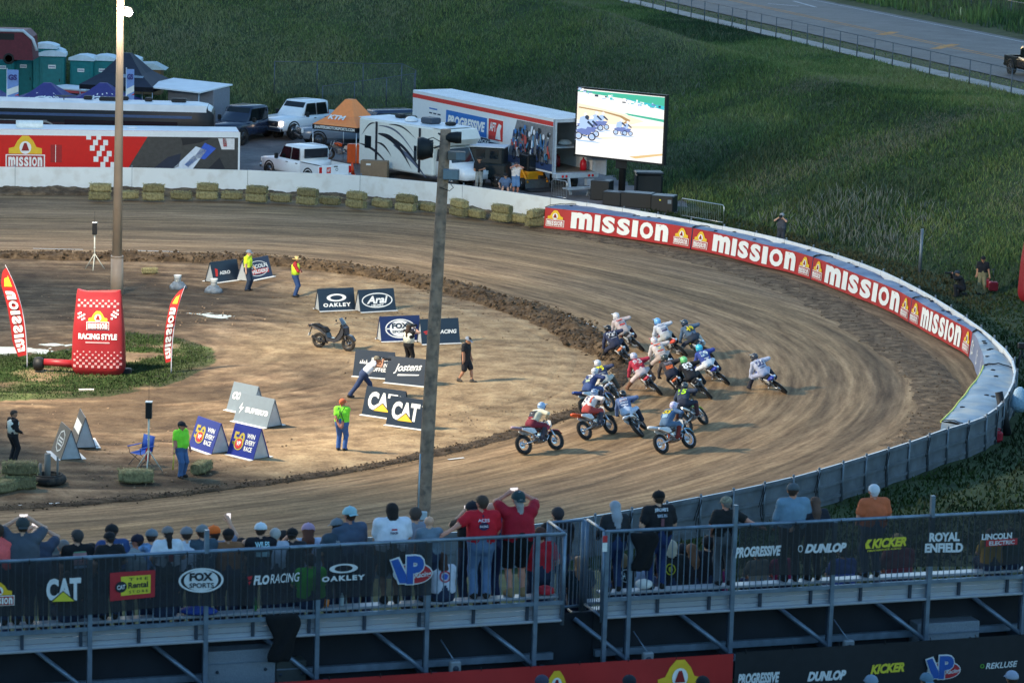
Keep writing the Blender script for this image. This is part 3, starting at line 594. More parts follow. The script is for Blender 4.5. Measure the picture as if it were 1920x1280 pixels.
def pale_marks(mb,fr,L):
 for i in range(3):mb.ring(fr,.35+i*(L-.6)/3+.2,.52,.22,.3,.07,.08,m_white,2);mb.ring(fr,.55+i*(L-.6)/3+.3,.5,.16,.2,.06,.06,m_white,2,a0=40,a1=320)
air_fence(cut[4],cut[5],"grey script banner with pale blue tarp at the turn's tightest point",m_grey_b,m_tarp2,pale_marks)
air_fence(cut[5],cut[6],"pale tarp crash fence with a yellow edge against the plywood wall",m_white,m_tarp2,None,m_yel_edge)
m_hay=mat("hay",srgb(132,124,88),rough=.95,var=.45,scale=9,bump=1.0,bscale=26)
_hn=m_hay.node_tree;_oi=_hn.nodes.new('ShaderNodeObjectInfo');_hp=_hn.nodes['Principled BSDF'];_hl=_hp.inputs['Base Color'].links[0].from_socket;_hs=_hn.nodes.new('ShaderNodeHueSaturation');_hm=_hn.nodes.new('ShaderNodeMapRange');_hm.inputs[3].default_value=.68;_hm.inputs[4].default_value=1.2;_hn.links.new(_oi.outputs['Random'],_hm.inputs[0]);_hn.links.new(_hm.outputs[0],_hs.inputs['Value']);_hn.links.new(_hl,_hs.inputs['Color']);_hn.links.new(_hs.outputs[0],_hp.inputs['Base Color'])
m_straw=mat("straw",srgb(178,168,112),rough=.9,var=.4,scale=5)
def bale(seed):
 r=np.random.default_rng(seed);mb=MB();nx_,ny_,nz_=10,5,5;d=np.array([1.08,.50,.44])
 def face(o,u,v,nu,nv):
  for i in range(nu):
   for j in range(nv):
    q=[o+u*a/nu+v*b/nv for a,b in((i,j),(i+1,j),(i+1,j+1),(i,j+1))];out=[]
    for p in q:
     e=p*2/d;rd=np.maximum(0,np.abs(e)-.78);k=1-.16*(np.sum(rd>0)-1 if np.sum(rd>0)>1 else 0)
     h=vnoise(np.array([p[0]*9+seed*3.1]),np.array([p[1]*9+p[2]*11]),seed)[0]-.5;tie=.025*(math.exp(-((abs(p[0])-.22)/.035)**2))
     out.append(p*np.array([1,k,k])*(1+.09*h-tie*1.4))
    mb.add(out,[(0,1,2,3)],m_hay)
 x,y,z=d/2;A=np.array
 face(A([-x,-y,-z]),A([2*x,0,0]),A([0,0,2*z]),nx_,nz_);face(A([x,y,-z]),A([-2*x,0,0]),A([0,0,2*z]),nx_,nz_)
 face(A([-x,y,-z]),A([0,-2*y,0]),A([0,0,2*z]),ny_,nz_);face(A([x,-y,-z]),A([0,2*y,0]),A([0,0,2*z]),ny_,nz_)
 face(A([-x,-y,z]),A([2*x,0,0]),A([0,2*y,0]),nx_,ny_);face(A([-x,y,-z]),A([2*x,0,0]),A([0,-2*y,0]),nx_,ny_)
 for k in range(260):
  p=r.uniform(-1,1,3);ax=r.integers(0,3);p[ax]=np.sign(p[ax]+.01)if ax!=2 else 1;p=p*d/2;q=p*1.0+r.normal(0,.05,3)+p/np.linalg.norm(p)*.03;w=r.normal(0,.006,3);mb.add([p-w,p+w,q],[(0,1,2)],m_straw)
 for v in mb.v:pass
 mb.v=[(a,b,c+d[2]/2)for a,b,c in mb.v]
 return mb
BALES=[bale(3+k).build("hay_bale").data for k in range(4)]
for me_o in[o for o in list(COL.objects)if o.name.startswith("hay_bale")]:bpy.data.objects.remove(me_o)
def put_bale(p,z,rz,label,k,group=None,sc=1.0):
 o=bpy.data.objects.new("hay_bale",BALES[k%4]);COL.objects.link(o);o.location=(float(p[0]),float(p[1]),z);o.rotation_euler=(0,0,rz);o.scale=(sc,)*3;return tag(o,label,"hay bale",group)
ords=["first","second","third","fourth","fifth","sixth","seventh","eighth","ninth","tenth","eleventh"]
GB="hay bales lined up along the white wall"
for k,(px,py)in enumerate([(187,376),(287,377),(388,375),(481,380),(576,385),(668,391),(761,397),(860,406),(940,416)]):
 p=P(px,py-4,.2);i=int(np.argmin(np.hypot(*(WALL-p[:2]).T)));t=WALL[i+2]-WALL[i-2];a=math.atan2(t[1],t[0])+random.uniform(-.15,.15)
 put_bale(p,.12,a,"lower bale of the %s two-bale stack along the white wall"%ords[k],k,GB);put_bale(p+np.array([.03,.05,0]),.55,a+random.uniform(-.12,.12),"upper bale of the %s two-bale stack along the white wall"%ords[k],k+1,GB)
for k,(px,py)in enumerate([(240,376),(340,377),(435,377),(527,382),(619,387),(716,392),(803,399),(893,411),(975,420)]):
 p=P(px,py-6,.2);i=int(np.argmin(np.hypot(*(WALL-p[:2]).T)));t=WALL[i+2]-WALL[i-2];a=math.atan2(t[1],t[0])+random.uniform(-.15,.15)
 put_bale(p,.12,a,"low single bale just after the %s two-bale stack along the white wall"%ords[k],k+2,GB,.98)
p=P(1005,421,.2);put_bale(p,.12,.5,"lower bale of the pair against the first red banner's end",1,GB);put_bale(p,.55,.9,"upper tilted bale of the pair against the first red banner's end",2,GB)
GI="loose hay bales in the infield"
put_bale(P(281,512,0.05),.03,.4,"single hay bale alone on sand near the tall light pole's foot",0,GI,.62)
put_bale(P(255,903,.05),.03,.1,"hay bale at the foot of the near signal tripod, before the blue chair",1,GI)
put_bale(P(378,884,.05),.03,1.2,"hay bale beside the man in the lime shirt, below a blue sign",2,GI,.85)
p=P(34,915,.05);put_bale(p,.03,.2,"lower hay bale of the stack next to the old tyres",3,GI);put_bale(p+np.array([.05,.1,0]),.46,.05,"upper hay bale of the stack next to the old tyres",0,GI)
put_bale(P(8,921,.05),.03,.9,"hay bale leaning in front of the stack by the old tyres",1,GI,.9)
def A3(*p):return np.array(p,float)
def ik(a,b,l1,l2,pole):
 d=b-a;D=np.linalg.norm(d);D2=min(D,(l1+l2)*.998);u=d/max(D,1e-6);e=a+u*D2
 x=(l1*l1-l2*l2+D2*D2)/(2*D2);h=math.sqrt(max(l1*l1-x*x,0));pl=pole-u*np.dot(pole,u);pl=pl/max(np.linalg.norm(pl),1e-6)
 return a+u*x+pl*h,e
def sdf_grid(pr,res,k=.035):
 lo=np.min([np.minimum(p[0]-p[2],p[1]-p[3])for p in pr],0)-.06;hi=np.max([np.maximum(p[0]+p[2],p[1]+p[3])for p in pr],0)+.06
 n=np.ceil((hi-lo)/res).astype(int)+1;g=np.full(n,1.0,np.float32);bd=np.full(n,9.0,np.float32);tg=np.zeros(n,np.int8)
 ax=[lo[i]+res*np.arange(n[i])for i in range(3)]
 for a,b,ra,rb,t,fl in pr:
  m=max(ra,rb)+.07;l_=np.minimum(a,b)-m;h_=np.maximum(a,b)+m
  i0=[max(0,int((l_[i]-lo[i])/res))for i in range(3)];i1=[min(n[i],int((h_[i]-lo[i])/res)+2)for i in range(3)]
  sl=tuple(slice(x,y)for x,y in zip(i0,i1));x,y,z=np.meshgrid(*[ax[i][sl[i]]for i in range(3)],indexing='ij')
  p=np.stack([x,y,z],-1);d=b-a;L2=max(float(d@d),1e-9);tt=np.clip(((p-a)@d)/L2,0,1);q=p-a-tt[...,None]*d
  if fl is not None:q=q/fl
  dist=np.linalg.norm(q,axis=-1)-(ra+(rb-ra)*tt)
  if fl is not None:dist=dist*min(1.0,float(np.mean(fl)))
  G_=g[sl];hh=np.maximum(k-np.abs(G_-dist),0)/k;g[sl]=np.minimum(G_,dist)-hh*hh*k*.25
  B_=bd[sl];mm=dist<B_;tg[sl]=np.where(mm,t,tg[sl]);bd[sl]=np.minimum(B_,dist)
 return g,tg,lo,res
_E=[((0,0,0),(1,0,0)),((0,1,0),(1,1,0)),((0,0,1),(1,0,1)),((0,1,1),(1,1,1)),((0,0,0),(0,1,0)),((1,0,0),(1,1,0)),((0,0,1),(0,1,1)),((1,0,1),(1,1,1)),((0,0,0),(0,0,1)),((1,0,0),(1,0,1)),((0,1,0),(0,1,1)),((1,1,0),(1,1,1))]
def surface(g,tg,lo,res):
 s=g<0;n=np.array(g.shape)-1;sh=lambda o:tuple(slice(o[i],o[i]+n[i])for i in range(3))
 acc=np.zeros((*n,3),np.float32);cnt=np.zeros(n,np.float32)
 for a,b in _E:
  ga,gb=g[sh(a)],g[sh(b)];c=(ga<0)!=(gb<0);t=np.where(c,ga/np.where(c,ga-gb,1),0)
  for i in range(3):acc[...,i]+=np.where(c,a[i]+(b[i]-a[i])*t,0)
  cnt+=c
 act=cnt>0;vid=np.full(n,-1);vid[act]=np.arange(act.sum());ci=np.argwhere(act)
 v=(ci+acc[act]/cnt[act][:,None])*res+lo;vt=tg[ci[:,0],ci[:,1],ci[:,2]];fs=[]
 for ax in range(3):
  o=[0,0,0];o[ax]=1;a=s[tuple(slice(0,s.shape[i]-o[i])for i in range(3))];b=s[tuple(slice(o[i],None)for i in range(3))]
  e=np.argwhere(a!=b);u,w=[(1,2),(2,0),(0,1)][ax]
  ok=(e[:,u]>0)&(e[:,w]>0)&(e[:,u]<n[u])&(e[:,w]<n[w]);e=e[ok];fl=a[tuple(e.T)]
  def at(du,dw):q=e.copy();q[:,u]-=du;q[:,w]-=dw;return vid[tuple(q.T)]
  q=np.stack([at(1,1),at(0,1),at(0,0),at(1,0)],1);q[~fl]=q[~fl][:,::-1];fs.append(q)
 f=np.concatenate(fs);f=f[(f>=0).all(1)];return v,f,vt
def vnormals(v,f):
 nrm=np.cross(v[f[:,2]]-v[f[:,0]],v[f[:,3]]-v[f[:,1]]);o=np.zeros_like(v)
 for k in range(4):np.add.at(o,f[:,k],nrm)
 return o/np.maximum(np.linalg.norm(o,axis=1),1e-9)[:,None]
SKIN,SHIRT,PANTS,SHOES,HAIR,GLOVE,SHOE2,GLOVE2=range(8)
SK={'fair':(206,158,132),'tan':(178,128,100),'red':(196,134,112),'brown':(120,82,62)}
def skin_mat(s):return mat("skin_"+s,srgb(*SK[s]),rough=.55,var=.10,scale=8)
def cloth(c,**k):return C(*c,rough=.85,var=.16,scale=7,bump=.35,bscale=14)if c is not None else None
class Fig:
 """joints in the person's own frame: x forward, y to the person's left, z up"""
 def __init__(s,**k):
  s.pel=A3(0,0,.93);s.chest=A3(.01,0,1.27);s.head=A3(.045,0,1.625);s.neck=A3(.0,0,1.47);s.fat=0.0;s.sw=.185
  s.hand={1:A3(.06,.27,.80),-1:A3(.06,-.27,.80)};s.foot={1:A3(0,.11,.0),-1:A3(0,-.11,.0)};s.elp={1:A3(-.6,.5,-.3),-1:A3(-.6,-.5,-.3)};s.knp={1:A3(1,.15,0),-1:A3(1,-.15,0)}
  s.face=A3(1,0,0);s.side=A3(0,1,0);s.sleeve='short';s.legs='long';s.hair='short';s.toe={1:A3(1,.25,0),-1:A3(1,-.25,0)};s.up=A3(0,0,1);s.hdir={1:None,-1:None};s.curl=.5
  for a,b in k.items():setattr(s,a,b)
def prims(f):
 p=[];F=f.fat+.008;bk=lambda t:1.13 if t in(SHIRT,PANTS,SHOES,SHOE2)else 1.05
 ad=lambda a,b,ra,rb,t,fl=None:p.append((np.array(a,float),np.array(b,float),ra*bk(t),rb*bk(t),t,fl))
 S_=f.side/np.linalg.norm(f.side);up=f.chest-f.pel;up=up/np.linalg.norm(up)
 for y in(1,-1):
  ad(f.pel+S_*y*.075-up*.02,f.pel+S_*y*.075+up*.06,.115+F*.5,.115+F*.7,PANTS)
  ad(f.pel+S_*y*.07+up*.12,f.chest+S_*y*.085,.112+F,.118+F*.6,SHIRT)
  ad(f.chest+S_*y*.085,f.neck+S_*y*(f.sw-.075)-up*.085,.112+F*.5,.085,SHIRT)
  sh=f.neck+S_*y*(f.sw)-up*.055;ad(f.neck-up*.03+S_*y*.04,sh,.062,.07+F*.2,SHIRT)
  el,ha=ik(sh,f.hand[y],.29,.265,f.elp[y]);mid=sh+(el-sh)*.62
  if f.sleeve=='short':ad(sh,mid,.068+F*.2,.064+F*.2,SHIRT);ad(mid,el,.046,.040,SKIN);ad(el,ha,.043,.029,SKIN)
  elif f.sleeve=='long':ad(sh,el,.066+F*.2,.053,SHIRT);ad(el,ha,.052,.038,SHIRT)
  else:ad(sh,el,.056+F*.2,.041,SKIN);ad(el,ha,.043,.029,SKIN)
  hd=f.hdir[y]if f.hdir[y]is not None else(ha-el);hd=hd/np.linalg.norm(hd);ad(ha,ha+hd*.075,.033,.036,(GLOVE if y>0 else GLOVE2)if f.glove else SKIN)
  f.fing=getattr(f,'fing',{});f.fing[y]=(ha+hd*.08,hd)
  SH_=SHOES if y>0 else SHOE2
  hip=f.pel+S_*y*.085-up*.03;kn,an=ik(hip,f.foot[y]+A3(0,0,.085),.435,.425,f.knp[y])
  if f.legs=='long':ad(hip,kn,.098+F*.35,.068,PANTS);ad(kn,an+(kn-an)*.05,.068,.060,PANTS)
  elif f.legs=='shorts':m_=hip+(kn-hip)*.88;ad(hip,m_,.105+F*.35,.092,PANTS);ad(m_,kn,.06,.052,SKIN);ad(kn+(an-kn)*.08,kn+(an-kn)*.4,.052,.058,SKIN);ad(kn+(an-kn)*.4,an,.055,.036,SKIN)
  else:ad(hip,kn,.096+F*.3,.066,PANTS);ad(kn,kn+(an-kn)*.25,.066,.064,PANTS);ad(kn+(an-kn)*.25,an,.068,.058,SH_)
  t=f.toe[y]/np.linalg.norm(f.toe[y]);ad(an-t*.05-A3(0,0,.045),an+t*.14-A3(0,0,.05),.042,.036,SH_);ad(an,an-A3(0,0,.03),.05,.045,SH_)
 ad(f.pel+up*.02,f.pel+up*.10,.12+F,.12+F,PANTS);ad(f.chest,f.chest-up*.1+A3(0,0,0),.11+F,.11+F,SHIRT)
 if F>.03:ad(f.pel+up*.14+f.face*.05,f.pel+up*.24+f.face*.03,.12+F,.10+F,SHIRT)
 ad(f.neck-up*.02,f.head-up*.02,.056,.054,SKIN)
 fc=f.face/np.linalg.norm(f.face);hu=f.up/np.linalg.norm(f.up);hs=np.cross(hu,fc)
 ad(f.head-fc*.012+hu*.02,f.head+fc*.022+hu*.02,.088,.082,SKIN);ad(f.head+fc*.035-hu*.075,f.head+fc*.05-hu*.06,.05,.045,SKIN)
 ad(f.head+fc*.10-hu*.015,f.head+fc*.108-hu*.03,.014,.016,SKIN)
 for y in(1,-1):ad(f.head+hs*y*.086+hu*.01,f.head+hs*y*.09-hu*.03,.016,.012,SKIN)
 if f.hair!='bald':
  ad(f.head-fc*.02+hu*.04,f.head+fc*.02+hu*.045,.092,.085,HAIR);ad(f.head-fc*.045+hu*.01,f.head-fc*.04-hu*.045,.074,.055,HAIR)
 if f.hair=='long':ad(f.head-fc*.05,f.neck-fc*.085-hu*.02,.082,.085,HAIR);ad(f.neck-fc*.085-hu*.02,f.neck-fc*.125-hu*.2,.085,.05,HAIR)
 if f.hair=='mid':ad(f.head-fc*.04,f.head-fc*.055-hu*.10,.085,.088,HAIR)
 if f.hair=='tail':ad(f.head-fc*.09,f.head-fc*.12-hu*.08,.035,.042,HAIR);ad(f.head-fc*.12-hu*.08,f.neck-fc*.13-hu*.12,.042,.025,HAIR)
 return p
NPER=[0]
def person(loc,rz,label,fig,skin='fair',shirt=(90,90,95),pants=(50,60,85),shoes=(40,38,36),hair=(60,45,35),cap=None,capdir=1,helmet=None,gloves=None,bib=None,scale=1.0,res=.024,group=None,back=None,brim=None,hat=None,cat="person",mats=None):
 f=fig;f.glove=gloves is not None;g=sdf_grid(prims(f),res);v,q,vt=surface(*g);nr=vnormals(v,q)
 ms=skin_mat(skin);me=bpy.data.meshes.new("person");
 o=np_mesh("person",v,q,ms);o.location=[float(c)for c in loc];o.rotation_euler=(0,0,rz);o.scale=(scale,)*3;tag(o,label,cat,group);NPER[0]+=1
 ft=np.sort(vt[q],axis=1)[:,1]
 for t,nm,col,off in((SHIRT,"shirt",shirt,.008),(PANTS,"shorts"if f.legs=='shorts'else "trousers",pants,.007),(SHOES,"shoe",shoes,.006),(SHOE2,"shoe",shoes,.006),(HAIR,"hair",hair,.006),(GLOVE,"glove",gloves,.006),(GLOVE2,"glove",gloves,.006)):
  if col is None:continue
  m_=ft==t
  if not m_.any():continue
  qq=q[m_];us=np.unique(qq);rm=np.zeros(len(v),int);rm[us]=np.arange(len(us))
  mm=col if isinstance(col,bpy.types.Material)else cloth(col);fold=.016*(fbm(v[:,0]*9+v[:,2]*5,v[:,1]*9-v[:,2]*6,2,NPER[0])-.42)[:,None]if t in(SHIRT,PANTS)else 0;c=np_mesh(nm,(v+nr*(off+np.maximum(fold,-.004)))[us],rm[qq],mm);c.parent=o
  if t==SHIRT:sh=c
 mg=ms if gloves is None else cloth(gloves)
 for y in(1,-1):
  mb=MB();a,d=f.fing[y];w=np.cross(d,A3(0,0,1)if abs(d[2])<.8 else A3(1,0,0));w/=np.linalg.norm(w);dn=np.cross(w,d);dn=dn if dn[2]<0 else-dn
  for i,l_ in enumerate((.068,.078,.073,.058)):
   b=a+w*(.027-.018*i);m1=b+d*l_*.5+dn*l_*.15*f.curl;mb.tube([b-d*.02,m1,m1+(d*(1-f.curl)+dn*f.curl)*l_*.5],[.009,.0085,.006],mg,5)
  b=a-d*.06+w*.03;mb.tube([b,b+w*.03+d*.025,b+w*.038+d*.06],[.011,.010,.007],mg,5);mb.build("hand",o)
 fc=f.face/np.linalg.norm(f.face);hu=f.up/np.linalg.norm(f.up);hs=np.cross(hu,fc);hd=f.head
 MR=Matrix(((fc[0],hs[0],hu[0],hd[0]),(fc[1],hs[1],hu[1],hd[1]),(fc[2],hs[2],hu[2],hd[2]),(0,0,0,1)))
 if helmet is None:
  for y in(1,-1):mb=MB();mb.T=MR;mb.ball((.094,.033*y,.0),(.01,.014,.008),m_white,6,4);mb.ball((.101,.033*y,.0),(.005,.007,.007),m_black,6,4);mb.build("eye",o)
  mb=MB();mb.T=MR;mb.box((.091,0,-.062),(.02,.045,.008),C(150,90,84));mb.build("mouth",o)
 if cap is not None:
  mb=MB();mb.T=MR;mc=cap if isinstance(cap,bpy.types.Material)else cloth(cap);mb.ball((-.006,0,.034),(.132,.118,.114),mc,18,8,bot=-.15);s_=capdir;bc=cloth(brim)if brim else mc
  vs=[];n=9
  for i in range(n):t=-1+2*i/(n-1);vs+=[(s_*(.122*math.sqrt(max(0,1-(t*.72)**2))-.01),.072*t,.03),(s_*(.205-.045*t*t),.078*t,.012-.012*t*t),(s_*(.205-.045*t*t),.078*t,.004-.012*t*t)]
  mb.add(vs,[(3*i,3*i+3,3*i+4,3*i+1)for i in range(n-1)]+[(3*i+1,3*i+4,3*i+5,3*i+2)for i in range(n-1)]+[(3*i,3*i+2,3*i+5,3*i+3)for i in range(n-1)],bc);mb.ball((0,0,.148),.010,mc,6,4);mb.build("cap",o)
 if hat is not None:
  mb=MB();mb.T=MR;mb.lathe([(.19,.028),(.195,.036),(.14,.042),(.106,.05),(.10,.12),(.075,.15),(.0,.148)],cloth(hat),18);mb.lathe([(.103,.05),(.105,.052),(.103,.075),(.101,.075)],m_black,18);mb.build("hat",o)
 if helmet is not None:
  h1,h2=helmet;mb=MB();mb.T=MR;m1,m2=C(*h1,rough=.25,var=.05,spec=.6),C(*h2,rough=.25,var=.05,spec=.6)
  mb.ball((-.005,0,.03),(.155,.132,.145),m1,18,10,bot=-.75);mb.loft([[(x*k+.05,y*k,z)for x,y in((.10,.0),(.07,.07),(.0,.105),(-.06,.10),(-.06,-.10),(.0,-.105),(.07,-.07))]for z,k in((-.035,1.05),(-.085,1.06),(-.125,.92))],m2)
  for w_,ang in((.02,-.5),(.02,.5)):mb.box((-.02,ang*.12,.155-abs(ang)*.03),(.16,.03,.012),m2)
  mb.ball((-.015,0,.035),(.148,.126,.06),m2,18,4,bot=-.35,top=.15)
  hp=mb.build("helmet",o);mb=MB();mb.T=MR;mb.box((.115,0,.015),(.05,.19,.075),m_black);mb.box((.15,0,.095),(.14,.19,.014),m2,ry=-.15);mb.build("visor",hp)
 if back:
  gg,_,lo,rs_=g;upb=f.neck-f.pel;upb=upb/np.linalg.norm(upb);sd=f.side/np.linalg.norm(f.side);fw=np.cross(sd,upb);c0=f.chest+upb*.06
  def fr(u,w,ly=1):
   st=c0-sd*u+upb*w-fw*.32
   for k in range(80):
    p=st+fw*(.006*k);ix=np.clip(((p-lo)/rs_+.5).astype(int),0,np.array(gg.shape)-1)
    if gg[tuple(ix)]<.012:break
   return p-fw*(.012+.003*ly)
  mb=MB()
  for item in back:
   kind=item[0]
   if kind=='text':_,t,u,w,ww,hh,col=item[:7];mb.text(fr,t,u-ww/2,w,ww,hh,C(*col,rough=.8),2,.03)
   elif kind=='disc':_,u,w,ru,rv,col=item;mb.disc(fr,u,w,ru,rv,C(*col,rough=.8),1,14)
   elif kind=='ring':_,u,w,ru,rv,tw,col=item;mb.ring(fr,u,w,ru,rv,tw,tw,C(*col,rough=.8),2,18)
   elif kind=='bar':
    _,u0,w0,u1,w1,col=item;n=4
    for i in range(n):
     for j in range(3):mb.quad(fr,u0+(u1-u0)*i/n,w0+(w1-w0)*j/3,u0+(u1-u0)*(i+1)/n,w0+(w1-w0)*(j+1)/3,C(*col,rough=.8),1)
  mb.build("back_print",sh)
 return o
def held(o,name,mb,label,cat):
 """something a person holds is a thing of its own, placed in the person's frame"""
 h=mb.build(name,None,label,cat);h.matrix_world=o.matrix_basis;return h
m_tyre=mat("tyre_rubber",(.018,.018,.018),rough=.85,var=.3,scale=10,bump=.5,bscale=40,dirt=((.16,.12,.08),4,.5))
m_alu=mat("aluminium",(.62,.63,.65),rough=.3,metal=.9,var=.1);m_steel=mat("dark_steel",(.10,.10,.11),rough=.4,metal=.7,var=.15);m_chrome=mat("bright_steel",(.75,.76,.78),rough=.18,metal=1,var=.05)
m_seat=C(26,26,28,rough=.8);m_eng=mat("engine_metal",(.22,.22,.23),rough=.45,metal=.6,var=.25,scale=20)
BIKE_CACHE={}
def part(key,name,parent,fn,loc=None,label=None):
 if key not in BIKE_CACHE:mb=MB();fn(mb);o=mb.build(name,parent);BIKE_CACHE[key]=o.data
 else:o=bpy.data.objects.new(name,BIKE_CACHE[key]);COL.objects.link(o);o.parent=parent
 if loc:o.location=loc
 if label:o['label']=label
 return o
def wheel(parent,key,R,loc,m_rim,spokes=True):
 def tyre(mb):
  mb.torus((0,0,0),R-.058,.058,m_tyre,'Y',32,10,1.05)
  for k in range(44):
   a=2*math.pi*k/44
   for y in(-.032,.0,.032):mb.box(((R-.001)*math.cos(a+(.07 if y==0 else 0)),y,(R-.001)*math.sin(a+(.07 if y==0 else 0))),(.022,.022,.02),m_tyre,ry=-a+math.pi/2)
 def rim(mb):
  mb.torus((0,0,0),R-.115,.017,m_rim,'Y',28,6,1.6);mb.lathe([(.045,-.06),(.05,-.04),(.03,-.03),(.03,.03),(.05,.04),(.045,.06)],m_alu,12,'Y')
  for k in range(16 if spokes else 6):
   a=2*math.pi*k/(16 if spokes else 6);b=a+(.35 if k%2 else-.35)*(1 if spokes else 0);mb.tube([(.04*math.cos(b),.03*(1 if k%2 else-1),.04*math.sin(b)),((R-.12)*math.cos(a),0,(R-.12)*math.sin(a))],.0045 if spokes else .02,m_alu if spokes else m_rim,4)
  mb.lathe([(.11,.062),(.12,.066),(.12,.070),(.06,.072)],m_chrome,18,'Y')
 w=part(("tyre",R),"wheel",parent,tyre,loc);part(("rim",R,m_rim.name,spokes),"rim",w,rim);return w
def race_bike(loc,yaw,lean,label,body,accent,rim=None,plate=(230,230,228),num=None,numc=(20,20,22)):
 o=bpy.data.objects.new("race_motorcycle",None);COL.objects.link(o);o.location=[float(c)for c in loc];o.rotation_mode='XYZ';o.rotation_euler=(-lean,0,yaw);tag(o,label,"motorcycle","race motorcycles in the pack")
 mb_,ma=C(*body,rough=.3,var=.06,spec=.5),C(*accent,rough=.3,var=.06,spec=.5);mr=m_steel if rim is None else C(*rim,rough=.3,metal=.3);R=.335;B=(body,accent)
 wheel(o,'r',R,(-.70,0,R),mr);wheel(o,'f',R,(.72,0,R),mr)
 def frame_(m):
  for y in(.10,-.10):m.tube([(.42,y*.4,.92),(.25,y,.80),(-.18,y*1.1,.72),(-.22,y,.42),(.12,y,.32),(.35,y*.6,.50),(.44,y*.3,.85)],.02,m_steel,6);m.tube([(-.18,y,.72),(-.62,y*.7,.84)],.013,m_steel,6)
 part("frame","frame",o,frame_)
 def swing(m):
  for y in(.09,-.09):m.tube([(-.20,y,.42),(-.45,y*1.05,.37),(-.70,y,R)],[.034,.030,.024],m_alu,6)
  m.tube([(-.30,0,.42),(-.24,0,.74)],.03,m_chrome,8);m.torus((-.32,0,.6),.03,.01,m_steel,'Z',10,5)
  m.box((-.45,.115,.36),(.5,.008,.03),m_steel);m.lathe([(.085,.10),(.085,.106)],m_steel,14,'Y',(-.70,0,R))
 part("swing","swingarm",o,swing)
 def eng(m):
  m.bevbox((.06,0,.43),(.34,.24,.24),m_eng,.04);m.lathe([(.10,-.16),(.11,-.13),(.11,.13),(.10,.16)],m_eng,14,'Y',(.0,0,.42))
  for k in range(5):m.box((.15+.014*k,0,.56+.032*k),(.17,.17,.018),m_eng,ry=.35)
  m.box((.10,0,.52),(.16,.14,.22),m_alu,ry=.35);m.bevbox((.24,0,.74),(.15,.15,.06),m_alu,.02)
  m.box((.30,0,.50),(.03,.22,.26),m_steel,ry=.15)
 part("engine","engine",o,eng)
 def fork(m):
  for y in(.095,-.095):m.tube([(.44,y,.98),(.56,y,.66)],.026,m_chrome,8);m.tube([(.55,y,.69),(.72,y,R)],.032,m_alu,8)
  for h in(.90,.98):m.box((.44+(.98-h)*.37,0,h),(.07,.26,.028),m_alu,ry=.35)
  m.tube([(.72,-.11,R),(.72,.11,R)],.014,m_steel,6)
 part("fork","fork",o,fork)
 def bars(m):
  m.tube([(.28,.40,1.06),(.36,.26,1.10),(.43,.10,1.03),(.43,-.10,1.03),(.36,-.26,1.10),(.28,-.40,1.06)],.012,m_steel,6)
  for y in(.36,-.36):m.tube([(.26,y*1.13,1.053),(.31,y*.93,1.075)],.018,m_seat,7);m.tube([(.34,y*1.05,1.07),(.38,y*.75,1.09)],.006,m_alu,4)
  m.bevbox((.43,0,1.05),(.05,.10,.04),m_steel,.01)
 part("bars","handlebar",o,bars)
 def tank(m):
  rings=[]
  for x,w,z0,z1 in((.46,.05,.84,.93),(.40,.10,.78,.98),(.25,.14,.74,1.02),(.08,.13,.76,.98),(-.06,.09,.78,.92)):rings.append([(x,w*c,z0+(z1-z0)*h)for c,h in((-.7,0),(-1,.35),(-.9,.8),(-.45,1),(.45,1),(.9,.8),(1,.35),(.7,0))])
  m.loft(rings,mb_)
  for y in(1,-1):m.loft([[(x,y*(w+t),z)for x,z,w in q]for t,q in((.012,((.10,.74,.13),(.42,.70,.15),(.52,.80,.13),(.46,.92,.09),(.20,.90,.14))),(-.012,((.10,.74,.13),(.42,.70,.15),(.52,.80,.13),(.46,.92,.09),(.20,.90,.14))))],ma,False)
 part(("tank",)+B,"fuel_tank",o,tank)
 def seat(m):
  m.loft([[(x,w*c,z0+(z1-z0)*h)for c,h in((-1,0),(-.95,.7),(-.6,1),(.6,1),(.95,.7),(1,0))]for x,w,z0,z1 in((.02,.08,.80,.94),(-.18,.12,.80,.91),(-.45,.13,.83,.93),(-.62,.10,.88,.97))],m_seat)
 part("seat","seat",o,seat)
 def tail(m):
  m.loft([[(x,w*c,z+h)for c,h in((-1,-.05),(-1,0),(-.5,.03),(.5,.03),(1,0),(1,-.05))]for x,w,z in((-.40,.15,.84),(-.62,.14,.88),(-.85,.11,.94),(-1.04,.06,.98))],mb_)
  for y in(1,-1):m.loft([[(x,y*(.14+t),z)for x,z in((-.12,.66),(-.46,.62),(-.66,.80),(-.62,.88),(-.20,.84))]for t in(.015,-.012)],C(*plate,rough=.4),False)
 tl=part(("tail",plate)+B,"rear_fender",o,tail)
 def exh(m):
  m.tube([(.22,-.10,.62),(.36,-.14,.50),(.22,-.16,.36),(-.10,-.17,.46),(-.30,-.17,.62)],.024,m_chrome,8);m.tube([(-.28,-.17,.60),(-.36,-.17,.65),(-.66,-.17,.80),(-.74,-.17,.84)],[.03,.055,.055,.04],m_alu,10)
 part("exhaust","exhaust",o,exh)
 def fp(m):
  m.loft([[(.55+.06*(.98-z)+t,y,z)for y,z in((-.09,.80),(-.12,1.0),(0,1.06),(.12,1.0),(.09,.80),(0,.76))]for t in(.05,.065)],C(*plate,rough=.4),False)
  if num:
   fr=lambda u,v,l=1:Vector((.625+.06*(.98-(.82+v))+.004*l,u,.82+v));m.text(fr,num,-.09,.0,.18,.16,C(*numc,rough=.5),1,.04)
 part(("plate",plate,num),"number_plate",o,fp)
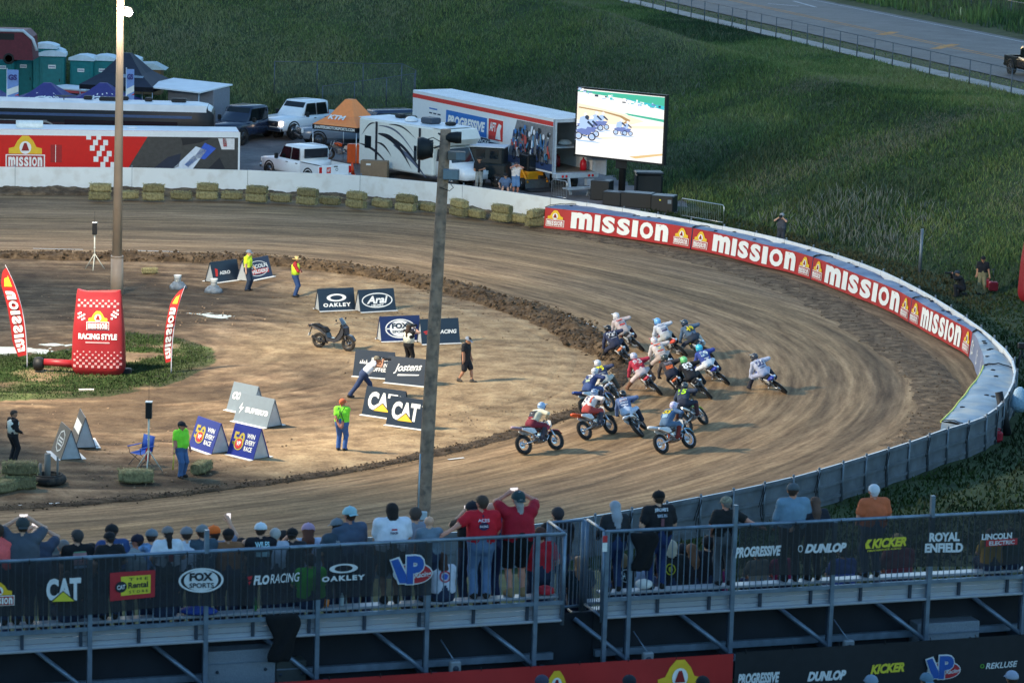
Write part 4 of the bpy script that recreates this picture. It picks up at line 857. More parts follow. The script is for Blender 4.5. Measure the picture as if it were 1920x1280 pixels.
 def mud(m):m.loft([[(.72+(R+.05)*math.cos(rad(a)),w*c,R+(R+.05)*math.sin(rad(a))+h)for c,h in((-1,-.02),(-.5,.01),(.5,.01),(1,-.02))]for a,w in((30,.05),(60,.07),(95,.075),(130,.05))],ma,True)
 part(("mud",accent),"front_fender",o,mud)
 def pegs(m):
  for y in(1,-1):m.tube([(-.02,y*.12,.36),(-.02,y*.27,.35)],.016,m_alu,6);m.box((.12,y*.17,.33),(.16,.02,.02),m_steel)
 part("pegs","footpeg",o,pegs);return o
def rider(bike,label,helmet,suit,legs,boots=(30,30,32),glove=(30,30,34),foot_out=True,back=None,up=.5,hip=.12,tuck=0.0,head=0.0,reach=0.0):
 """seated on the bike: hips on the seat, hands round the grips, inside boot skimming the dirt"""
 ln=-bike.rotation_euler[0];c,s=math.cos(ln),math.sin(ln)
 b=lambda x,y,z:A3(x,y*c+z*s,-y*s+z*c)
 f=Fig();f.pel=b(-.20,.0-hip*.3,.97)+A3(0,0,.03);u=A3(.62+tuck,math.sin(ln*up)*.9,.80-tuck*.5);u/=np.linalg.norm(u)
 f.chest=f.pel+u*.33;f.neck=f.chest+(u+A3(.25,0,.0))*.19;f.head=f.neck+A3(.12,.03+head*.5,.11);f.face=A3(1,.25+head,-.12);f.up=A3(.15,.05,1)
 f.side=A3(-.08,c**.5,-math.sin(ln*(1-up)*.6));f.hand={1:b(.27,.385,1.075)+A3(-.02,0,.015),-1:b(.27,-.385,1.075)+A3(-.02,0,.015)};f.elp={1:A3(-.3,.9,.35),-1:A3(-.3,-.9,.45)}
 f.hdir={1:A3(.5,-.7,-.2),-1:A3(.5,.7,-.2)};f.curl=1.0
 pr=b(-.02,-.20,.36);f.foot[-1]=A3(pr[0],pr[1],pr[2]+.01);f.knp[-1]=A3(1,-.5,.3);f.toe[-1]=A3(1,-.2,-.15)
 if foot_out:
  g=A3(.28+reach,math.sin(ln)*.8+.48,.02);f.foot[1]=g;f.knp[1]=A3(.7,.5,.9);f.toe[1]=A3(1,.1,0)
 else:pl=b(-.02,.20,.36);f.foot[1]=A3(pl[0],pl[1],max(pl[2],.03));f.knp[1]=A3(1,.6,.3)
 f.legs='boots';f.sleeve='long';f.hair='bald';f.sw=.19
 back=[(('text',q[1],q[2],q[3]-q[5]*.35,q[4]*1.6,q[5]*1.8,q[6])if q[0]=='text'else q)for q in(back or[])]
 o=person(bike.location,bike.rotation_euler[2],label,f,'fair',suit,legs,boots,None,helmet=helmet,gloves=glove,back=back,group="riders in the racing pack");return o
def num_back(t,col,under=None,sub=(200,200,205)):
 k=[]if under is None else[('bar',-.14,-.16,.14,.06,under)]
 return k+[('text',t,0,-.10,.20,.13,col),('bar',-.13,-.24,.13,-.215,sub),('bar',-.10,.09,.10,.115,sub)]
W_,K_=(206,206,208),(24,25,28)
def place_bike(px,py,yaw,lean,*a,**k):q=P(px,py);y=rad(yaw);return race_bike((q[0]+.70*math.cos(y),q[1]+.70*math.sin(y),.015),y,rad(lean),*a,**k)
b=place_bike(1206,658,108,45,"white and red motorcycle at the head of the pack",(120,120,126),(150,40,40));rider(b,"rider in white and red with white helmet at the head of the pack",(W_,(190,190,195)),(190,176,174),(184,170,164),boots=(60,30,34),back=[('bar',-.13,.03,.13,.10,(200,70,50)),('bar',-.13,-.02,.13,.0,(90,90,110)),('bar',-.13,-.10,.13,-.07,(120,120,140)),('bar',-.12,-.20,.12,-.14,(196,60,60))])
b=place_bike(1190,684,104,45,"black motorcycle with an orange fender hugging the inner dirt ridge",(214,120,70),(30,32,44));rider(b,"rider in black and white numbered 224, left boot down by the inner ridge",(K_,(50,56,70)),(48,56,84),(44,50,72),boots=(20,20,24),back=[('bar',-.16,-.14,.16,.08,(36,38,44)),('text',"224",.0,-.07,.24,.13,W_),('bar',-.12,-.2,.12,-.18,W_)])
b=place_bike(1286,668,112,45,"motorcycle with orange red tail under the rider in pale blue helmet",(214,78,52),(224,224,224));rider(b,"rider in white leathers with pale blue helmet, knee out",((120,180,226),(60,100,160)),(200,203,210),(180,182,180),boots=(30,30,36),back=[('bar',-.14,.06,.14,.09,(60,70,110)),('bar',-.12,-.02,.12,.04,(190,194,204)),('bar',-.13,-.12,.13,-.09,(70,80,120)),('bar',-.13,-.22,.13,-.16,(60,50,90))])
b=place_bike(1336,672,110,44,"dark motorcycle half hidden behind the cyan helmeted rider",(40,60,84),(200,190,60));rider(b,"rider in slate blue with yellow number 49 and dark helmet",((50,66,84),K_),(82,104,128),(52,60,74),boots=(186,180,170),back=[('bar',-.13,-.16,.13,.10,(50,58,50)),('text',"49",0,-.10,.2,.15,(232,214,40))])
b=place_bike(1366,721,108,46,"deep blue motorcycle with chunky rear tyre, beside the green helmeted rider",(34,50,150),(220,224,232));rider(b,"rider in blue and white numbered 59 with cyan helmet",((60,190,214),(40,120,170)),(58,76,150),(226,228,232),boots=(30,34,50),back=[('bar',-.13,-.15,.13,.08,(70,100,150)),('text',"59",0,-.08,.2,.14,(210,224,226)),('bar',-.10,-.24,.10,-.20,W_)])
b=place_bike(1473,737,110,48,"blue and white motorcycle alone on the outside of the pack",(40,56,150),(226,228,234));rider(b,"rider in white and navy numbered 26, alone outside the pack",((60,64,74),K_),(186,190,208),(170,174,196),boots=(40,42,54),reach=-.05,back=[('bar',-.15,-.16,.15,.09,(84,92,130)),('text',"26",.0,-.10,.24,.17,W_),('bar',-.12,-.24,.12,-.21,(60,66,110))])
b=place_bike(1278,708,106,44,"white and orange motorcycle in the middle of the pack behind a red one",(220,220,220),(206,90,52));rider(b,"rider in white with orange shoulders and white helmet, mid pack",(W_,(206,80,80)),(204,194,190),(184,168,160),boots=(34,28,30),back=[('bar',-.14,.06,.14,.13,(214,96,60)),('bar',-.10,-.02,.10,.02,(110,110,120)),('disc',0,-.10,.06,.05,(214,200,130)),('bar',-.13,-.24,.13,-.19,(206,90,60))])
b=place_bike(1240,740,104,44,"dark red motorcycle with knobbly rear tyre on the inside line",(176,34,52),(150,30,46));rider(b,"rider in crimson numbered 83, white leg stretched out to the inside",((190,190,206),(60,60,80)),(176,52,72),(208,190,188),boots=(128,92,72),reach=.02,back=[('bar',-.14,-.2,.14,.1,(166,36,56)),('text',"83",0,-.04,.2,.13,W_),('bar',-.03,-.15,.03,-.11,W_)])
b=place_bike(1293,745,98,42,"black and orange motorcycle tucked between the crimson rider and the black one",(206,96,44),(36,36,40));rider(b,"rider in black and orange with grey panel, tucked mid pack",((58,66,66),K_),(62,58,60),(40,44,60),boots=(28,28,30),foot_out=False,back=[('bar',-.14,-.06,.14,.10,(104,100,108)),('text',"T",0,-.03,.08,.10,(40,36,40)),('bar',-.14,-.24,.14,-.10,(206,98,54))])
b=place_bike(1334,747,102,45,"black motorcycle ridden by the green helmeted rider",(34,30,32),(150,40,44));rider(b,"rider in black numbered 83 with light green helmet",((124,206,130),(60,120,80)),(30,31,36),(34,36,42),boots=(22,22,24),back=[('text',"83",.0,-.06,.22,.16,(232,234,236)),('bar',-.10,.13,.10,.15,(190,194,200)),('bar',-.11,-.17,.0,-.14,(200,200,205)),('bar',.02,-.25,.10,-.18,(170,176,190))])
b=place_bike(1104,781,52,30,"blue motorcycle at the dirt ridge, rearmost bike of the inside line but one",(44,70,140),(70,110,180));rider(b,"rider in navy numbered 75 with white helmet at the dirt ridge",(W_,(60,64,80)),(44,60,104),(60,80,126),boots=(40,44,60),foot_out=False,up=.2,back=[('text',"75",0,-.05,.2,.14,W_),('bar',-.12,.12,.06,.15,(170,180,200)),('bar',-.08,-.22,.10,-.12,(176,190,160))])
b=place_bike(1168,755,96,45,"white and crimson motorcycle with muddy rear tyre near the ridge's end",(190,190,200),(190,50,66));rider(b,"rider in navy and yellow numbered 79 with white helmet",(W_,(60,66,100)),(72,76,100),(190,188,180),boots=(80,70,60),back=[('bar',-.14,-.12,.14,.10,(48,52,84)),('text',"79",0,-.05,.19,.15,(226,222,50)),('bar',-.13,-.2,.13,-.16,(150,156,170))])
b=place_bike(1102,824,50,30,"orange motorcycle with pointed orange rear fender, second from the back",(226,88,40),(44,44,50));rider(b,"rider in white and orange numbered 31 with striped helmet",((130,150,180),(40,44,60)),(214,206,204),(170,70,66),boots=(60,64,76),foot_out=False,up=.3,back=[('bar',-.12,-.14,.10,.08,(226,228,232)),('text',"31",-.01,-.10,.19,.15,(40,46,84)),('bar',.11,-.2,.16,.1,(220,90,56))])
b=place_bike(1206,819,84,44,"black motorcycle with silver tail and wide rear tyre, front and centre",(196,204,214),(40,44,60));rider(b,"rider in blue and white stripes with black helmet, front and centre",(K_,(80,92,110)),(86,108,150),(190,204,224),boots=(30,34,46),foot_out=False,back=[('bar',-.14,.04,.14,.10,(196,202,214)),('bar',-.14,-.03,.14,.0,(210,190,190)),('bar',-.13,-.12,.13,-.08,(210,216,226)),('bar',-.13,-.22,.13,-.17,(206,212,224))])
b=place_bike(1295,808,64,36,"black motorcycle with lime trim and white oval on its flank",(30,32,36),(160,200,60),plate=(26,27,30));rider(b,"rider in dark teal with lime number 15 and dark helmet",((50,60,68),(80,90,100)),(54,64,84),(38,44,62),boots=(70,40,40),back=[('text',"15",0,-.06,.2,.15,(180,230,50)),('bar',-.12,.12,.12,.14,(120,130,150))])
b=place_bike(1245,850,46,28,"white and light blue motorcycle, nearest of the pack",(214,226,236),(120,190,226),rim=(200,206,226));rider(b,"rider in denim blue numbered 65 with purple white helmet, nearest of the pack",((206,200,226),(90,80,150)),(70,100,136),(84,112,140),boots=(110,40,34),foot_out=False,up=.25,back=[('bar',-.13,-.10,.13,.08,(70,78,66)),('text',"65",0,-.07,.2,.13,(238,214,40)),('bar',-.11,-.26,.11,-.12,(150,180,200))])
b=place_bike(986,852,40,24,"maroon and silver motorcycle trailing behind the whole pack",(150,130,146),(176,44,60));rider(b,"rider in cream and maroon numbered 4, trailing behind the pack",((150,180,214),(60,80,130)),(210,204,180),(120,40,56),boots=(60,60,70),foot_out=False,up=.15,back=[('bar',-.13,-.22,.13,.05,(44,48,60)),('disc',-.02,-.02,.09,.08,W_),('text',"4",-.02,-.07,.07,.11,(30,32,40)),('bar',-.13,-.28,.13,-.22,(150,40,54))])
m_board=C(30,42,56,rough=.35,var=.06);m_alup=mat("board_aluminium",srgb(190,196,200),rough=.4,metal=.3,var=.1);m_blueb=C(34,44,130,rough=.35,var=.06);m_greyb=C(112,124,132,rough=.4,var=.06)
GA="A-frame sign boards in the infield"
def a_frame(px0,py0,px1,py1,h,label,face,art,deep=.31,lean=.30,back=None):
 """two boards leaning together; (px0,py0)-(px1,py1) is the foot of the visible face, left to right"""
 p,q=P(px0,py0,.03),P(px1,py1,.03);d=q-p;w=float(np.linalg.norm(d));a=math.atan2(d[1],d[0]);o=thing("a_frame_sign",p,a,label,"sign board",GA)
 if px1<px0:pass
 for nm,y0,s in(("front_board",0.0,1),("back_board",deep*2,-1)):
  mb=MB();b=Vector((0,y0,0));V=Vector((0,s*lean*1.0,h));L=V.length
  U=Vector((w,0,0));N=Vector((0,-s*h,lean)).normalized();c=[b,b+U,b+U+V,b+V];t=N*-.02
  mb.add([x for x in c]+[x+t for x in c],[(0,1,2,3),(7,6,5,4),(0,4,5,1),(1,5,6,2),(2,6,7,3),(3,7,4,0)],m_board if face is None else face)
  mb.box((w/2,y0-s*.07,.012),(w+.02,.16,.016),m_white)
  if s==1 and art:art(mb,frame(b,U,V,N,.006),w,L)
  mb.build(nm,o)
 mb=MB();mb.prism([(-.0,0.02),(deep*2,.02),(deep+.0+.0,h*.98)]if False else[(0.03,.03),(deep*2-.03,.03),(deep*2-lean,h-.02),(lean,h-.02)],.03,.045,m_alup,'YZ');mb.build("side_panel",o)
 mb=MB();mb.prism([(0.03,.03),(deep*2-.03,.03),(deep*2-lean,h-.02),(lean,h-.02)],w-.045,w-.03,m_alup,'YZ');mb.build("side_panel",o)
 return o
def art_ring(mb,fr,w,h):mb.ring(fr,w*.5,h*.58,w*.27,h*.17,w*.10,h*.065,m_white,1);mb.text(fr,"OAKLEY",w*.12,h*.18,w*.76,h*.17,m_white,1,.05,0,1.3)
def art_arai(mb,fr,w,h):mb.ring(fr,w*.5,h*.5,w*.43,h*.33,w*.03,h*.045,m_white,1);mb.text(fr,"Arai",w*.20,h*.36,w*.60,h*.34,m_white,1,.035,.3);mb.text(fr,"HELMET",w*.33,h*.24,w*.34,h*.09,m_white,1,.03)
def art_fox(mb,fr,w,h,m_in=None):
 m_in=m_in or m_board;mb.ring(fr,w*.5,h*.5,w*.38,h*.38,w*.03,h*.045,m_white,1);mb.disc(fr,w*.5,h*.5,w*.27,h*.32,m_white,1);mb.text(fr,"FOX",w*.29,h*.50,w*.42,h*.22,m_in,2,.05);mb.text(fr,"SPORTS",w*.29,h*.33,w*.42,h*.10,m_in,2,.03)
 for s in(-1,1):mb.quad(fr,w*(.5+s*.27),h*.48,w*(.5+s*.38),h*.53,m_white,1)
m_redp=C(206,50,44)
def art_flo(mb,fr,w,h):mb.poly(fr,[(w*.06,h*.50),(w*.17,h*.54),(w*.17,h*.49),(w*.09,h*.46)],m_redp,1);mb.poly(fr,[(w*.09,h*.44),(w*.17,h*.46),(w*.14,h*.38)],m_redp,1);mb.text(fr,"FLORACING",w*.19,h*.40,w*.74,h*.16,m_white,1,.035,.2)
def art_juniper(mb,fr,w,h):
 for i,t in enumerate(("JUNIPER","MOUNTAIN","COFFEE")):mb.text(fr,t,w*.42-.02*w*i,h*(.60-.18*i),w*.44,h*.15,m_white,1,.02)
 for i in range(4):mb.poly(fr,[(w*(.14+.05*i),h*.5),(w*(.19+.05*i),h*.5),(w*(.165+.05*i),h*(.62+.05*(i%2)))],m_white,1)
def art_josten(mb,fr,w,h):mb.text(fr,"Jostens",w*.18,h*.36,w*.68,h*.36,m_white,1,.02,.35,rise=.12);mb.poly(fr,[(w*.28,h*.30),(w*.80,h*.38),(w*.82,h*.42),(w*.30,h*.36)],m_white,1)
def art_cat(mb,fr,w,h):mb.text(fr,"CAT",w*.10,h*.22,w*.72,h*.62,m_white,1,.05);mb.poly(fr,[(w*.24,h*.18),(w*.72,h*.18),(w*.48,h*.50)],m_board,2);mb.poly(fr,[(w*.28,h*.20),(w*.68,h*.20),(w*.48,h*.46)],m_gold,3);mb.ring(fr,w*.88,h*.78,w*.02,h*.03,w*.007,h*.01,m_white,1,10)
def art_win(mb,fr,w,h):
 mb.text(fr,"50",w*.08,h*.34,w*.42,h*.42,C(184,164,66),1,.03);mb.ring(fr,w*.33,h*.40,w*.17,h*.20,w*.03,h*.03,C(206,178,60),2);mb.disc(fr,w*.33,h*.40,w*.12,h*.15,m_redp,2);mb.text(fr,"VP",w*.25,h*.34,w*.16,h*.14,m_white,3,.04)
 for i,t in enumerate(("WIN","EVERY","RACE")):mb.text(fr,t,w*.56,h*(.62-.20*i),w*(.30 if i!=1 else .36),h*.15,m_white,1,.03)
def art_corn(mb,fr,w,h):mb.text(fr,"CONTI",w*.10,h*.42,w*.7,h*.26,m_white,1,.06,.25)
def art_super(mb,fr,w,h):mb.text(fr,"SUPER73",w*.26,h*.38,w*.66,h*.18,m_white,1,.05);mb.poly(fr,[(w*.14,h*.70),(w*.07,h*.46),(w*.13,h*.47),(w*.10,h*.28),(w*.20,h*.54),(w*.13,h*.52)],m_white,1)
def art_aero(mb,fr,w,h):mb.text(fr,"AERO",w*.26,h*.36,w*.4,h*.16,m_white,1,.02);mb.poly(fr,[(w*.10,h*.30),(w*.18,h*.30),(w*.22,h*.62),(w*.13,h*.70)],m_redp,1)
def art_lincoln(mb,fr,w,h):mb.ring(fr,w*.5,h*.5,w*.4,h*.36,w*.02,h*.03,m_white,1,4*6);mb.text(fr,"LINCOLN",w*.14,h*.52,w*.74,h*.18,m_white,1,.04);mb.text(fr,"WELDERS",w*.16,h*.28,w*.7,h*.17,m_white,1,.04);mb.quad(fr,w*.12,h*.25,w*.9,h*.47,m_redp,.5)
def art_badge(mb,fr,w,h):mb.ring(fr,w*.5,h*.5,w*.3,h*.36,w*.05,h*.05,m_white,1,8);[mb.quad(fr,w*.32,h*(.36+.1*i),w*.68,h*(.41+.1*i),m_white,1)for i in range(3)]
def art_plate(mb,fr,w,h):mb.quad(fr,w*.08,h*.42,w*.9,h*.74,m_white,1)
a_frame(599,584,667,581,.92,"black A-frame board with a white ring above white capitals",None,art_ring)
a_frame(676,586,743,582,.92,"black A-frame board with white script inside a thin white oval",None,art_arai)
a_frame(715,641,790,638,.98,"navy A-frame board with a filled white oval, behind the long haired photographer",C(28,40,84,rough=.35,var=.06),art_fox)
a_frame(791,646,863,643,.98,"black A-frame board with a red arrow mark, partly behind the wooden pole",None,art_flo)
a_frame(661,705,735,711,.98,"black A-frame board with three lines of words behind the crouching photographer",None,art_juniper)
a_frame(721,717,797,725,.98,"black A-frame board with large underlined white script",None,art_josten)
a_frame(678,777,752,788,1.0,"rear one of the two black boards with white letters over a yellow triangle",None,art_cat)
a_frame(723,796,794,806,1.0,"front one of the two black boards with white letters over a yellow triangle",None,art_cat)
a_frame(353,837,396,852,1.02,"blue A-frame board with a gold number, beside the man in the lime shirt",m_blueb,art_win,deep=.38,lean=.37)
a_frame(425,851,474,863,1.02,"blue A-frame board with a gold number, farther from the man in the lime shirt",m_blueb,art_win,deep=.38,lean=.37)
a_frame(424,768,470,778,.98,"grey A-frame board half covered by another grey board",m_greyb,art_corn,deep=.38,lean=.37)
a_frame(437,789,500,803,.98,"grey A-frame board with a white lightning bolt mark",m_greyb,art_super,deep=.38,lean=.37)
a_frame(402,531,452,524,.90,"black A-frame board with a red flame mark beside the bucket seats",None,art_aero)
a_frame(464,528,512,518,.92,"dark A-frame board with a framed two line logo behind the yellow shirted marshal",C(36,46,74,rough=.35),art_lincoln)
a_frame(95,846,113,863,1.0,"dark A-frame board seen edge on with a white framed badge",C(72,76,84,rough=.4),art_badge,deep=.36,lean=.35)
a_frame(130,823,140,841,1.05,"dark A-frame board seen edge on with a white plate, behind another board",C(72,76,84,rough=.4),art_plate,deep=.36,lean=.35)
def light_pole():
 p=P(219,553,0);o=thing("light_pole",p,0,"tall tapered brown steel light pole with a glowing lamp near its top","light pole");m_pole=mat("painted_pole",srgb(168,146,126),rough=.5,var=.12,scale=1.2,dirt=((.20,.16,.13),.8,.4));lean=.02
 mb=MB();mb.tube([(0,0,-.2),(.0,0,1.65)],[.285,.265],m_pole,20);mb.tube([(0,0,1.63),(0,0,1.72)],[.275,.275],m_pole,20);mb.build("pole_base",o)
 mb=MB();mb.tube([(0,0,1.7),(lean*2,0,8),(lean*4,0,18)],[.215,.17,.11],m_pole,20);mb.tube([(lean*1,0,6.0),(lean*1,0,6.03)],[.186,.186],m_pole,20);mb.build("shaft",o)
 m_lamp=mat("lit_lamp",(1,1,1),var=0,emit=((1.0,.90,.66),70.0));lamp_c=P_at(241,24,p[1]-.35)-p
 mb=MB();mb.T=Matrix.Translation(Vector(lamp_c));mb.ball((0,-.05,0),(.17,.12,.15),m_lamp,18,12);l_=mb.build("lamp",o);mb=MB();mb.T=Matrix.Translation(Vector(lamp_c));mb.lathe([(.10,.32),(.21,.12),(.23,-.02)],m_steel,18,'Y');mb.tube([(0,.2,.06),(-.1,.3,.2),(-.3,.34,.22)],.03,m_steel,6);mb.build("lamp_housing",o)
 return o
light_pole()
o=thing("floodlight_pole",(FLOOD[0],FLOOD[1]-.3,0),0,"tall pole with a bank of floodlights at the infield's edge","light pole");mb=MB();mb.tube([(0,0,-.2),(0,0,20)],[.24,.12],m_steel,14);mb.build("shaft",o)
mb=MB();mb.box((0,.0,19.9),(3.4,.12,.14),m_steel);mb.build("crossarm",o)
for k in range(4):mb=MB();mb.lathe([(.10,.3),(.24,.08),(.25,0),(.0,.01)],m_steel,14,'Y',(-1.35+.9*k,-.1,19.5));mb.build("lamp_housing",o)
def wood_pole():
 b,t=P_at(792,985,89.2),P_at(836,243,90.0);v=t-b;o=thing("utility_pole",b,0,"weathered wooden utility pole with grey boxes and two dark floodlights near its top","utility pole")
 m_wood=mat("weathered_wood",srgb(166,134,112),rough=.9,var=.4,scale=3,bump=.8,bscale=12,dirt=((.07,.06,.06),5,.6));V=Vector(v);mb=MB();n=26;vs=[]
 for i in range(9):
  for k in range(n):a=2*math.pi*k/n;r=(.205-.06*i/8)*(1+.05*math.sin(k*7.3)+.03*math.sin(k*3.1+i));c=V*(i/8);vs.append((c.x+r*math.cos(a),c.y+r*math.sin(a),c.z))
 mb.add(vs,[(i*n+k,i*n+(k+1)%n,(i+1)*n+(k+1)%n,(i+1)*n+k)for i in range(8)for k in range(n)]+[tuple(8*n+k for k in range(n))],m_wood,True);mb.build("post",o)
 mg=C(120,130,140,rough=.5,metal=.3);S1=px_m(90.0)
 def q(px,py,y):return Vector(P_at(px,py,y)-b)
 mb=MB();c=q(856,292,89.75);mb.bevbox(c,(.50,.3,.24),C(110,104,100,rough=.7),.02);mb.box(c+Vector((.12,-.155,.0)),(.26,.02,.2),mg);mb.build("ballast_box",o)
 mb=MB();c=q(846,327,89.7);mb.bevbox(c,(.46,.24,.30),mg,.02);mb.box(c+Vector((-.02,-.125,0)),(.40,.012,.24),C(140,150,158,rough=.4,metal=.3));mb.build("control_box",o)
 for(px,py,sx)in((796,279,-1),(852,258,1)):
  c=q(px,py,89.95);mb=MB();r_=.33 if sx<0 else .17;mb.T=Matrix.Translation(c);mb.lathe([(r_*.35,.25*-sx),(r_*.8,.15*-sx),(r_,-.06*-sx),(r_*.97,-.2*-sx),(r_*.2,-.16*-sx)],m_black,20,'X')
  for k in range(10):a=2*math.pi*k/10;mb.box((.16*-sx,r_*.72*math.cos(a),r_*.72*math.sin(a)),(.16,.02,.10),m_black,rx=a)
  mb.tube([(.26*-sx,0,.02),(.45*-sx,0,.1),(.6*-sx if sx<0 else .3*-sx,.1,.0)],.025,m_steel,6);mb.build("floodlight",o)
 mb=MB();mb.tube([q(845,345,89.65),q(850,352,89.65),q(843,358,89.65),q(824,351,89.7)],.012,m_black,5);mb.tube([q(800,262,89.9),q(812,258,89.9),q(826,266,89.8)],.014,m_black,5);mb.build("cable",o)
 mb=MB();c=q(791,966,88.9);mb.bevbox(c,(.30,.16,.24),C(190,198,204,rough=.5),.02);mb.build("meter_box",o)
 mb=MB();mb.tube([q(788,850,88.98),q(783,990,88.9)],.022,C(170,178,184,metal=.4,rough=.4),8);mb.tube([q(795,975,88.85),q(795,1010,88.8)],.03,C(170,178,184,metal=.4,rough=.4),8);mb.build("conduit",o)
wood_pole()
def signal(px,py,toppy,label,s=1):
 p=P(px,py,.03);h=(py-toppy)/px_m(p[1])*1.02;o=thing("signal_stand",p,0,label,"signal light","race signals on tripods");m_pipe=C(206,204,190,rough=.4,var=.08)
 mb=MB();mb.tube([(0,0,.25),(0,0,h-.5)],.03,m_pipe,8);mb.tube([(0,0,h*.45),(0,0,h*.45+.05)],.042,m_pipe,8);mb.build("mast",o)
 for k in range(3):a=(.35,2.75,4.7)[k];mb=MB();mb.tube([(0,0,.72),(.46*math.cos(a),.46*math.sin(a),0)],.022,m_pipe,7);mb.build("leg",o)
 mb=MB();mb.bevbox((0,0,h-.27),(.20,.22,.54),m_black,.02);mb.box((0,0,h+.005),(.22,.24,.02),m_white);hd=mb.build("signal_head",o)
 for k,c in enumerate(((214,64,40),(60,50,40),(206,120,40))):mb=MB();mb.lathe([(.0,0),(.05,.008),(.06,.02)],C(*c,rough=.3),12,'X',(-.112 if s>0 else .098,0,h-.10-.16*k));mb.build("lens",hd)
 mb=MB();mb.tube([(0,.0,h),(.0,0,h+.5)],.006,m_black,4);mb.build("antenna",o)
signal(177,505,416,"signal on a white tripod beside the far edge, left of the tall light pole");signal(278,884,748,"signal on a white tripod beside the blue folding chair")
def inflatable(px,py,W,Hh,label,rz,name="inflatable_sack",D=.85):
 p=P(px,py,.03);o=thing(name,p,rz,label,"inflatable");mb=MB();m_i=mat("red_inflatable",srgb(146,34,40),rough=.45,var=.1,scale=2,bump=.3,bscale=2.5);m_ck=C(214,160,160,rough=.5)
 def pt(u,t):
  a=2*math.pi*u;e=.55;cx_=math.copysign(abs(math.cos(a))**e,math.cos(a));sx_=math.copysign(abs(math.sin(a))**e,math.sin(a));k=np.interp(t,[0,.05,.12,.5,.85,.93,1.0],[.86,.97,1.0,.96,.86,.84,.80]);dk=np.interp(t,[0,.06,.2,.6,.9,1.0],[.7,.95,1,.85,.45,.30])
  return(W/2*k*cx_,D/2*dk*sx_+.10*t*0,Hh*t+.05*math.cos(a*2)*(t>.9))
 n,K=48,26;vs=[pt(k/n,i/K)for i in range(K+1)for k in range(n)]
 mb.add(vs,[(i*n+k,i*n+(k+1)%n,(i+1)*n+(k+1)%n,(i+1)*n+k)for i in range(K)for k in range(n)],m_i,True);mb.add([pt(k/n,1)for k in range(n)],[tuple(range(n))],m_i)
 def fr(u,v,ly=1):
  x=u/(W/2);t=v/Hh;k=np.interp(t,[0,.05,.12,.5,.85,.93,1.0],[.86,.97,1.0,.96,.86,.84,.80]);dk=np.interp(t,[0,.06,.2,.6,.9,1.0],[.7,.95,1,.85,.45,.30]);c=min(.999,abs(x)/k)**(1/.55);s_=math.sqrt(max(0,1-c*c))**.55
  return Vector((u,-D/2*dk*s_-.014*ly,v))
 return o,mb,fr,m_i,m_ck
def checks(mb,fr,u0,u1,v0,v1,nu,nv,m,fade=0):
 for i in range(nu):
  for j in range(nv):
   if(i+j)%2==0:g=.12+fade*(j/nv);du,dv=(u1-u0)/nu,(v1-v0)/nv;mb.quad(fr,u0+du*(i+g/2),v0+dv*(j+g/2),u0+du*(i+1-g/2),v0+dv*(j+1-g/2),m,1)
o,mb,fr,m_i,m_ck=inflatable(185,700,2.02,3.15,"big red inflatable sack with a bell logo and pale checks in the infield grass",.0)
checks(mb,fr,-.92,.92,.28,.95,16,6,m_ck,.5);checks(mb,fr,-.78,.78,2.55,2.85,14,3,m_ck,.3);mission_mark(mb,fr,-.42,1.72,.84,.72,1)
mb.text(fr,"RACING STYLE",-.72,1.36,1.44,.22,m_white,1,.05);mb.quad(fr,-.45,1.22,.45,1.27,m_ck,1,nu=6)
for sx in(-1,1):
 for i in range(4):
  for j in range(4):
   if(i+j)%2==0:u,v=sx*.62-.14+i*.07,2.12+j*.07+(i*.03 if sx>0 else-i*.03);mb.quad(fr,u,v,u+.07,v+.07,m_white,1)
mb.build("bag",o);mb=MB();mb.tube([(-.95,0,.34),(-1.5,.0,.36),(-2.05,-.02,.38)],[.15,.14,.13],m_i,12);mb.build("air_duct",o);mb=MB();mb.lathe([(.12,-.20),(.24,-.16),(.27,0),(.24,.14),(.14,.2)],m_black,18,'X',(-2.25,0,.30));mb.build("blower",o)
mb=MB();mb.bevbox((1.0,.15,.10),(.42,.34,.22),m_black,.04);mb.build("sandbag",o)
o,mb,fr,m_i,m_ck=inflatable(1955,562,2.6,3.5,"edge of a second red inflatable with pale checks in the grass beyond the wall",.5)
checks(mb,fr,-1.15,1.15,.3,1.6,14,9,m_ck,.4);mb.text(fr,"mission",-.8,2.2,1.6,.4,m_white,1,.05);mb.build("bag",o)
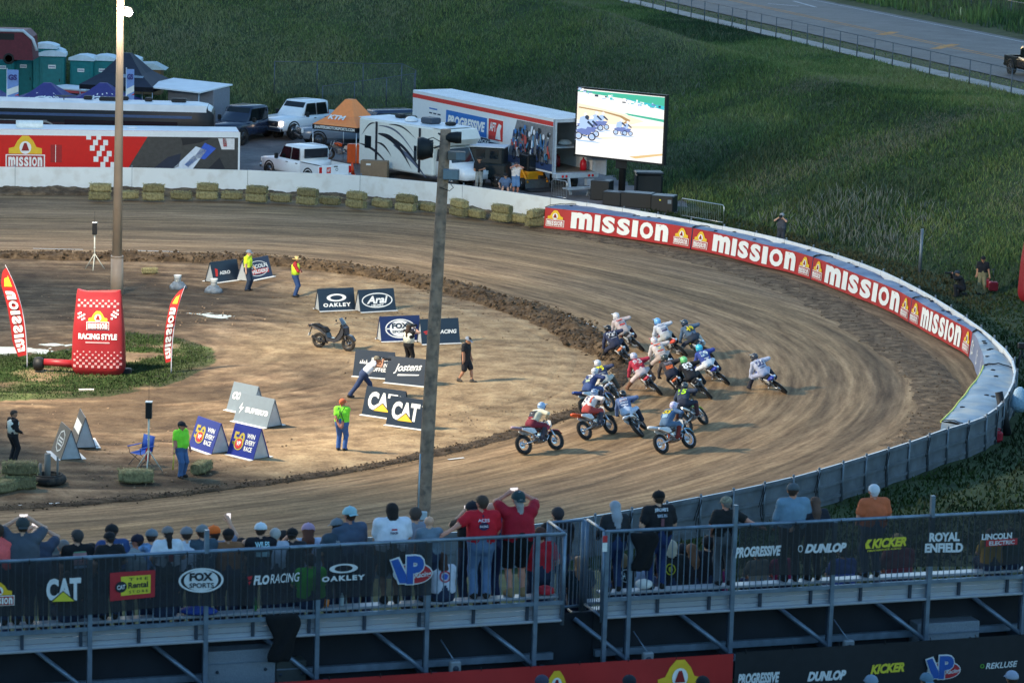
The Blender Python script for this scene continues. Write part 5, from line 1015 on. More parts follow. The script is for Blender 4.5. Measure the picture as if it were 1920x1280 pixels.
def feather(px0,py0,px1,py1,wpx,label,flip=1):
 """tall blade flag on a bowed pole, lettering running up it"""
 b=P(px0,py0,.02);sc=px_m(b[1]);h=(py0-py1)/sc*1.0;dx=(px1-px0)/sc;w=wpx/sc;o=thing("feather_flag",b,0,label,"flag","red feather flags in the infield");pole=lambda t:Vector((dx*t*t*(.35+.65*t)+.0,0,h*t));mb=MB();mb.tube([pole(i/14)for i in range(15)],[.022-.014*i/14 for i in range(15)],C(190,190,200,rough=.4),7);mb.build("pole",o)
 def fr(u,v,ly=1):
  t=.14+.84*v;p=pole(t);k=min(1,(1-v)*5)**.6*(.65+.35*min(1,v*6)if v<.16 else 1);return Vector((p.x-flip*w*u*k,.05*math.sin(v*7+u*2)-.008*ly,p.z-u*.02*h*(1-v)*1.2))
 mb=MB();n=22
 for i in range(n):mb.add([fr(0,i/n,0),fr(1,i/n,0),fr(1,(i+1)/n,0),fr(0,(i+1)/n,0)],[(0,1,2,3)],m_red,True)
 g=lambda u,v,ly=1:fr(1-v if flip>0 else v,u,ly)
 f2=(lambda u,v,ly=1:fr(.12+.76*(1-v),u,ly+1))if flip>0 else(lambda u,v,ly=1:fr(.12+.76*v,u,ly+1))
 word(mb,f2,"mission",.05,.06,.68,.88,m_white,2,.06);mb.poly(f2,[(.78,.12),(.78,.88),(.86,.8),(.93,.62),(.93,.4),(.86,.2)],m_gold,1);mb.build("cloth",o)
feather(51,692,8,489,27,"red feather flag with white mirrored lettering, near the long puddle",1);feather(321,700,346,527,17,"narrow red feather flag seen almost edge on, in front of the small puddle",1)
def scooter():
 r,f=P(598,651,.03),P(645,657,.03);y=math.atan2(f[1]-r[1],f[0]-r[0]);o=thing("parked_scooter",r,y,"parked grey maxi scooter with a dark windscreen in the infield","scooter");mg=C(56,59,66,rough=.25,var=.05,spec=.6);R=.29;L=1.36
 wheel(o,'sr',R,(0,0,R),m_steel,False);wheel(o,'sf',R,(L,0,R),m_steel,False)
 S_=lambda pr,w,m,b=.02:MB().loft([[(x,y_*w*k,z)for x,z in pr]for y_,k in((-1,.75),(-1,1),(0,1),(1,1),(1,.75))],m,False)
 S_([(-.36,.80),(-.30,.86),(.10,.70),(.34,.56),(.40,.36),(.80,.30),(1.02,.42),(1.18,.62),(1.24,.86),(1.10,.98),(1.0,.72),(.80,.46),(.50,.46),(.40,.64),(.16,.82),(-.2,.92),(-.42,.90)],.17,mg).build("body",o)
 S_([(-.26,.93),(-.10,.95),(.12,.86),(.30,.84),(.44,.70),(.36,.64),(.14,.80),(-.2,.90)],.15,m_seat).build("seat",o)
 S_([(1.06,.98),(1.22,.88),(1.24,.60),(1.30,.62),(1.26,.92),(1.10,1.06)],.19,mg).build("front_fairing",o)
 mw=mat("smoked_windscreen",(.05,.07,.10),rough=.08,var=0,spec=.8);mb=MB();mb.loft([[(x,w*c,z)for c in(-1,-.5,.5,1)]+[(x-.012,w*c,z)for c in(1,.5,-.5,-1)]for x,w,z in((1.24,.16,.92),(1.10,.17,1.12),(.98,.12,1.28))],mw);mb.build("windscreen",o)
 mb=MB();mb.tube([(.92,.36,1.06),(1.0,.2,1.10),(1.02,0,1.06),(1.0,-.2,1.10),(.92,-.36,1.06)],.014,m_steel,6);mb.build("handlebar",o)
 for s in(1,-1):mb=MB();mb.tube([(1.0,s*.26,1.1),(1.0,s*.34,1.2)],.008,m_steel,5);mb.ball((.99,s*.36,1.23),(.02,.06,.04),m_black,8,5);mb.build("mirror",o)
 mb=MB();mb.tube([(.42,.1,.32),(.2,.12,.26),(0,.12,R)],.05,m_steel,8);mb.build("swingarm",o)
 mb=MB();mb.tube([(.5,-.14,.26),(.1,-.17,.30),(-.22,-.17,.46)],[.03,.06,.06],m_black,10);mb.build("exhaust",o)
 for s in(1,-1):mb=MB();mb.tube([(L-.16,s*.07,.62),(L,s*.08,R)],.026,m_steel,8);mb.build("fork",o)
 S_([(L-.30,.50),(L-.1,.62),(L+.16,.56),(L+.28,.40),(L+.30,.46),(L+.16,.63),(L-.1,.68),(L-.3,.58)],.09,mg).build("front_fender",o)
 mb=MB();mb.tube([(.6,.14,.28),(.56,.24,.03)],.012,m_steel,5);mb.build("side_stand",o)
 mb=MB();mb.tube([(-.34,0,.80),(-.44,0,.52)],.02,m_black,5);mb.box((-.45,0,.50),(.012,.17,.12),m_white,ry=.3);mb.build("licence_plate",o)
 mb=MB();mb.box((-.40,0,.88),(.03,.2,.05),m_dred);mb.build("tail_light",o)
scooter()
def folding_chair(px,py,label):
 p=P(px,py,.03);o=thing("folding_chair",p,-2.3,label,"folding chair");mc=C(44,88,176,rough=.8,var=.1,bump=.3);mb=MB();mb.add([(-.26,-.26,.46),(.26,-.26,.42),(.26,.26,.42),(-.26,.26,.46),(0,0,.40)],[(0,1,4),(1,2,4),(2,3,4),(3,0,4)],mc);mb.build("seat",o)
 mb=MB();mb.loft([[(x,y_,z)for y_ in(-.27,-.1,.1,.27)]+[(x-.012,y_,z)for y_ in(.27,.1,-.1,-.27)]for x,z in((-.26,.46),(-.31,.72),(-.36,.96))],mc);mb.build("backrest",o)
 for s in(1,-1):
  mb=MB();mb.tube([(-.28,s*.28,.02),(.26,s*.27,.44),(.28,s*.28,.64)],.012,m_steel,6);mb.tube([(.28,s*.28,.02),(-.26,s*.27,.46),(-.37,s*.28,.98)],.012,m_steel,6);mb.build("leg",o)
  mb=MB();mb.loft([[(x,s*.30+y_,z)for y_ in(-.04,.04)]+[(x,s*.30+y_,z-.012)for y_ in(.04,-.04)]for x,z in((-.3,.66),(.3,.64))],mc);mb.build("armrest",o)
 mb=MB();mb.ball((.05,.40,.42),(.12,.05,.28),C(190,46,44,rough=.8),10,6);mb.build("towel",None,"red cloth hanging from the arm of the blue folding chair","cloth").matrix_world=Matrix.Translation(Vector(p))@Matrix.Rotation(-2.3,4,'Z')
folding_chair(264,872,"blue folding camp chair with padded arms behind the near hay bale")
for(px,py,label)in((333,541,"white bucket propped on a grey crate, first of two near the black flame board"),(401,548,"white bucket on a crumpled plastic sheet, closer to the black flame board")):
 p=P(px,py,.02);mb=MB();mb.lathe([(.13,.30),(.165,.58),(.17,.60),(.155,.60),(.13,.34)],m_white,18);mb.tube([(.165,0,.57),(.11,-.15,.45),(-.11,-.15,.45),(-.165,0,.57)],.008,m_steel,5);mb.build("bucket",None,label,"bucket","white buckets by the black board",None,p)
 mb=MB();r=random.Random(px);mb.loft([[(.38*math.cos(a)*k*r.uniform(.75,1.1),.34*math.sin(a)*k*r.uniform(.75,1.1),z)for a in np.linspace(0,2*math.pi,12,endpoint=False)]for k,z in((1.15,0),(1.0,.14),(.72,.26),(.55,.30))],C(120,130,140,rough=.4,var=.4,bump=.9));mb.build("plastic_bundle",None,"crumpled clear plastic bundle under the %s white bucket"%("first"if px==333 else "second"),"plastic bundle",None,None,p)
p=P(92,905,.03);mb=MB();mb.torus((0,0,.13),.42,.14,m_tyre,'Z',28,10);mb.torus((0,0,.26),.40,.05,m_tyre,'Z',28,6);mb.build("old_tyre",None,"old black tyre lying flat by the inner edge with posts in it","tyre",None,None,p)
for dx,dy,h,r_ in((-.05,.0,.95,.10),(.26,.05,.85,.035),(-.28,.0,.62,.05)):mb=MB();mb.tube([(0,0,.02),(0,0,h)],r_,C(120,118,112,rough=.8),10);mb.build("post",None,{.95:"thick grey post standing in the old tyre",.85:"thin rod standing in the old tyre",.62:"short grey stub standing in the old tyre"}[h],"post",None,None,p+np.array([dx,dy,0]))
mb=MB();mb.box((0,0,.03),(.55,.18,.05),C(196,190,176,rough=.8));mb.build("board",None,"pale scrap board lying in the grass before the red sack","board",None,None,P(162,732,.02),.2)
def stand(**k):return Fig(**k)
def yaw_to(px,py,px2,py2):a,b_=P(px,py),P(px2,py2);return math.atan2(b_[1]-a[1],b_[0]-a[0])
GP="people working in the infield"
LIME,YEL,JEAN=(140,240,60),(214,240,50),(58,88,140)
person(P(464,545,.02),rad(-20),"marshal in bright yellow green vest with grey cap before a sign board",stand(hand={1:A3(.20,.22,.98),-1:A3(.05,-.28,.82)}),'fair',YEL,(44,58,80),cap=(120,130,144),group=GP,scale=1.03)
person(P(553,556,.02),rad(-5),"marshal in straw hat and lime vest with red sleeves, arms folded",stand(sleeve='long',hand={1:A3(.22,-.08,1.12),-1:A3(.22,.08,1.10)},elp={1:A3(.2,.9,-.8),-1:A3(.2,-.9,-.8)},hair='mid'),'tan',(176,50,52),(44,70,116),hat=(214,184,124),group=GP,back=None)
def vest(o,col,r0=.195,z0=.98,z1=1.45):
 mb=MB();mb.loft([[(r0*k*math.cos(a)*.92+.01,(r0+.045)*k*math.sin(a),z)for a in np.linspace(0,2*math.pi,18,endpoint=False)]for z,k in((z0,1.0),((z0+z1)/2,1.0),(z1-.07,1.02),(z1+.02,.55))],cloth(col));return mb.build("vest",o)
vest([x for x in COL.objects if x.name.startswith("person")][-1],(206,236,60))
o=person(P(765,690,.02),rad(55),"long haired photographer in white bib and black trousers, camera raised",stand(hand={1:A3(.22,.10,1.56),-1:A3(.22,-.10,1.55)},elp={1:A3(.2,.9,-.7),-1:A3(.2,-.9,-.7)},hair='long',sleeve='none',face=A3(1,.1,0)),'fair',(30,30,34),(24,24,28),hair=(58,44,36),cap=(60,62,60),group=GP);vest(o,(224,224,208),.19,1.0,1.44)
def camera_at(o,c,label,lens=.20):
 mb=MB();mb.T=Matrix.Translation(Vector(c));mb.bevbox((0,0,0),(.09,.15,.11),m_black,.02);mb.lathe([(.045,.03),(.05,.06),(.045,lens),(.05,lens+.01)],m_black,12,'X');mb.bevbox((0,0,.07),(.05,.06,.04),m_black,.01);held(o,"camera",mb,label,"camera")
bpy.context.view_layer.update();camera_at(o,(.24,0,1.62),"camera held up by the long haired photographer")
f=stand(pel=A3(-.10,0,.86),chest=A3(.16,0,1.12),neck=A3(.29,0,1.26),head=A3(.40,0,1.38),hand={1:A3(.58,.09,1.36),-1:A3(.58,-.09,1.36)},elp={1:A3(.1,.8,-.9),-1:A3(.1,-.8,-.9)},foot={1:A3(.26,.16,0),-1:A3(-.62,-.14,0)},sleeve='none',up=A3(-.2,0,1))
o=person(P(686,745,.02),rad(8),"photographer in white tank top and jeans leaning forward to shoot",f,'tan',(226,226,230),(46,62,96),cap=(120,112,96),group=GP,scale=1.02);bpy.context.view_layer.update();camera_at(o,(.60,0,1.40),"camera at the eye of the leaning photographer",.26)
person(P(872,716,.02),rad(-25),"man in black shirt and shorts with grey cap walking past the wooden pole",stand(foot={1:A3(.24,.10,0),-1:A3(-.22,-.10,.02)},hand={1:A3(.14,.27,.82),-1:A3(.02,-.27,.80)},legs='shorts',head=A3(.10,0,1.60),face=A3(1,0,-.3)),'tan',(34,34,38),(38,36,40),shoes=(70,66,62),cap=(130,138,150),group=GP)
f=stand(hand={1:A3(-.17,.05,.92),-1:A3(-.17,-.05,.90)},elp={1:A3(-.5,.9,0),-1:A3(-.5,-.9,0)},fat=.03,face=A3(1,-.4,0));f.curl=.7
o=person(P(640,844,.02),rad(78),"marshal seen from behind in lime shirt, dark braces and orange cap",f,'red',LIME,(64,100,158),cap=(214,106,66),hair=(214,120,70),group=GP,scale=1.0)
mb=MB();mk_=C(40,46,60,rough=.8)
for s in(1,-1):mb.tube([(-.185,s*.12,1.02),(-.19,s*.02,1.28),(-.14,s*.09,1.46),(.0,s*.11,1.50)],.013,mk_,5)
mb.build("braces",o)
o=person(P(338,894,.02),rad(-40),"stout marshal facing out in lime shirt and black cap, carrying a rolled yellow flag",stand(fat=.045,face=A3(1,.5,-.1),hand={1:A3(.10,.34,.80),-1:A3(.08,-.36,.80)},foot={1:A3(.0,.12,0),-1:A3(.12,-.12,0)}),'red',LIME,(74,104,146),cap=(34,36,42),shoes=(60,50,44),group=GP,scale=1.04);bpy.context.view_layer.update()
mb=MB();mb.tube([(.10,-.36,.92),(.06,-.38,.30)],[.012,.03],C(214,196,90,rough=.8),7);held(o,"flag",mb,"rolled yellow flag in the stout marshal's hand","flag")
o=person(P(24,866,.02),rad(40),"photographer in a white numbered bib and black clothes beside the bale stack",stand(sleeve='long',hand={1:A3(.22,.16,1.08),-1:A3(.2,-.18,1.02)},face=A3(1,-.5,0)),'tan',(28,28,32),(26,26,30),hair=(70,58,50),group=GP,scale=.98);vest(o,(222,222,210),.19,1.0,1.44)
f=stand(hand={1:A3(.10,.34,.84),-1:A3(.04,-.27,.82)});person(G(1840,552),rad(-100),"man in black tee and khaki trousers with black cap in the grass beyond the wall",f,'tan',(24,26,32),(132,124,92),cap=(26,26,30))
mb=MB();mb.tube([(0,0,.5),(-.05,0,1.05)],.015,m_steel,6);mb.tube([(-.15,0,1.05),(.05,0,1.05)],.015,m_steel,6);mb.bevbox((0,0,.28),(.42,.3,.44),C(170,34,48,rough=.5),.06);mb.build("hand_cart",None,"red fuel cart with an upright handle beside the man in khaki trousers","cart",None,None,G(1862,548))
mb=MB();mb.bevbox((0,0,.2),(.3,.2,.38),C(150,30,46,rough=.5),.06);mb.tube([(-.1,0,.38),(-.1,0,.44),(.1,0,.44),(.1,0,.38)],.02,C(150,30,46),6);mb.build("fuel_can",None,"dark red fuel can just behind the red cart","fuel can",None,None,G(1850,540))
mb=MB();mb.bevbox((0,0,.2),(.42,.3,.40),C(170,34,50,rough=.5,var=.2),.08);mb.tube([(-.12,0,.40),(-.12,0,.47),(.12,0,.47),(.12,0,.40)],.025,C(170,34,50),6);mb.lathe([(.05,.4),(.05,.46),(.0,.47)],m_black,8,'Z',(.16,0,0));mb.build("fuel_can",None,"red fuel can on the grass behind the plywood wall","fuel can",None,None,G(1868,828))
f=stand(pel=A3(-.1,0,.42),chest=A3(.02,0,.74),neck=A3(.10,0,.93),head=A3(.2,0,1.06),hand={1:A3(.42,.1,1.04),-1:A3(.42,-.1,1.04)},foot={1:A3(.25,.16,0),-1:A3(-.3,-.14,0)},knp={1:A3(1,.2,.6),-1:A3(1,-.2,-.2)},elp={1:A3(.1,.8,-.9),-1:A3(.1,-.8,-.9)},sleeve='long')
o=person(G(1800,556),rad(190),"crouching photographer in black with a long lens behind the curved wall",f,'tan',(26,28,32),(30,32,38),cap=(50,60,70));bpy.context.view_layer.update();camera_at(o,(.46,0,1.08),"long lensed camera of the crouching photographer",.30)
f=stand(hand={1:A3(.24,.09,1.56),-1:A3(.24,-.09,1.56)},elp={1:A3(.1,.9,-.7),-1:A3(.1,-.9,-.7)});o=person(G(1464,466),rad(-110),"photographer in grey cap looking over the wall through a camera",f,'fair',(70,74,84),(50,54,62),cap=(150,152,156));bpy.context.view_layer.update();camera_at(o,(.26,0,1.62),"camera held by the photographer looking over the wall",.15)
mb=MB();mb.tube([(0,0,-.3),(.03,0,2.1)],[.09,.07],m_post,9);mb.build("fence_post",None,"weathered grey post standing alone in the grass behind the curved wall","post",None,None,G(1724,512))
p=G(1896,818);mb=MB();mb.tube([(-.1,.2,0),(-.45,.5,1.5)],[.16,.14],m_black,10);mb.build("rolled_pad",None,"dark rolled pad leaning on the plywood wall near its right end","pad",None,None,p)
mb=MB();r=random.Random(4);mb.loft([[(.34*math.cos(a)*k*r.uniform(.8,1.1),.28*math.sin(a)*k*r.uniform(.8,1.1),z)for a in np.linspace(0,2*math.pi,12,endpoint=False)]for k,z in((.5,.0),(1,.22),(.95,.5),(.55,.8),(.2,.9))],C(156,186,206,rough=.35,bump=.8));q=WALL[wall_i(1896,735)]-nw[wall_i(1896,735)]*.4;mb.build("plastic_bag",None,"pale blue plastic bag tied outside the wall at the tight bend","bag",None,None,(q[0],q[1],.5))
p=G(1912,712);mb=MB();
for k in range(3):a=k*2.1;mb.tube([(0,0,1.2),(.4*math.cos(a),.4*math.sin(a),0)],.025,m_black,6)
mb.bevbox((0,0,1.35),(.3,.2,.22),m_black,.03);mb.build("tripod_camera",None,"black camera on a tripod outside the wall at the tight bend","camera",None,None,p)
m_glass=mat("dark_glass",(.012,.018,.024),rough=.06,var=0,spec=.9);m_hub=mat("wheel_alloy",(.5,.5,.52),rough=.3,metal=.8,var=.1);m_lens=C(190,30,30,rough=.2);m_head=mat("headlamp",(.8,.8,.78),rough=.1,var=0);m_vblack=C(20,21,23,rough=.6)
m_roofw=C(216,222,228,rough=.5,var=.10,scale=1.2);m_vwhite=C(228,230,232,rough=.25,var=.04,spec=.6)
def lotz(x,y):return float(terrain(np.array([x]),np.array([y]))[0])
def at_lot(px,py):return G(px,py)
def road_wheel(o,x,y,R,w=.26,s=1):
 mb=MB();mb.lathe([(R*.62,-w/2),(R*.93,-w/2),(R,-w/2+.04),(R,w/2-.04),(R*.93,w/2),(R*.62,w/2)],m_tyre,24,'Y',(x,y,R));t=mb.build("wheel",o)
 mb=MB();mb.lathe([(R*.15,w/2*s*.75),(R*.3,w/2*s*.6),(R*.55,w/2*s*.55),(R*.62,w/2*s)],m_hub,20,'Y',(x,y,R))
 for k in range(6):a=k*math.pi/3;mb.box((x+R*.35*math.cos(a),y+w/2*s*.75,R+R*.35*math.sin(a)),(R*.55,.03,.05),m_hub,ry=-a)
 mb.build("rim",t)
def pickup(loc,rz,label,col,bed=True,dual=False,L=5.9,Wd=2.0,tail=None,R=.42,wrap=None,lit=False,suv=False,hh=1.92):
 """nose towards +x; origin under the middle"""
 o=thing("pickup_truck"if not suv else "parked_car",loc,rz,label,"pickup"if not suv else "car");m=C(*col,rough=.22,var=.04,spec=.6);h=L/2;w=Wd/2;zb=.95*hh/1.92+.12;zt=hh
 def sec(x,ww,z0,z1,r=.08):return[(x,ww*a,z0+(z1-z0)*b)for a,b in((-.92,0),(-1,.18),(-1,.80),(-.93,1),(.93,1),(1,.80),(1,.18),(.92,0))]
 cabx0,cabx1=(-.18*L,.17*L)if bed else(-.46*L,.15*L)
 mb=MB();mb.loft([sec(h-.02,w*.86,.52,zb-.10),sec(h-.16,w*.97,.45,zb-.02),sec(h-.9,w,.42,zb+.06),sec(cabx1+.1,w,.42,zb+.10),sec(cabx0,w,.42,zb+.08)]+([]if bed else[sec(-h+.12,w*.98,.45,zb+.06),sec(-h,w*.93,.5,zb)]),m);mb.build("body",o)
 mb=MB();mb.loft([sec(cabx1+.42,w*.90,zb-.02,zb+.06),sec(cabx1-.28,w*.80,zb,zt-.03),sec(cabx1-.5,w*.79,zb,zt),sec(cabx0+.35,w*.79,zb,zt),sec(cabx0+(.10 if bed else-.12),w*.82,zb,zt-.08)],m)
 mb.build("cab",o)
 mb=MB();X0,X1,Z0,Z1=cabx1+.34,cabx1-.24,zb+.08,zt-.09;mb.add([(X0+.03,w*.80,Z0),(X0+.03,-w*.80,Z0),(X1+.03,-w*.71,Z1),(X1+.03,w*.71,Z1)],[(0,1,2,3),(3,2,1,0)],m_glass);mb.build("windscreen",o)
 for s in(1,-1):
  xs=[(cabx1+.12,cabx1-.18,cabx1-.95,cabx1-.95),(cabx1-1.03,cabx1-1.03,cabx0+.22,cabx0+.32)]
  for(a,b,c,d)in xs:mb=MB();yb,yt=s*(w*.905),s*(w*.815);q=[(a,yb,zb+.12),(b,yt,zt-.14),(d,yt,zt-.14),(c,yb,zb+.12)];mb.add([(p[0],p[1]+s*.012,p[2])for p in q],[(0,1,2,3),(3,2,1,0)],m_glass);mb.build("window",o)
  mb=MB();mb.bevbox((cabx1+.08,s*(w+.14),zb+.2),(.12,.22,.30),m_vblack if sum(col)<550 or bed else m,.03);mb.build("mirror",o)
  for hx in(.0,-.95):mb=MB();mb.box((cabx1-.75+hx,s*(w*1.005),zb-.05),(.18,.03,.035),m_vblack);mb.build("door_handle",o)
  for x in(h-.95,-h+1.05):road_wheel(o,x,s*(w-.12),R,.28,s);mb=MB();mb.torus((x,s*(w-.005),R+.02),R+.06,.045,m_vblack,'Y',20,6);mb.build("wheel_arch",o)
 if bed:
  b0,b1=-h+.04,cabx0-.02;zr=zb+.06;mb=MB()
  for s in(1,-1):mb.bevbox(((b0+b1)/2,s*(w-.05),(.45+zr)/2),(b1-b0,.10,zr-.45),m,.03);mb.box(((b0+b1)/2,s*(w-.06),zr+.01),(b1-b0,.12,.02),m_vblack)
  mb.box(((b0+b1)/2,0,.72),(b1-b0,Wd-.2,.05),m_vblack);mb.build("bed",o)
  mb=MB();mb.bevbox((-h+.02,0,(.62+zr)/2),(.09,Wd-.40,zr-.62),m,.02);mb.box((-h-.03,0,zr-.08),(.02,.24,.06),m_vblack)
  if tail:fr=frame((-h-.026,Wd*.36,.72),(0,-1,0),(0,0,1),(-1,0,0));mb.quad(fr,.18,.02,.46,.34,m_redp,1);mb.text(fr,"AFT",.21,.10,.22,.16,m_white,2,.03);mb.ring(fr,.85,.2,.09,.08,.025,.025,m_vblack,1)
  mb.build("tailgate",o)
  mb=MB();mb.bevbox((cabx0+.02,0,(zb+zt)/2+.05),(.05,Wd*.72,(zt-zb)*.58),m_glass,.02);mb.build("rear_window",o)
  mb=MB();mb.bevbox((-h-.08,0,.56),(.14,Wd-.1,.16),m_chrome if sum(col)>500 else m_vblack,.03);mb.build("rear_bumper",o)
 for s in(1,-1):mb=MB();mb.bevbox((-h+.03,s*(w-.12),zb-.22),(.10,.17,.38),m_lens,.02);mb.build("tail_light",o)
 mb=MB();mb.bevbox((h+.05,0,.56),(.22,Wd-.12,.24),m_chrome if sum(col)>500 else m_vblack,.05);mb.build("front_bumper",o)
 mb=MB();mb.bevbox((h+.0,0,.87),(.10,Wd*.60,.32),m_vblack,.03)
 for k in range(3):mb.box((h+.055,0,.78+.09*k),(.02,Wd*.56,.03),m_chrome)
 mb.build("grille",o)
 ml=m_head if not lit else mat("lit_headlamp",(1,.9,.75),var=0,emit=((1,.72,.5),1.6))
 for s in(1,-1):mb=MB();mb.bevbox((h-.03,s*(w-.2),.92),(.12,.26,.26),ml,.03);mb.build("headlight",o)
 return o
def heading(px,py,px2,py2):a,b=G(px,py),G(px2,py2);return math.atan2(b[1]-a[1],b[0]-a[0])
pickup(at_lot(572,252),rad(-128),"white pickup with lit headlamps and chrome grille nosing out beside the orange tent",(232,234,236),L=6.3,Wd=2.15,hh=2.12,R=.46,lit=True)
pickup(at_lot(462,262),rad(-118),"dark blue pickup with a white and black checkered wrap on its cab",(34,48,70),L=5.9,Wd=2.15,hh=2.08,R=.44)
pickup(at_lot(572,338),rad(128),"white pickup showing its tailgate with a red and white badge, behind the wall",(230,232,234),L=5.8,Wd=2.15,hh=2.0,tail=True)
pickup(at_lot(712,262),rad(-150),"dark blue car parked behind the orange tent",(40,54,80),bed=False,suv=True,L=5.0,hh=1.8)
pickup(at_lot(648,272),rad(-165),"silver grey pickup half under the orange tent",(120,128,138),L=5.6,hh=1.85)
q=P(1925,140,ROAD_Z+.06);pickup(q+np.array([RD[0],RD[1],0])*-1.6,math.atan2(-RD[1],-RD[0]),"black pickup driving along the road at the photo's edge",(18,17,20),L=5.9,Wd=2.0,hh=1.9)
def box_body(mb,L,Wd,z0,z1,m,mroof,r=.06):
 mb.bevbox((0,0,(z0+z1)/2),(L,Wd,z1-z0),m,r);mb.box((0,0,z1+.006),(L-.12,Wd-.12,.02),mroof)
def red_trailer():
 L,Wd,H=15.5,2.5,2.75;e=G(449,342);a=rad(9);o=thing("race_trailer",(0,0,0),a,"long red enclosed trailer with gold bell logo, white checks and a rider picture","trailer")
 Ud=Vector((math.cos(a),math.sin(a),0));Nn=Vector((-math.sin(a),math.cos(a),0));c=Vector(e)-Ud*L/2+Nn*Wd/2;o.location=(c.x,c.y,lotz(c.x,c.y));mr=C(206,30,28,rough=.3,var=.05)
 mb=MB();box_body(mb,L,Wd,.45,H,mr,m_roofw);fr=frame((-L/2,-Wd/2,.45),(1,0,0),(0,0,1),(0,-1,0),.008);h=H-.45
 mb.quad(fr,0,h-.30,L,h,m_vwhite,1);mb.quad(fr,L-.10,0,L,h,m_vwhite,2)
 mg=C(62,62,62,rough=.4,var=.2);mb.add([fr(L-6.2,0,1),fr(L-.10,0,1),fr(L-.10,h-.3,1),fr(L-5.0,h-.3,1)],[(0,1,2,3)],mg)
 mission_mark(mb,fr,L-12.6,h*.08,2.1,h*.80,1)
 for i in range(7):
  for j in range(4):
   if(i+j)%2==0:u,v=L-8.3+j*.27+(6-i)*.10,i*.30;mb.poly(fr,[(u,v),(u+.26,v),(u+.36-.1,v+.29),(u-.0,v+.29)],m_white,2)
 for pts,mc in(([(L-4.9,.1),(L-3.9,.9),(L-3.2,1.1),(L-3.3,.4),(L-4.2,.0)],C(30,40,60)),([(L-3.6,.3),(L-2.4,1.5),(L-1.8,1.3),(L-2.6,.2)],C(214,220,230)),([(L-2.5,.9),(L-1.9,1.7),(L-1.3,1.4),(L-1.9,.8)],C(50,90,190)),([(L-3.1,1.55),(L-2.2,1.7),(L-1.5,1.98),(L-3.2,1.96)],C(24,26,32)),([(L-1.9,.1),(L-1.1,.9),(L-.8,.3),(L-1.3,.02)],C(26,30,40)),([(L-1.0,1.35),(L-.3,1.35),(L-.3,1.95),(L-1.2,1.95)],C(220,216,216)),([(L-.9,1.5),(L-.7,1.5),(L-.75,1.95),(L-.95,1.95)],C(200,60,60)),([(L-3.0,.5),(L-2.5,1.0),(L-2.3,.8),(L-2.8,.35)],C(90,130,200))):mb.poly(fr,pts,mc,3)
 mb.quad(fr,L-10.2,.55,L-9.6,1.5,C(160,26,28),2);mb.quad(fr,L-9.95,.55,L-9.92,1.5,m_white,3);mb.build("box",o)
 mb=MB();mb.loft([[(x,y*k,z)for y,z in((-.42,0),(-.42,.22),(-.2,.34),(.2,.34),(.42,.22),(.42,0))]for x,k in((-.75,.7),(-.55,1),(.6,1),(.7,.9))],C(226,232,228,rough=.4));mb.T=Matrix.Identity(4);ac=mb.build("air_conditioner",o);ac.location=(-L/2+4.2,-.1,H+.01)
 mb=MB();mb.bevbox((L/2-5.4-.4,-.1,H+.05),(.5,.4,.1),m_roofw,.03);mb.build("roof_vent",o)
 for x in(-1.2,-.2):road_wheel(o,x,-Wd/2+.14,.36,.22,-1)
 mb=MB();mb.box((-.7,0,.40),(L-.6,1.6,.12),m_vblack);mb.build("chassis",o)
red_trailer()
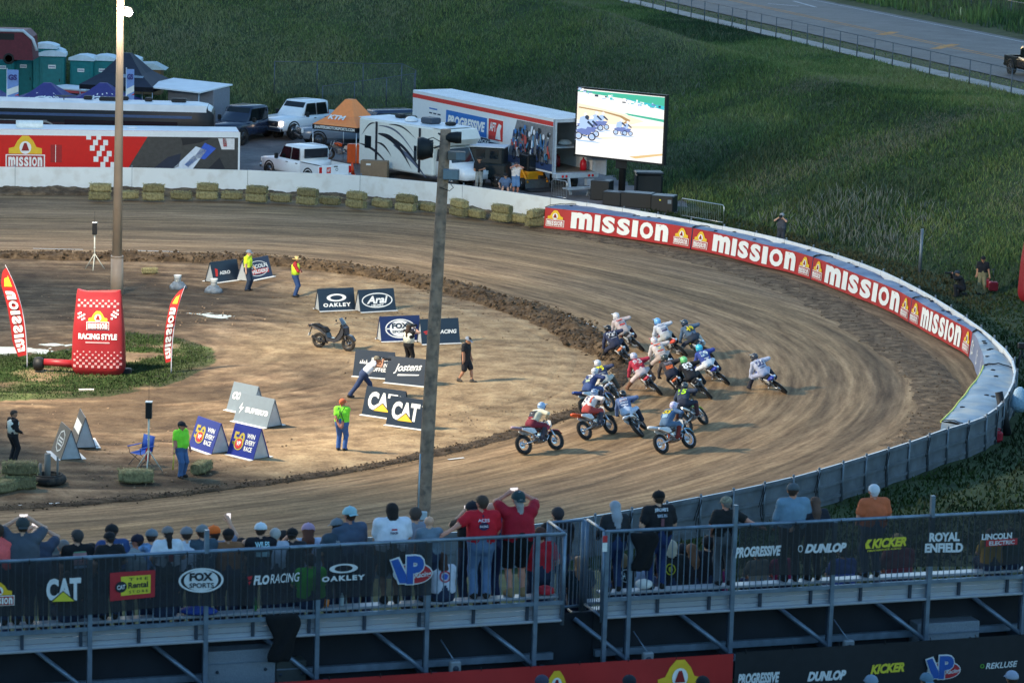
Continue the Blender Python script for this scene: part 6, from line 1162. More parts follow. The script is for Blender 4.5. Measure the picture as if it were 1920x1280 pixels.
def motorhome():
 L,Wd,H=15.0,2.55,3.5;a=rad(3);e=G(399,318);o=thing("motorhome",(0,0,0),a,"long black motorhome with a white roof and dark roof vents","motorhome");Ud=Vector((math.cos(a),math.sin(a),0));Nn=Vector((-math.sin(a),math.cos(a),0));c=Vector(e)-Ud*L/2+Nn*Wd/2;o.location=(c.x,c.y,lotz(c.x,c.y));mk=C(22,25,33,rough=.45,var=.12,spec=.3)
 mb=MB();R_=[(-Wd/2,.4),(-Wd/2,H-.12),(-Wd/2+.06,H-.04),(-.7,H),(.7,H),(Wd/2-.06,H-.04),(Wd/2,H-.12),(Wd/2,.4)]
 mb.loft([[(x,y*k,.4+(z-.4)*q)for y,z in R_]for x,k,q in((-L/2,1,1),(L/2-1.0,1,1),(L/2-.35,.99,.97),(L/2,.94,.86))],mk);mb.build("body",o)
 mb=MB();mb.loft([[(x,y*k,z+.012+d)for y,z in((-Wd/2-.0,H-.11),(-Wd/2+.06,H-.03),(-.7,H+.01),(.7,H+.01),(Wd/2-.06,H-.03),(Wd/2,H-.11))]for x,k,d in((-L/2,1.004,0),(L/2-1.0,1.004,0),(L/2-.4,.99,-.09),(L/2-.12,.96,-.26))],m_roofw);mb.build("roof",o)
 fr=frame((-L/2,-Wd/2,.4),(1,0,0),(0,0,1),(0,-1,0),.01);mb=MB();mb.quad(fr,0,2.72,L-.4,3.10,m_roofw,1);mb.quad(fr,.3,2.35,L-1.2,2.5,C(60,84,120,rough=.2),1);mb.quad(fr,L*.45,1.7,L-2.0,2.15,m_glass,1);mb.quad(fr,.2,2.05,5.8,2.10,C(110,120,130,rough=.3),1);mb.quad(fr,.3,.9,7.0,2.0,C(46,32,40,rough=.3),.6)
 mb.ring(fr,6.2-.6,1.45,.75,.6,.10,.08,C(130,134,134),2,a0=20,a1=160)
 for k in range(3):mb.quad(fr,5.1,1.5+.15*k,6.1,1.55+.15*k,C(130,134,134),2)
 mb.build("side_panel",o)
 for x,y,w in((-L/2+9.1,.1,.9),(-L/2+7.9,.5,.4),(-L/2+9.9,.6,.45),(-L/2+13.0,.2,.7),(-L/2+11.3,.3,.35)):mb=MB();mb.bevbox((x,y,H+.12),(w*1.2,.5,.22),m_vblack,.06);mb.build("roof_vent",o)
 mb=MB();mb.tube([(-L/2+6.6,0,H),(-L/2+6.6,0,H+.22)],.03,m_steel,6);mb.tube([(-L/2+6.1,0,H+.25),(-L/2+6.6,0,H+.22),(-L/2+7.3,0,H+.26)],[.02,.07,.02],m_steel,6);mb.build("aerial",o)
 mb=MB();mb.add([(L/2+.012,-1.0,1.7),(L/2+.012,1.0,1.7),(L/2-.28,.95,2.9),(L/2-.28,-.95,2.9)],[(0,1,2,3)],m_glass);mb.build("windscreen",o)
 for s in(1,-1):
  for x in(L/2-2.2,-L/2+3.5,-L/2+4.6):road_wheel(o,x,s*(Wd/2-.16),.5,.28,s)
motorhome()
def small_rv():
 L,Wd,H=8.6,2.4,3.15;a=rad(-47);e=G(671,322);o=thing("camper_van",(0,0,0),a,"cream camper with black swoosh stripes and a white cab, parked behind the wall","camper");Ud=Vector((math.cos(a),math.sin(a),0));Nn=Vector((-math.sin(a),math.cos(a),0));c=Vector(e)+Ud*L/2+Nn*Wd/2;o.location=(c.x,c.y,lotz(c.x,c.y));mc=C(226,226,218,rough=.35,var=.05)
 Lb=6.3;mb=MB();mb.bevbox((-L/2+Lb/2,0,(.5+H)/2),(Lb,Wd,H-.5),mc,.08);mb.prism([(-L/2+Lb-.1,2.2),(-L/2+Lb+.9,2.25),(-L/2+Lb+1.25,2.6),(-L/2+Lb+.95,H-.05),(-L/2+Lb-.1,H-.03)],-Wd/2+.04,Wd/2-.04,mc);mb.build("body",o)
 mb=MB();mb.box((-L/2+Lb/2+.2,0,H+.012),(Lb+.6,Wd-.14,.03),m_roofw);mb.build("roof",o)
 fr=frame((-L/2,-Wd/2,.5),(1,0,0),(0,0,1),(0,-1,0),.008);mk=C(34,38,50,rough=.3);mg=C(96,104,124,rough=.3)
 def swoosh(mb,x0,y0,x1,y1,bow,w,m,ly):
  n=14;top=[];bot=[]
  for i in range(n+1):t=i/n;x=x0+(x1-x0)*t;y=y0+(y1-y0)*t+bow*math.sin(math.pi*t);k=w*math.sin(math.pi*min(1,.06+t*.94));top.append((x,y+k));bot.append((x,y-k))
  for i in range(n):mb.poly(fr,[bot[i],bot[i+1],top[i+1],top[i]],m,ly)
 mb=MB();h=H-.5
 for x in(1.55,5.2):mb.quad(fr,x-.09,.1,x+.09,h-.1,mk,3)
 for q in((.3,1.7,1.5,2.45,.25,.05,mk,1),(1.7,1.9,4.6,.2,.5,.16,mk,2),(1.7,2.35,5.0,.9,.5,.06,mg,1),(2.4,1.9,5.6,.05,.3,.10,mk,2),(.1,1.2,2.8,.1,.25,.08,mk,1),(2.6,2.5,4.9,1.9,.25,.05,mk,1),(3.0,1.4,5.9,-.2,.2,.13,mg,1),(1.6,1.4,2.9,.7,.2,.07,mk,2)):swoosh(mb,*q)
 mb.build("stripes",o);mb=MB();mb.quad(fr,.55,1.0,1.1,1.7,m_glass,2);mb.build("window",o);mb=MB();mb.quad(fr,4.75,.7,4.98,1.55,m_glass,4);mb.build("window",o)
 cx=-L/2+Lb;mb=MB();mb.loft([[(x,w*s,z)for s,z in((-1,.5),(-1,z1),(-.85,z2),(.85,z2),(1,z1),(1,.5))]for x,w,z1,z2 in((cx-.1,.98,1.3,2.2),(cx+.7,.96,1.25,2.1),(cx+1.15,.94,1.2,1.32),(cx+2.0,.88,1.05,1.16),(cx+2.3,.80,.8,.95))],m_vwhite);mb.build("cab",o)
 mb=MB();mb.add([(cx+1.14,-.80,1.34),(cx+1.14,.80,1.34),(cx+.74,.74,2.08),(cx+.74,-.74,2.08)],[(0,1,2,3)],m_glass);mb.build("windscreen",o)
 for s in(1,-1):
  mb=MB();mb.add([(cx+.05,s*.99,1.35),(cx+.95,s*.97,1.33),(cx+.66,s*.88,1.98),(cx+.05,s*.9,2.0)],[(0,1,2,3),(3,2,1,0)],m_glass);mb.build("window",o);mb=MB();mb.bevbox((cx+.9,s*1.25,1.6),(.14,.2,.42),m_vblack,.03);mb.build("mirror",o)
  for x in(cx+1.4,-L/2+1.9):road_wheel(o,x,s*(Wd/2-.18),.39,.24,s)
 for x,y,w,d,h_,m in((-L/2+1.6,.5,.55,.5,.22,m_vblack),(-L/2+2.6,.4,.6,.5,.24,m_vblack),(-L/2+4.6,.1,.9,.8,.34,C(60,70,84)),(-L/2+5.9,.4,.5,.5,.2,m_vblack)):mb=MB();mb.bevbox((x,y,H+h_/2+.03),(w,d,h_),m,.07);mb.build("roof_vent",o)
 mb=MB();mb.ball((-L/2+3.2,-.1,H+.05),(.38,.38,.26),m_vwhite,16,8,bot=0);mb.build("satellite_dome",o)
small_rv()
p=G(702,338);mb=MB();mb.bevbox((0,0,.55),(1.5,.6,1.1),C(140,116,92,rough=.8,var=.1),.01);mb.box((-.3,-.305,.9),(.25,.01,.1),m_white);mb.build("cardboard_box",None,"big brown cardboard box standing before the cream camper","box",None,None,p,rad(-8))
def big_trailer():
 L,Wd,H,Z0=16.0,2.6,4.1,1.15;a=2.105;e=G(1036,366);o=thing("race_semitrailer",(0,0,0),a,"large white semitrailer with a blue name panel, red stripe and open rear door","trailer")
 U=Vector((math.cos(a),math.sin(a),0));N=Vector((math.sin(a),-math.cos(a),0));c=Vector(e)+U*L/2+N*Wd/2;o.location=(c.x,c.y,lotz(e[0],e[1]));mw=C(224,226,228,rough=.35,var=.04);y1=Wd/2
 mb=MB();t=.06;mb.box((0,y1-t/2,(Z0+H)/2),(L,t,H-Z0),mw);mb.box((0,-y1+t/2,(Z0+H)/2),(L,t,H-Z0),mw);mb.box((L/2-t/2,0,(Z0+H)/2),(t,Wd-2*t,H-Z0),mw);mb.box((0,0,Z0+.05),(L-t,Wd-2*t,.1),C(120,106,92,rough=.8));mb.build("box",o)
 mb=MB();mb.bevbox((0,0,H+.02),(L,Wd,.06),m_roofw,.02)
 for k in range(26):mb.box((-L/2+.4+k*.61,0,H+.055),(.03,Wd-.1,.012),C(176,184,190))
 mb.build("roof",o)
 fr=frame((L/2,y1,Z0),(-1,0,0),(0,0,1),(0,1,0),.008);h=H-Z0;mbl=C(40,112,190,rough=.3);mnv=C(38,52,78,rough=.3)
 mb=MB();mb.quad(fr,0,h-.38,L,h-.14,m_redp,1,nu=4);mb.quad(fr,L-.12,0,L,h,C(150,162,176,rough=.4),2)
 mb.quad(fr,4.0,1.15,8.7,2.25,mbl,1);mb.text(fr,"PROGRESSIVE",4.2,1.42,4.3,.58,m_white,2,.05,.2);mb.quad(fr,8.8,1.05,10.6,2.35,m_white,1);mb.quad(fr,8.9,1.12,10.5,2.28,m_redp,2);mb.text(fr,"AFT",9.05,1.6,.7,.5,m_white,3,.03);mb.poly(fr,[(9.7,1.2),(10.3,1.2),(10.2,1.7),(10.35,2.0),(10.05,2.1),(9.85,1.8)],m_white,3)
 mb.quad(fr,4.0,.72,9.1,1.12,mnv,1);mb.text(fr,"AMERICAN FLAT TRACK",4.2,.82,4.6,.22,m_white,2,.03);mb.poly(fr,[(8.8,1.0),(10.6,1.0),(10.6,.7),(9.7,.2),(8.8,.7)],m_white,2);mb.poly(fr,[(8.95,.98),(10.45,.98),(10.45,.72),(9.7,.3),(8.95,.72)],mnv,3)
 for i in range(5):
  for j in range(3 if i else 1):mb.quad(fr,2.0+.5*j,2.1-.26*i,2.35+.5*j+(.6 if i==0 else 0),2.18-.26*i,mnv if i else mbl,1)
 mph=C(120,120,124,rough=.4,var=.25);mb.add([fr(10.9,.1,1),fr(L-.12,.1,1),fr(L-.12,h-.42,1),fr(12.0,h-.42,1)],[(0,1,2,3)],mph);mb.quad(fr,11.0,.1,L-.12,.5,C(50,70,110,rough=.4),1.5);r=random.Random(5)
 for k in range(70):
  u=r.uniform(11.6,L-.5);v=r.uniform(.5,1.9);w=r.uniform(.10,.26);hh=r.uniform(.2,.5);sh=r.uniform(-.2,.2);col=r.choice([(214,224,234),(60,110,160),(30,36,50),(90,150,190),(24,26,32),(40,60,100),(190,80,70)]);mb.poly(fr,[(u,v),(u+w,v),(u+w+sh,v+hh),(u+sh,v+hh)],C(*col,rough=.4),2+k*.12)
 for k in range(8):u=11.9+k*.5;mb.ring(fr,u,.62+.12*(k%2),.2,.3,.06,.07,C(20,22,26),11,14);mb.disc(fr,u+.1,1.9+.15*(k%3),.13,.15,C(*r.choice([(226,226,230),(60,120,180),(30,34,40)]),rough=.3),11,10)
 mb.build("side_panel",o)
 mb=MB();mg=C(170,180,190,rough=.4,metal=.2)
 for y in(y1-.06,-y1+.06):mb.box((-L/2-.02,y,(Z0+H)/2),(.08,.12,H-Z0),mg)
 mb.box((-L/2-.02,0,H-.08),(.08,Wd-.24,.16),mg);mb.build("door_frame",o)
 mb=MB();mb.bevbox((-L/2-.18,0,Z0-.08),(.5,Wd+.1,.30),mg,.04)
 for y in(.95,.72,-.95,-.72):mb.lathe([(.0,0),(.07,.01),(.08,.03)],m_lens,10,'X',(-L/2-.46,y,Z0-.1))
 mb.build("rear_bumper",o)
 mb=MB();mb.box((-L/2-.9,-.1,.45),(.6,2.3,.08),mg);mb.box((-L/2-.5,.55,.55),(.12,.12,1.0),mg,ry=.3);mb.box((-L/2-.9,-.5,.35),(.10,.14,1.3),mg,ry=-.55);mb.box((-L/2-.4,-.8,.7),(.3,.5,.35),mg);mb.build("liftgate",o)
 mb=MB();mb.box((-L/2-.62,-y1-.0,(Z0+H)/2),(1.2,.05,H-Z0),mg);mb.build("door",o)
 mb=MB();mb.box((0,0,Z0-.1),(L-1,.9,.2),m_vblack);mb.build("chassis",o)
 for x in(-L/2+2.0,-L/2+3.3):
  for s in(1,-1):road_wheel(o,x,s*(Wd/2-.3),.5,.5,s)
 mb=MB();mb.box((-L/2+1.6,0,2.45),(1.4,Wd-.3,.08),C(196,200,204));mb.build("shelf",o)
 Mx=Matrix.Translation(o.location)@Matrix.Rotation(a,4,'Z')
 mb=MB();mb.lathe([(.18,0),(.19,.3),(.16,.5),(.05,.62),(.05,.7)],C(190,26,40,rough=.4),14);x=mb.build("fuel_jug",None,"red fuel jug standing at the open trailer's rear edge","fuel jug");x.location=Mx@Vector((-L/2+.25,-.75,Z0+.11))
 mb=MB();mb.lathe([(.18,0),(.19,.3),(.16,.5),(.05,.62),(.05,.7)],C(120,26,40,rough=.4),14);x=mb.build("fuel_jug",None,"dark red fuel jug deeper inside the open trailer","fuel jug");x.location=Mx@Vector((-L/2+2.1,-.2,Z0+.11))
 mb=MB();mb.lathe([(.0,0),(.35,.05),(.4,.15),(.2,.3),(.0,.32)],m_white,14);x=mb.build("folded_tarp",None,"white folded bundle on the shelf inside the open trailer","bundle");x.location=Mx@Vector((-L/2+1.5,-.3,2.5))
big_trailer()
def screen():
 p=G(1165,376);o=thing("video_screen",p,0,"large bright video screen on a dark post showing motorcycles on a dirt track","video screen");y=p[1]-.15;mb=MB();mb.tube([(0,.25,0),(.05,.25,5.4)],.19,m_vblack,12);mb.build("post",o)
 A_,B_,D_=[Vector(P_at(px,py,yy)-p)for px,py,yy in((1079,289,y+1.45),(1241,307,y-1.45),(1083,166,y+1.45))];U=(B_-A_);w=U.length;V=D_-A_;V-=U*(V.dot(U)/U.dot(U));h=V.length;U.normalize();V.normalize();N=U.cross(V)
 mb=MB();c=[A_,A_+U*w,A_+U*w+V*h,A_+V*h];g=.10;b_=[A_-U*g-V*g,A_+U*(w+g)-V*g,A_+U*(w+g)+V*(h+g),A_-U*g+V*(h+g)]
 mb.add([q-N*.01 for q in b_]+[q-N*.28 for q in b_],[(0,1,2,3),(7,6,5,4),(0,4,5,1),(1,5,6,2),(2,6,7,3),(3,7,4,0)],m_vblack);mb.build("cabinet",o)
 E_=lambda nm,c,s=1.0:mat("screen_"+nm,(.02,.02,.02),rough=.3,var=0,emit=(c,s));es=.215
 sw,ss,sb,sg,sd,st=E_("white",(1,.985,.95),es),E_("sand",(.98,.86,.66),es),E_("blue",(.16,.22,.52),es),E_("green",(.06,.50,.34),es),E_("dark",(.03,.05,.10),es),E_("tan",(.80,.55,.25),es)
 sk,sl,s2,s3=E_("brown",(.45,.28,.12),es),E_("skin",(.9,.75,.6),es),E_("pale_blue",(.45,.62,.95),es),E_("cyan",(.05,.55,.62),es)
 fr=lambda u,v,ly=1:A_+U*(u*w)+V*(v*h)+N*(.003*ly);mb=MB();mb.quad(fr,0,0,1,1,sw,1)
 mb.poly(fr,[(0,.98),(1,.99),(1,.84),(.8,.87),(.5,.915),(0,.955)],sg,2);mb.poly(fr,[(.55,.915),(1,.86),(1,.80),(.8,.845)],s3,3);mb.poly(fr,[(0,.78),(.25,.74),(.55,.68),(.78,.60),(.60,.52),(.2,.50),(0,.53)],ss,2);mb.poly(fr,[(.55,.70),(1,.66),(1,.62),(.6,.67)],sg,3)
 mb.poly(fr,[(.02,.73),(.30,.70),(.52,.655),(.62,.60),(.60,.55),(.52,.53),(.57,.58),(.50,.63),(.3,.68),(.02,.71)],sk,3);mb.poly(fr,[(.45,.50),(1,.56),(1,.52),(.6,.47)],ss,3);mb.poly(fr,[(.62,.05),(1,.15),(1,.12),(.70,.03)],st,3);mb.poly(fr,[(0,.34),(.3,.30),(.6,.33),(.3,.27),(0,.29)],ss,3)
 r=random.Random(9)
 for k in range(46):u=r.random()*.97;v=.965-.12*u+r.uniform(-.055,.02);mb.quad(fr,u,v,u+r.uniform(.012,.05),v+r.uniform(.01,.035),r.choice([sw,sb,sd,s2,s3,sw]),4+k*.05)
 def moto(u,v,s,q):
  for du in(0,.20*s):mb.ring(fr,u+du,v,.060*s,.078*s,.020*s,.026*s,sd,q,16);mb.disc(fr,u+du,v,.035*s,.048*s,s2,q-.3,10)
  mb.poly(fr,[(u-.05*s,v+.10*s),(u+.06*s,v+.03*s),(u+.16*s,v+.03*s),(u+.22*s,v+.15*s),(u+.08*s,v+.17*s)],sb,q+.3);mb.poly(fr,[(u+.0*s,v+.15*s),(u+.11*s,v+.14*s),(u+.17*s,v+.28*s),(u+.10*s,v+.33*s),(u+.02*s,v+.28*s)],s2,q+.4);mb.poly(fr,[(u+.12*s,v+.27*s),(u+.21*s,v+.18*s),(u+.23*s,v+.21*s),(u+.14*s,v+.31*s)],sd,q+.5)
  mb.disc(fr,u+.12*s,v+.37*s,.032*s,.042*s,sw if s<.7 else sd,q+.6,12);mb.poly(fr,[(u-.06*s,v-.08*s),(u+.24*s,v-.08*s),(u+.36*s,v-.11*s),(u,v-.11*s)],s2,q-.5)
 moto(.24,.46,.55,6);moto(.16,.44,.6,8);moto(.46,.40,.52,9);moto(.54,.40,.45,8);moto(.03,.40,.6,10);moto(.10,.34,.66,11);moto(.03,.29,.78,12);mb.build("picture",o)
 mb=MB();mb.box(A_+U*w*.5+V*h*.5-N*.3-Vector((0,0,h*.2)),(.6,.3,h*.9),m_vblack);mb.build("bracket",o)
screen()
mdk=mat("speaker_black",(.012,.014,.016),rough=.5,var=.1)
for k,(px,py,w,d,h,lab)in enumerate([(1128,374,1.05,.9,1.05,"tall black equipment case beside the screen's post, next to the trailer"),(1150,384,1.0,.8,.72,"low black case between the tall case and the screen's post"),(1196,388,1.7,.9,.78,"long low black case just past the screen's post"),(1245,396,1.2,1.0,.86,"black case with a yellow sticker, last in the row below the screen")]):
 p=G(px,py);o=thing("equipment_case",p,rad(-18),lab,"case","black cases below the video screen");mb=MB();mb.bevbox((0,0,h/2),(w,d,h),mdk,.03);mb.build("body",o);mb=MB();mb.box((0,0,h+.008),(w-.06,d-.06,.014),C(96,104,112,rough=.5));mb.build("lid",o)
 if k==3:mb=MB();mb.box((-.1,-d/2-.004,h*.75),(.09,.006,.07),C(220,214,60));mb.box((.42,-d/2-.004,h*.68),(.2,.006,.2),C(120,130,140));mb.build("sticker",o)
p=G(1215,366);mb=MB();mb.bevbox((0,0,.65),(1.45,1.0,1.1),mdk,.10);mb.bevbox((0,0,1.25),(1.55,1.1,.12),C(50,56,62,rough=.5),.05);mb.build("dark_bin",None,"big dark bin with a lumpy lid behind the row of cases","bin",None,None,p,.1)
def barrier(px0,py0,px1,py1,label,h=1.05,step=.13):
 a,b=G(px0,py0),G(px1,py1);d=b-a;L=float(np.hypot(d[0],d[1]));o=thing("crowd_barrier",a,math.atan2(d[1],d[0]),label,"barrier");mb=MB();mb.tube([(0,0,0),(0,0,h-.1),(.08,0,h),(L-.08,0,h),(L,0,h-.1),(L,0,0)],.022,m_alu,6);mb.tube([(0,0,.15),(L,0,.15)],.018,m_alu,6);mb.build("frame",o);mb=MB()
 for k in range(1,int(L/step)):mb.tube([(k*step,0,.15),(k*step,0,h)],.008,m_alu,4,cap=False)
 x=mb.build("bar",o);x['kind']='stuff'
barrier(1276,409,1356,424,"galvanised crowd barrier in the grass past the black cases");barrier(1034,372,1062,378,"short crowd barrier below the open trailer's rear")
def loader():
 p=G(990,353);o=thing("skid_loader",p,rad(-62),"orange and black skid loader parked behind the wall","loader");mo=C(236,150,24,rough=.35,var=.08);mb=MB();mb.bevbox((0,0,.85),(2.2,1.3,.9),mo,.08);mb.bevbox((-.9,0,.95),(.7,1.35,1.1),mo,.06);mb.build("body",o)
 mb=MB();mb.bevbox((.25,0,1.85),(1.25,1.1,1.15),m_vblack,.06);mb.build("cab",o);mb=MB();mb.box((.25,-.56,1.9),(.9,.01,.7),m_glass);mb.box((.885,0,1.9),(.01,.85,.8),m_glass);mb.build("window",o)
 for s in(1,-1):mb=MB();mb.tube([(-1.15,s*.78,1.35),(.4,s*.78,1.45),(1.4,s*.78,.6)],[.10,.09,.08],mo,6);mb.build("arm",o)
 for s in(1,-1):
  for x in(-.6,.6):road_wheel(o,x,s*.78,.42,.3,s)
 mb=MB();mb.prism([(1.3,.1),(2.0,.05),(2.0,.12),(1.4,.2),(1.35,.8),(1.28,.8)],-.95,.95,m_steel);mb.build("bucket",o)
 fr=frame((-1.1,-.69,.5),(1,0,0),(0,0,1),(0,-1,0),.006);mb=MB();mb.text(fr,"CASE",.1,.5,.6,.2,m_white,1,.04);mb.build("lettering",o);o.scale=(.78,)*3
loader()
def dark_unit():
 p=G(905,345);o=thing("utility_vehicle",p,rad(-12),"dark green cabbed utility vehicle behind the man in the black polo","utility vehicle");mk=C(34,42,44,rough=.4);mb=MB();mb.bevbox((0,0,.8),(2.9,1.5,.9),mk,.1);mb.build("body",o);mb=MB();mb.bevbox((0,0,1.65),(2.5,1.4,.95),mk,.08);mb.box((0,0,2.14),(2.7,1.5,.05),m_roofw);mb.build("cab",o)
 for x in(-.75,.0,.75):mb=MB();mb.box((x,-.705,1.75),(.5,.01,.5),m_glass);mb.build("window",o)
 for s in(1,-1):
  for x in(-.95,.95):road_wheel(o,x,s*.68,.36,.28,s)
 mb=MB();mb.box((.3,-.76,.75),(.35,.01,.2),m_white);mb.build("plate",o)
dark_unit()
GB2="people behind the white wall"
f=Fig(hand={1:A3(.24,.06,1.14),-1:A3(.06,-.27,.82)},sleeve='short',elp={1:A3(-.1,.9,-.6),-1:A3(-.6,-.5,-.3)});person(G(897,358),rad(-82),"bearded man in black polo and grey trousers holding a drink behind the wall",f,'tan',(26,27,30),(150,150,144),hair=(50,40,34),group=GB2,scale=1.04)
f=Fig(hand={1:A3(.20,.10,1.60),-1:A3(.20,-.10,1.60)},elp={1:A3(.1,1,-.5),-1:A3(.1,-1,-.5)},legs='shorts');person(G(966,366),rad(-78),"man in white and orange shirt and blue shorts, both hands raised to his eyes",f,'red',(226,214,206),(96,130,170),cap=(60,60,66),group=GB2,scale=1.02)
f=Fig(pel=A3(0,0,.38),chest=A3(.04,0,.72),neck=A3(.05,0,.92),head=A3(.10,0,1.07),hand={1:A3(.2,.3,.5),-1:A3(.2,-.3,.5)},foot={1:A3(.45,.2,0),-1:A3(.45,-.2,0)},legs='shorts');person(G(947,366),rad(-90),"child in a dark cap and blue top peering over the wall",f,'fair',(90,110,140),(80,90,110),cap=(34,34,38),group=GB2,scale=1.0)
person(G(892,355),rad(-90),"small child with a pale cap standing by the man in the black polo",Fig(),'fair',(190,176,174),(90,90,110),cap=(206,204,204),group=GB2,scale=.55)
def tent(px,py,w,h,top,label,mt,val=None,rz=0.0,words=None,star=False):
 p=G(px,py);o=thing("canopy_tent",p,rz,label,"canopy tent");mb=MB();z0=h;s=w/2;ap=.22
 rings=[[(s*a,s*b,z0)for a,b in((-1,-1),(0,-1),(1,-1),(1,0),(1,1),(0,1),(-1,1),(-1,0))],[(s*.55*a*(1 if a*b else .93),s*.55*b*(1 if a*b else .93),z0+(top-h)*.36)for a,b in((-1,-1),(0,-1),(1,-1),(1,0),(1,1),(0,1),(-1,1),(-1,0))],[(ap*a,ap*b,top)for a,b in((-1,-1),(0,-1),(1,-1),(1,0),(1,1),(0,1),(-1,1),(-1,0))]]
 mb.loft(rings,mt,False)
 if star:
  r=random.Random(px)
  def fr2(u,v,ly=1):
   k=1-v;x=(u-.5)*2*s*max(k,.08);zz=z0+(top-h)*(v*.75 if v<.45 else .34+(v-.45)*1.2);return Vector((x,-s*k-.012*ly,zz+.03*ly))
  for k in range(16):u,v=r.uniform(.15,.85),r.uniform(.12,.6);mb.disc(fr2,u,v,.022,.04,m_white,1,5)
  mb.text(fr2,"GS",.30,.20,.40,.25,m_white,2,.06);mb.quad(fr2,.02,.01,.98,.07,m_redp,1,nu=6);mb.quad(fr2,.02,.07,.98,.12,m_white,1,nu=6)
 mb.build("canopy",o)
 mb=MB();mv=val or mt
 for i in range(4):a,b=rings[0][i*2],rings[0][(i*2+2)%8];mb.add([a,b,(b[0],b[1],z0-.28),(a[0],a[1],z0-.28)],[(0,1,2,3),(3,2,1,0)],mv)
 if words:fr=frame((-s,-s,z0-.28),(1,0,0),(0,0,1),(0,-1,0),.01);mb.text(fr,words,.15,.06,w-.3,.17,m_white,1,.03)
 mb.build("valance",o)
 for a in(-1,1):
  for b in(-1,1):mb=MB();mb.tube([(s*a*.98,s*b*.98,0),(s*a*.98,s*b*.98,z0)],.025,m_alu,6);mb.build("leg",o)
 return o
m_or=C(246,146,84,rough=.7,var=.06);m_ora=C(236,96,30,rough=.4)
o=tent(655,310,3.05,2.35,3.75,"orange canopy tent with a white lettered black valance",m_or,C(30,34,44),rad(-32),"SHAFFERSMOTORSPORTS.COM")
mb=MB();fr=lambda u,v,ly=1:Vector((-.75+u*1.2,-1.5*(1-v*.55)-.03,2.52+v*.62+.02*ly));mb.text(fr,"KTM",.1,.25,.9,.35,m_white,1,.04);mb.build("lettering",o)
b=race_bike(G(640,300),rad(175),0,"orange motorcycle parked under the orange tent",(236,96,30),(40,40,44));b['group']="motorcycles off the track"
mb=MB();mb.bevbox((0,0,.55),(.8,.5,1.1),m_ora,.05);mb.build("orange_cabinet",None,"orange cabinet standing under the orange tent by the camper","cabinet",None,None,G(664,306))
for(px,py,lab)in((614,312,"orange traffic cone behind the white pickup's tailgate"),(660,328,"orange traffic cone between the tent and the camper")):
 mb=MB();mb.lathe([(.16,.03),(.10,.32),(.04,.70),(.0,.72)],C(244,82,34,rough=.5),14);mb.bevbox((0,0,.02),(.40,.40,.04),C(244,82,34,rough=.5),.02);mb.build("traffic_cone",None,lab,"traffic cone","traffic cones in the lot",None,G(px,py))
m_star=C(62,62,122,rough=.7,var=.1)
tent(88,250,4.3,1.9,3.0,"star patterned canopy tent behind the motorhome, left of the light pole",m_star,C(190,60,70),0,None,True);tent(193,250,4.3,1.9,3.0,"star patterned canopy tent behind the motorhome, next to the light pole",m_star,C(190,60,70),0,None,True);tent(-30,250,4.0,1.9,3.0,"star patterned canopy tent cut by the photo's edge",m_star,C(190,60,70),0,None,True)
o=tent(238,232,4.6,2.5,4.3,"black canopy tent with a small pale logo behind the light pole",C(40,46,62,rough=.7),C(30,34,44),rad(-10));mb=MB();fr=lambda u,v,ly=1:Vector((u*1.6,-1.5+v*-.2,2.85+v*.4));mb.poly(fr,[(.1,.2),(.9,.25),(.95,.6),(.1,.8)],C(150,180,214),1);mb.build("logo",o)
def flag_banner(px,py,toppy,wpx,label):
 p=G(px,py);sc=px_m(p[1]);h=(py-toppy)/sc;w=wpx/sc;o=thing("banner_flag",p,0,label,"banner flag");mb=MB();mb.tube([(0,0,0),(0,0,h)],.03,m_alu,6);mb.build("pole",o);mb=MB();r=random.Random(px);n=10;fr=lambda u,v,ly=1:Vector((u*w,.05*math.sin(v*6)-.012*ly,h*(.25+.73*v)))
 mb.quad(fr,0,0,1,1,C(120,150,206,rough=.7),0,nu=2)
 for k in range(5):v=.02+.09*k;mb.poly(fr,[(0,v),(1,v+.09),(1,v+.16),(0,v+.07)],m_redp if k%2==0 else m_white,1)
 mb.poly(fr,[(0,.50),(1,.58),(1,.70),(0,.62)],m_white,1);mb.text(fr,"GS",.12,.80,.76,.11,m_star,2,.06);mb.build("cloth",o)
flag_banner(13,262,125,22,"tall flag banner with diagonal stripes among the green toilets");flag_banner(236,262,124,15,"tall flag banner with diagonal stripes right behind the light pole")
def toilet(px,py,label,rz=0.0,sc=1.0):
 p=G(px,py);o=thing("portable_toilet",p,rz,label,"portable toilet","teal portable toilets");mt=C(18,116,118,rough=.5,var=.12);w,d,h=1.15,1.15,2.05;mb=MB();mb.bevbox((0,0,h/2+.05),(w,d,h),mt,.05)
 for s in(-1,1):mb.box((s*w/2,0,h/2),(.04,.5,h*.8),mt)
 mb.build("cabin",o);mb=MB();mb.prism([(-.64,0),(-.62,.14),(-.35,.24),(0,.28),(.35,.24),(.62,.14),(.64,0)],-.62,.62,C(206,220,228,rough=.5));rf=mb.build("roof",o);rf.location=(0,0,h+.06)
 mb=MB();mb.bevbox((0,-d/2-.02,h*.48),(w*.78,.04,h*.86),mt,.015);dr=mb.build("door",o);mb=MB();mb.box((0,-d/2-.046,h*.80),(.34,.01,.17),m_white);mb.box((0,-d/2-.052,h*.80),(.28,.006,.06),C(150,140,160));mb.build("sign",dr);mb=MB();mb.box((w*.3,-d/2-.05,h*.5),(.04,.03,.14),m_vblack);mb.build("handle",dr);o.scale=(sc,)*3
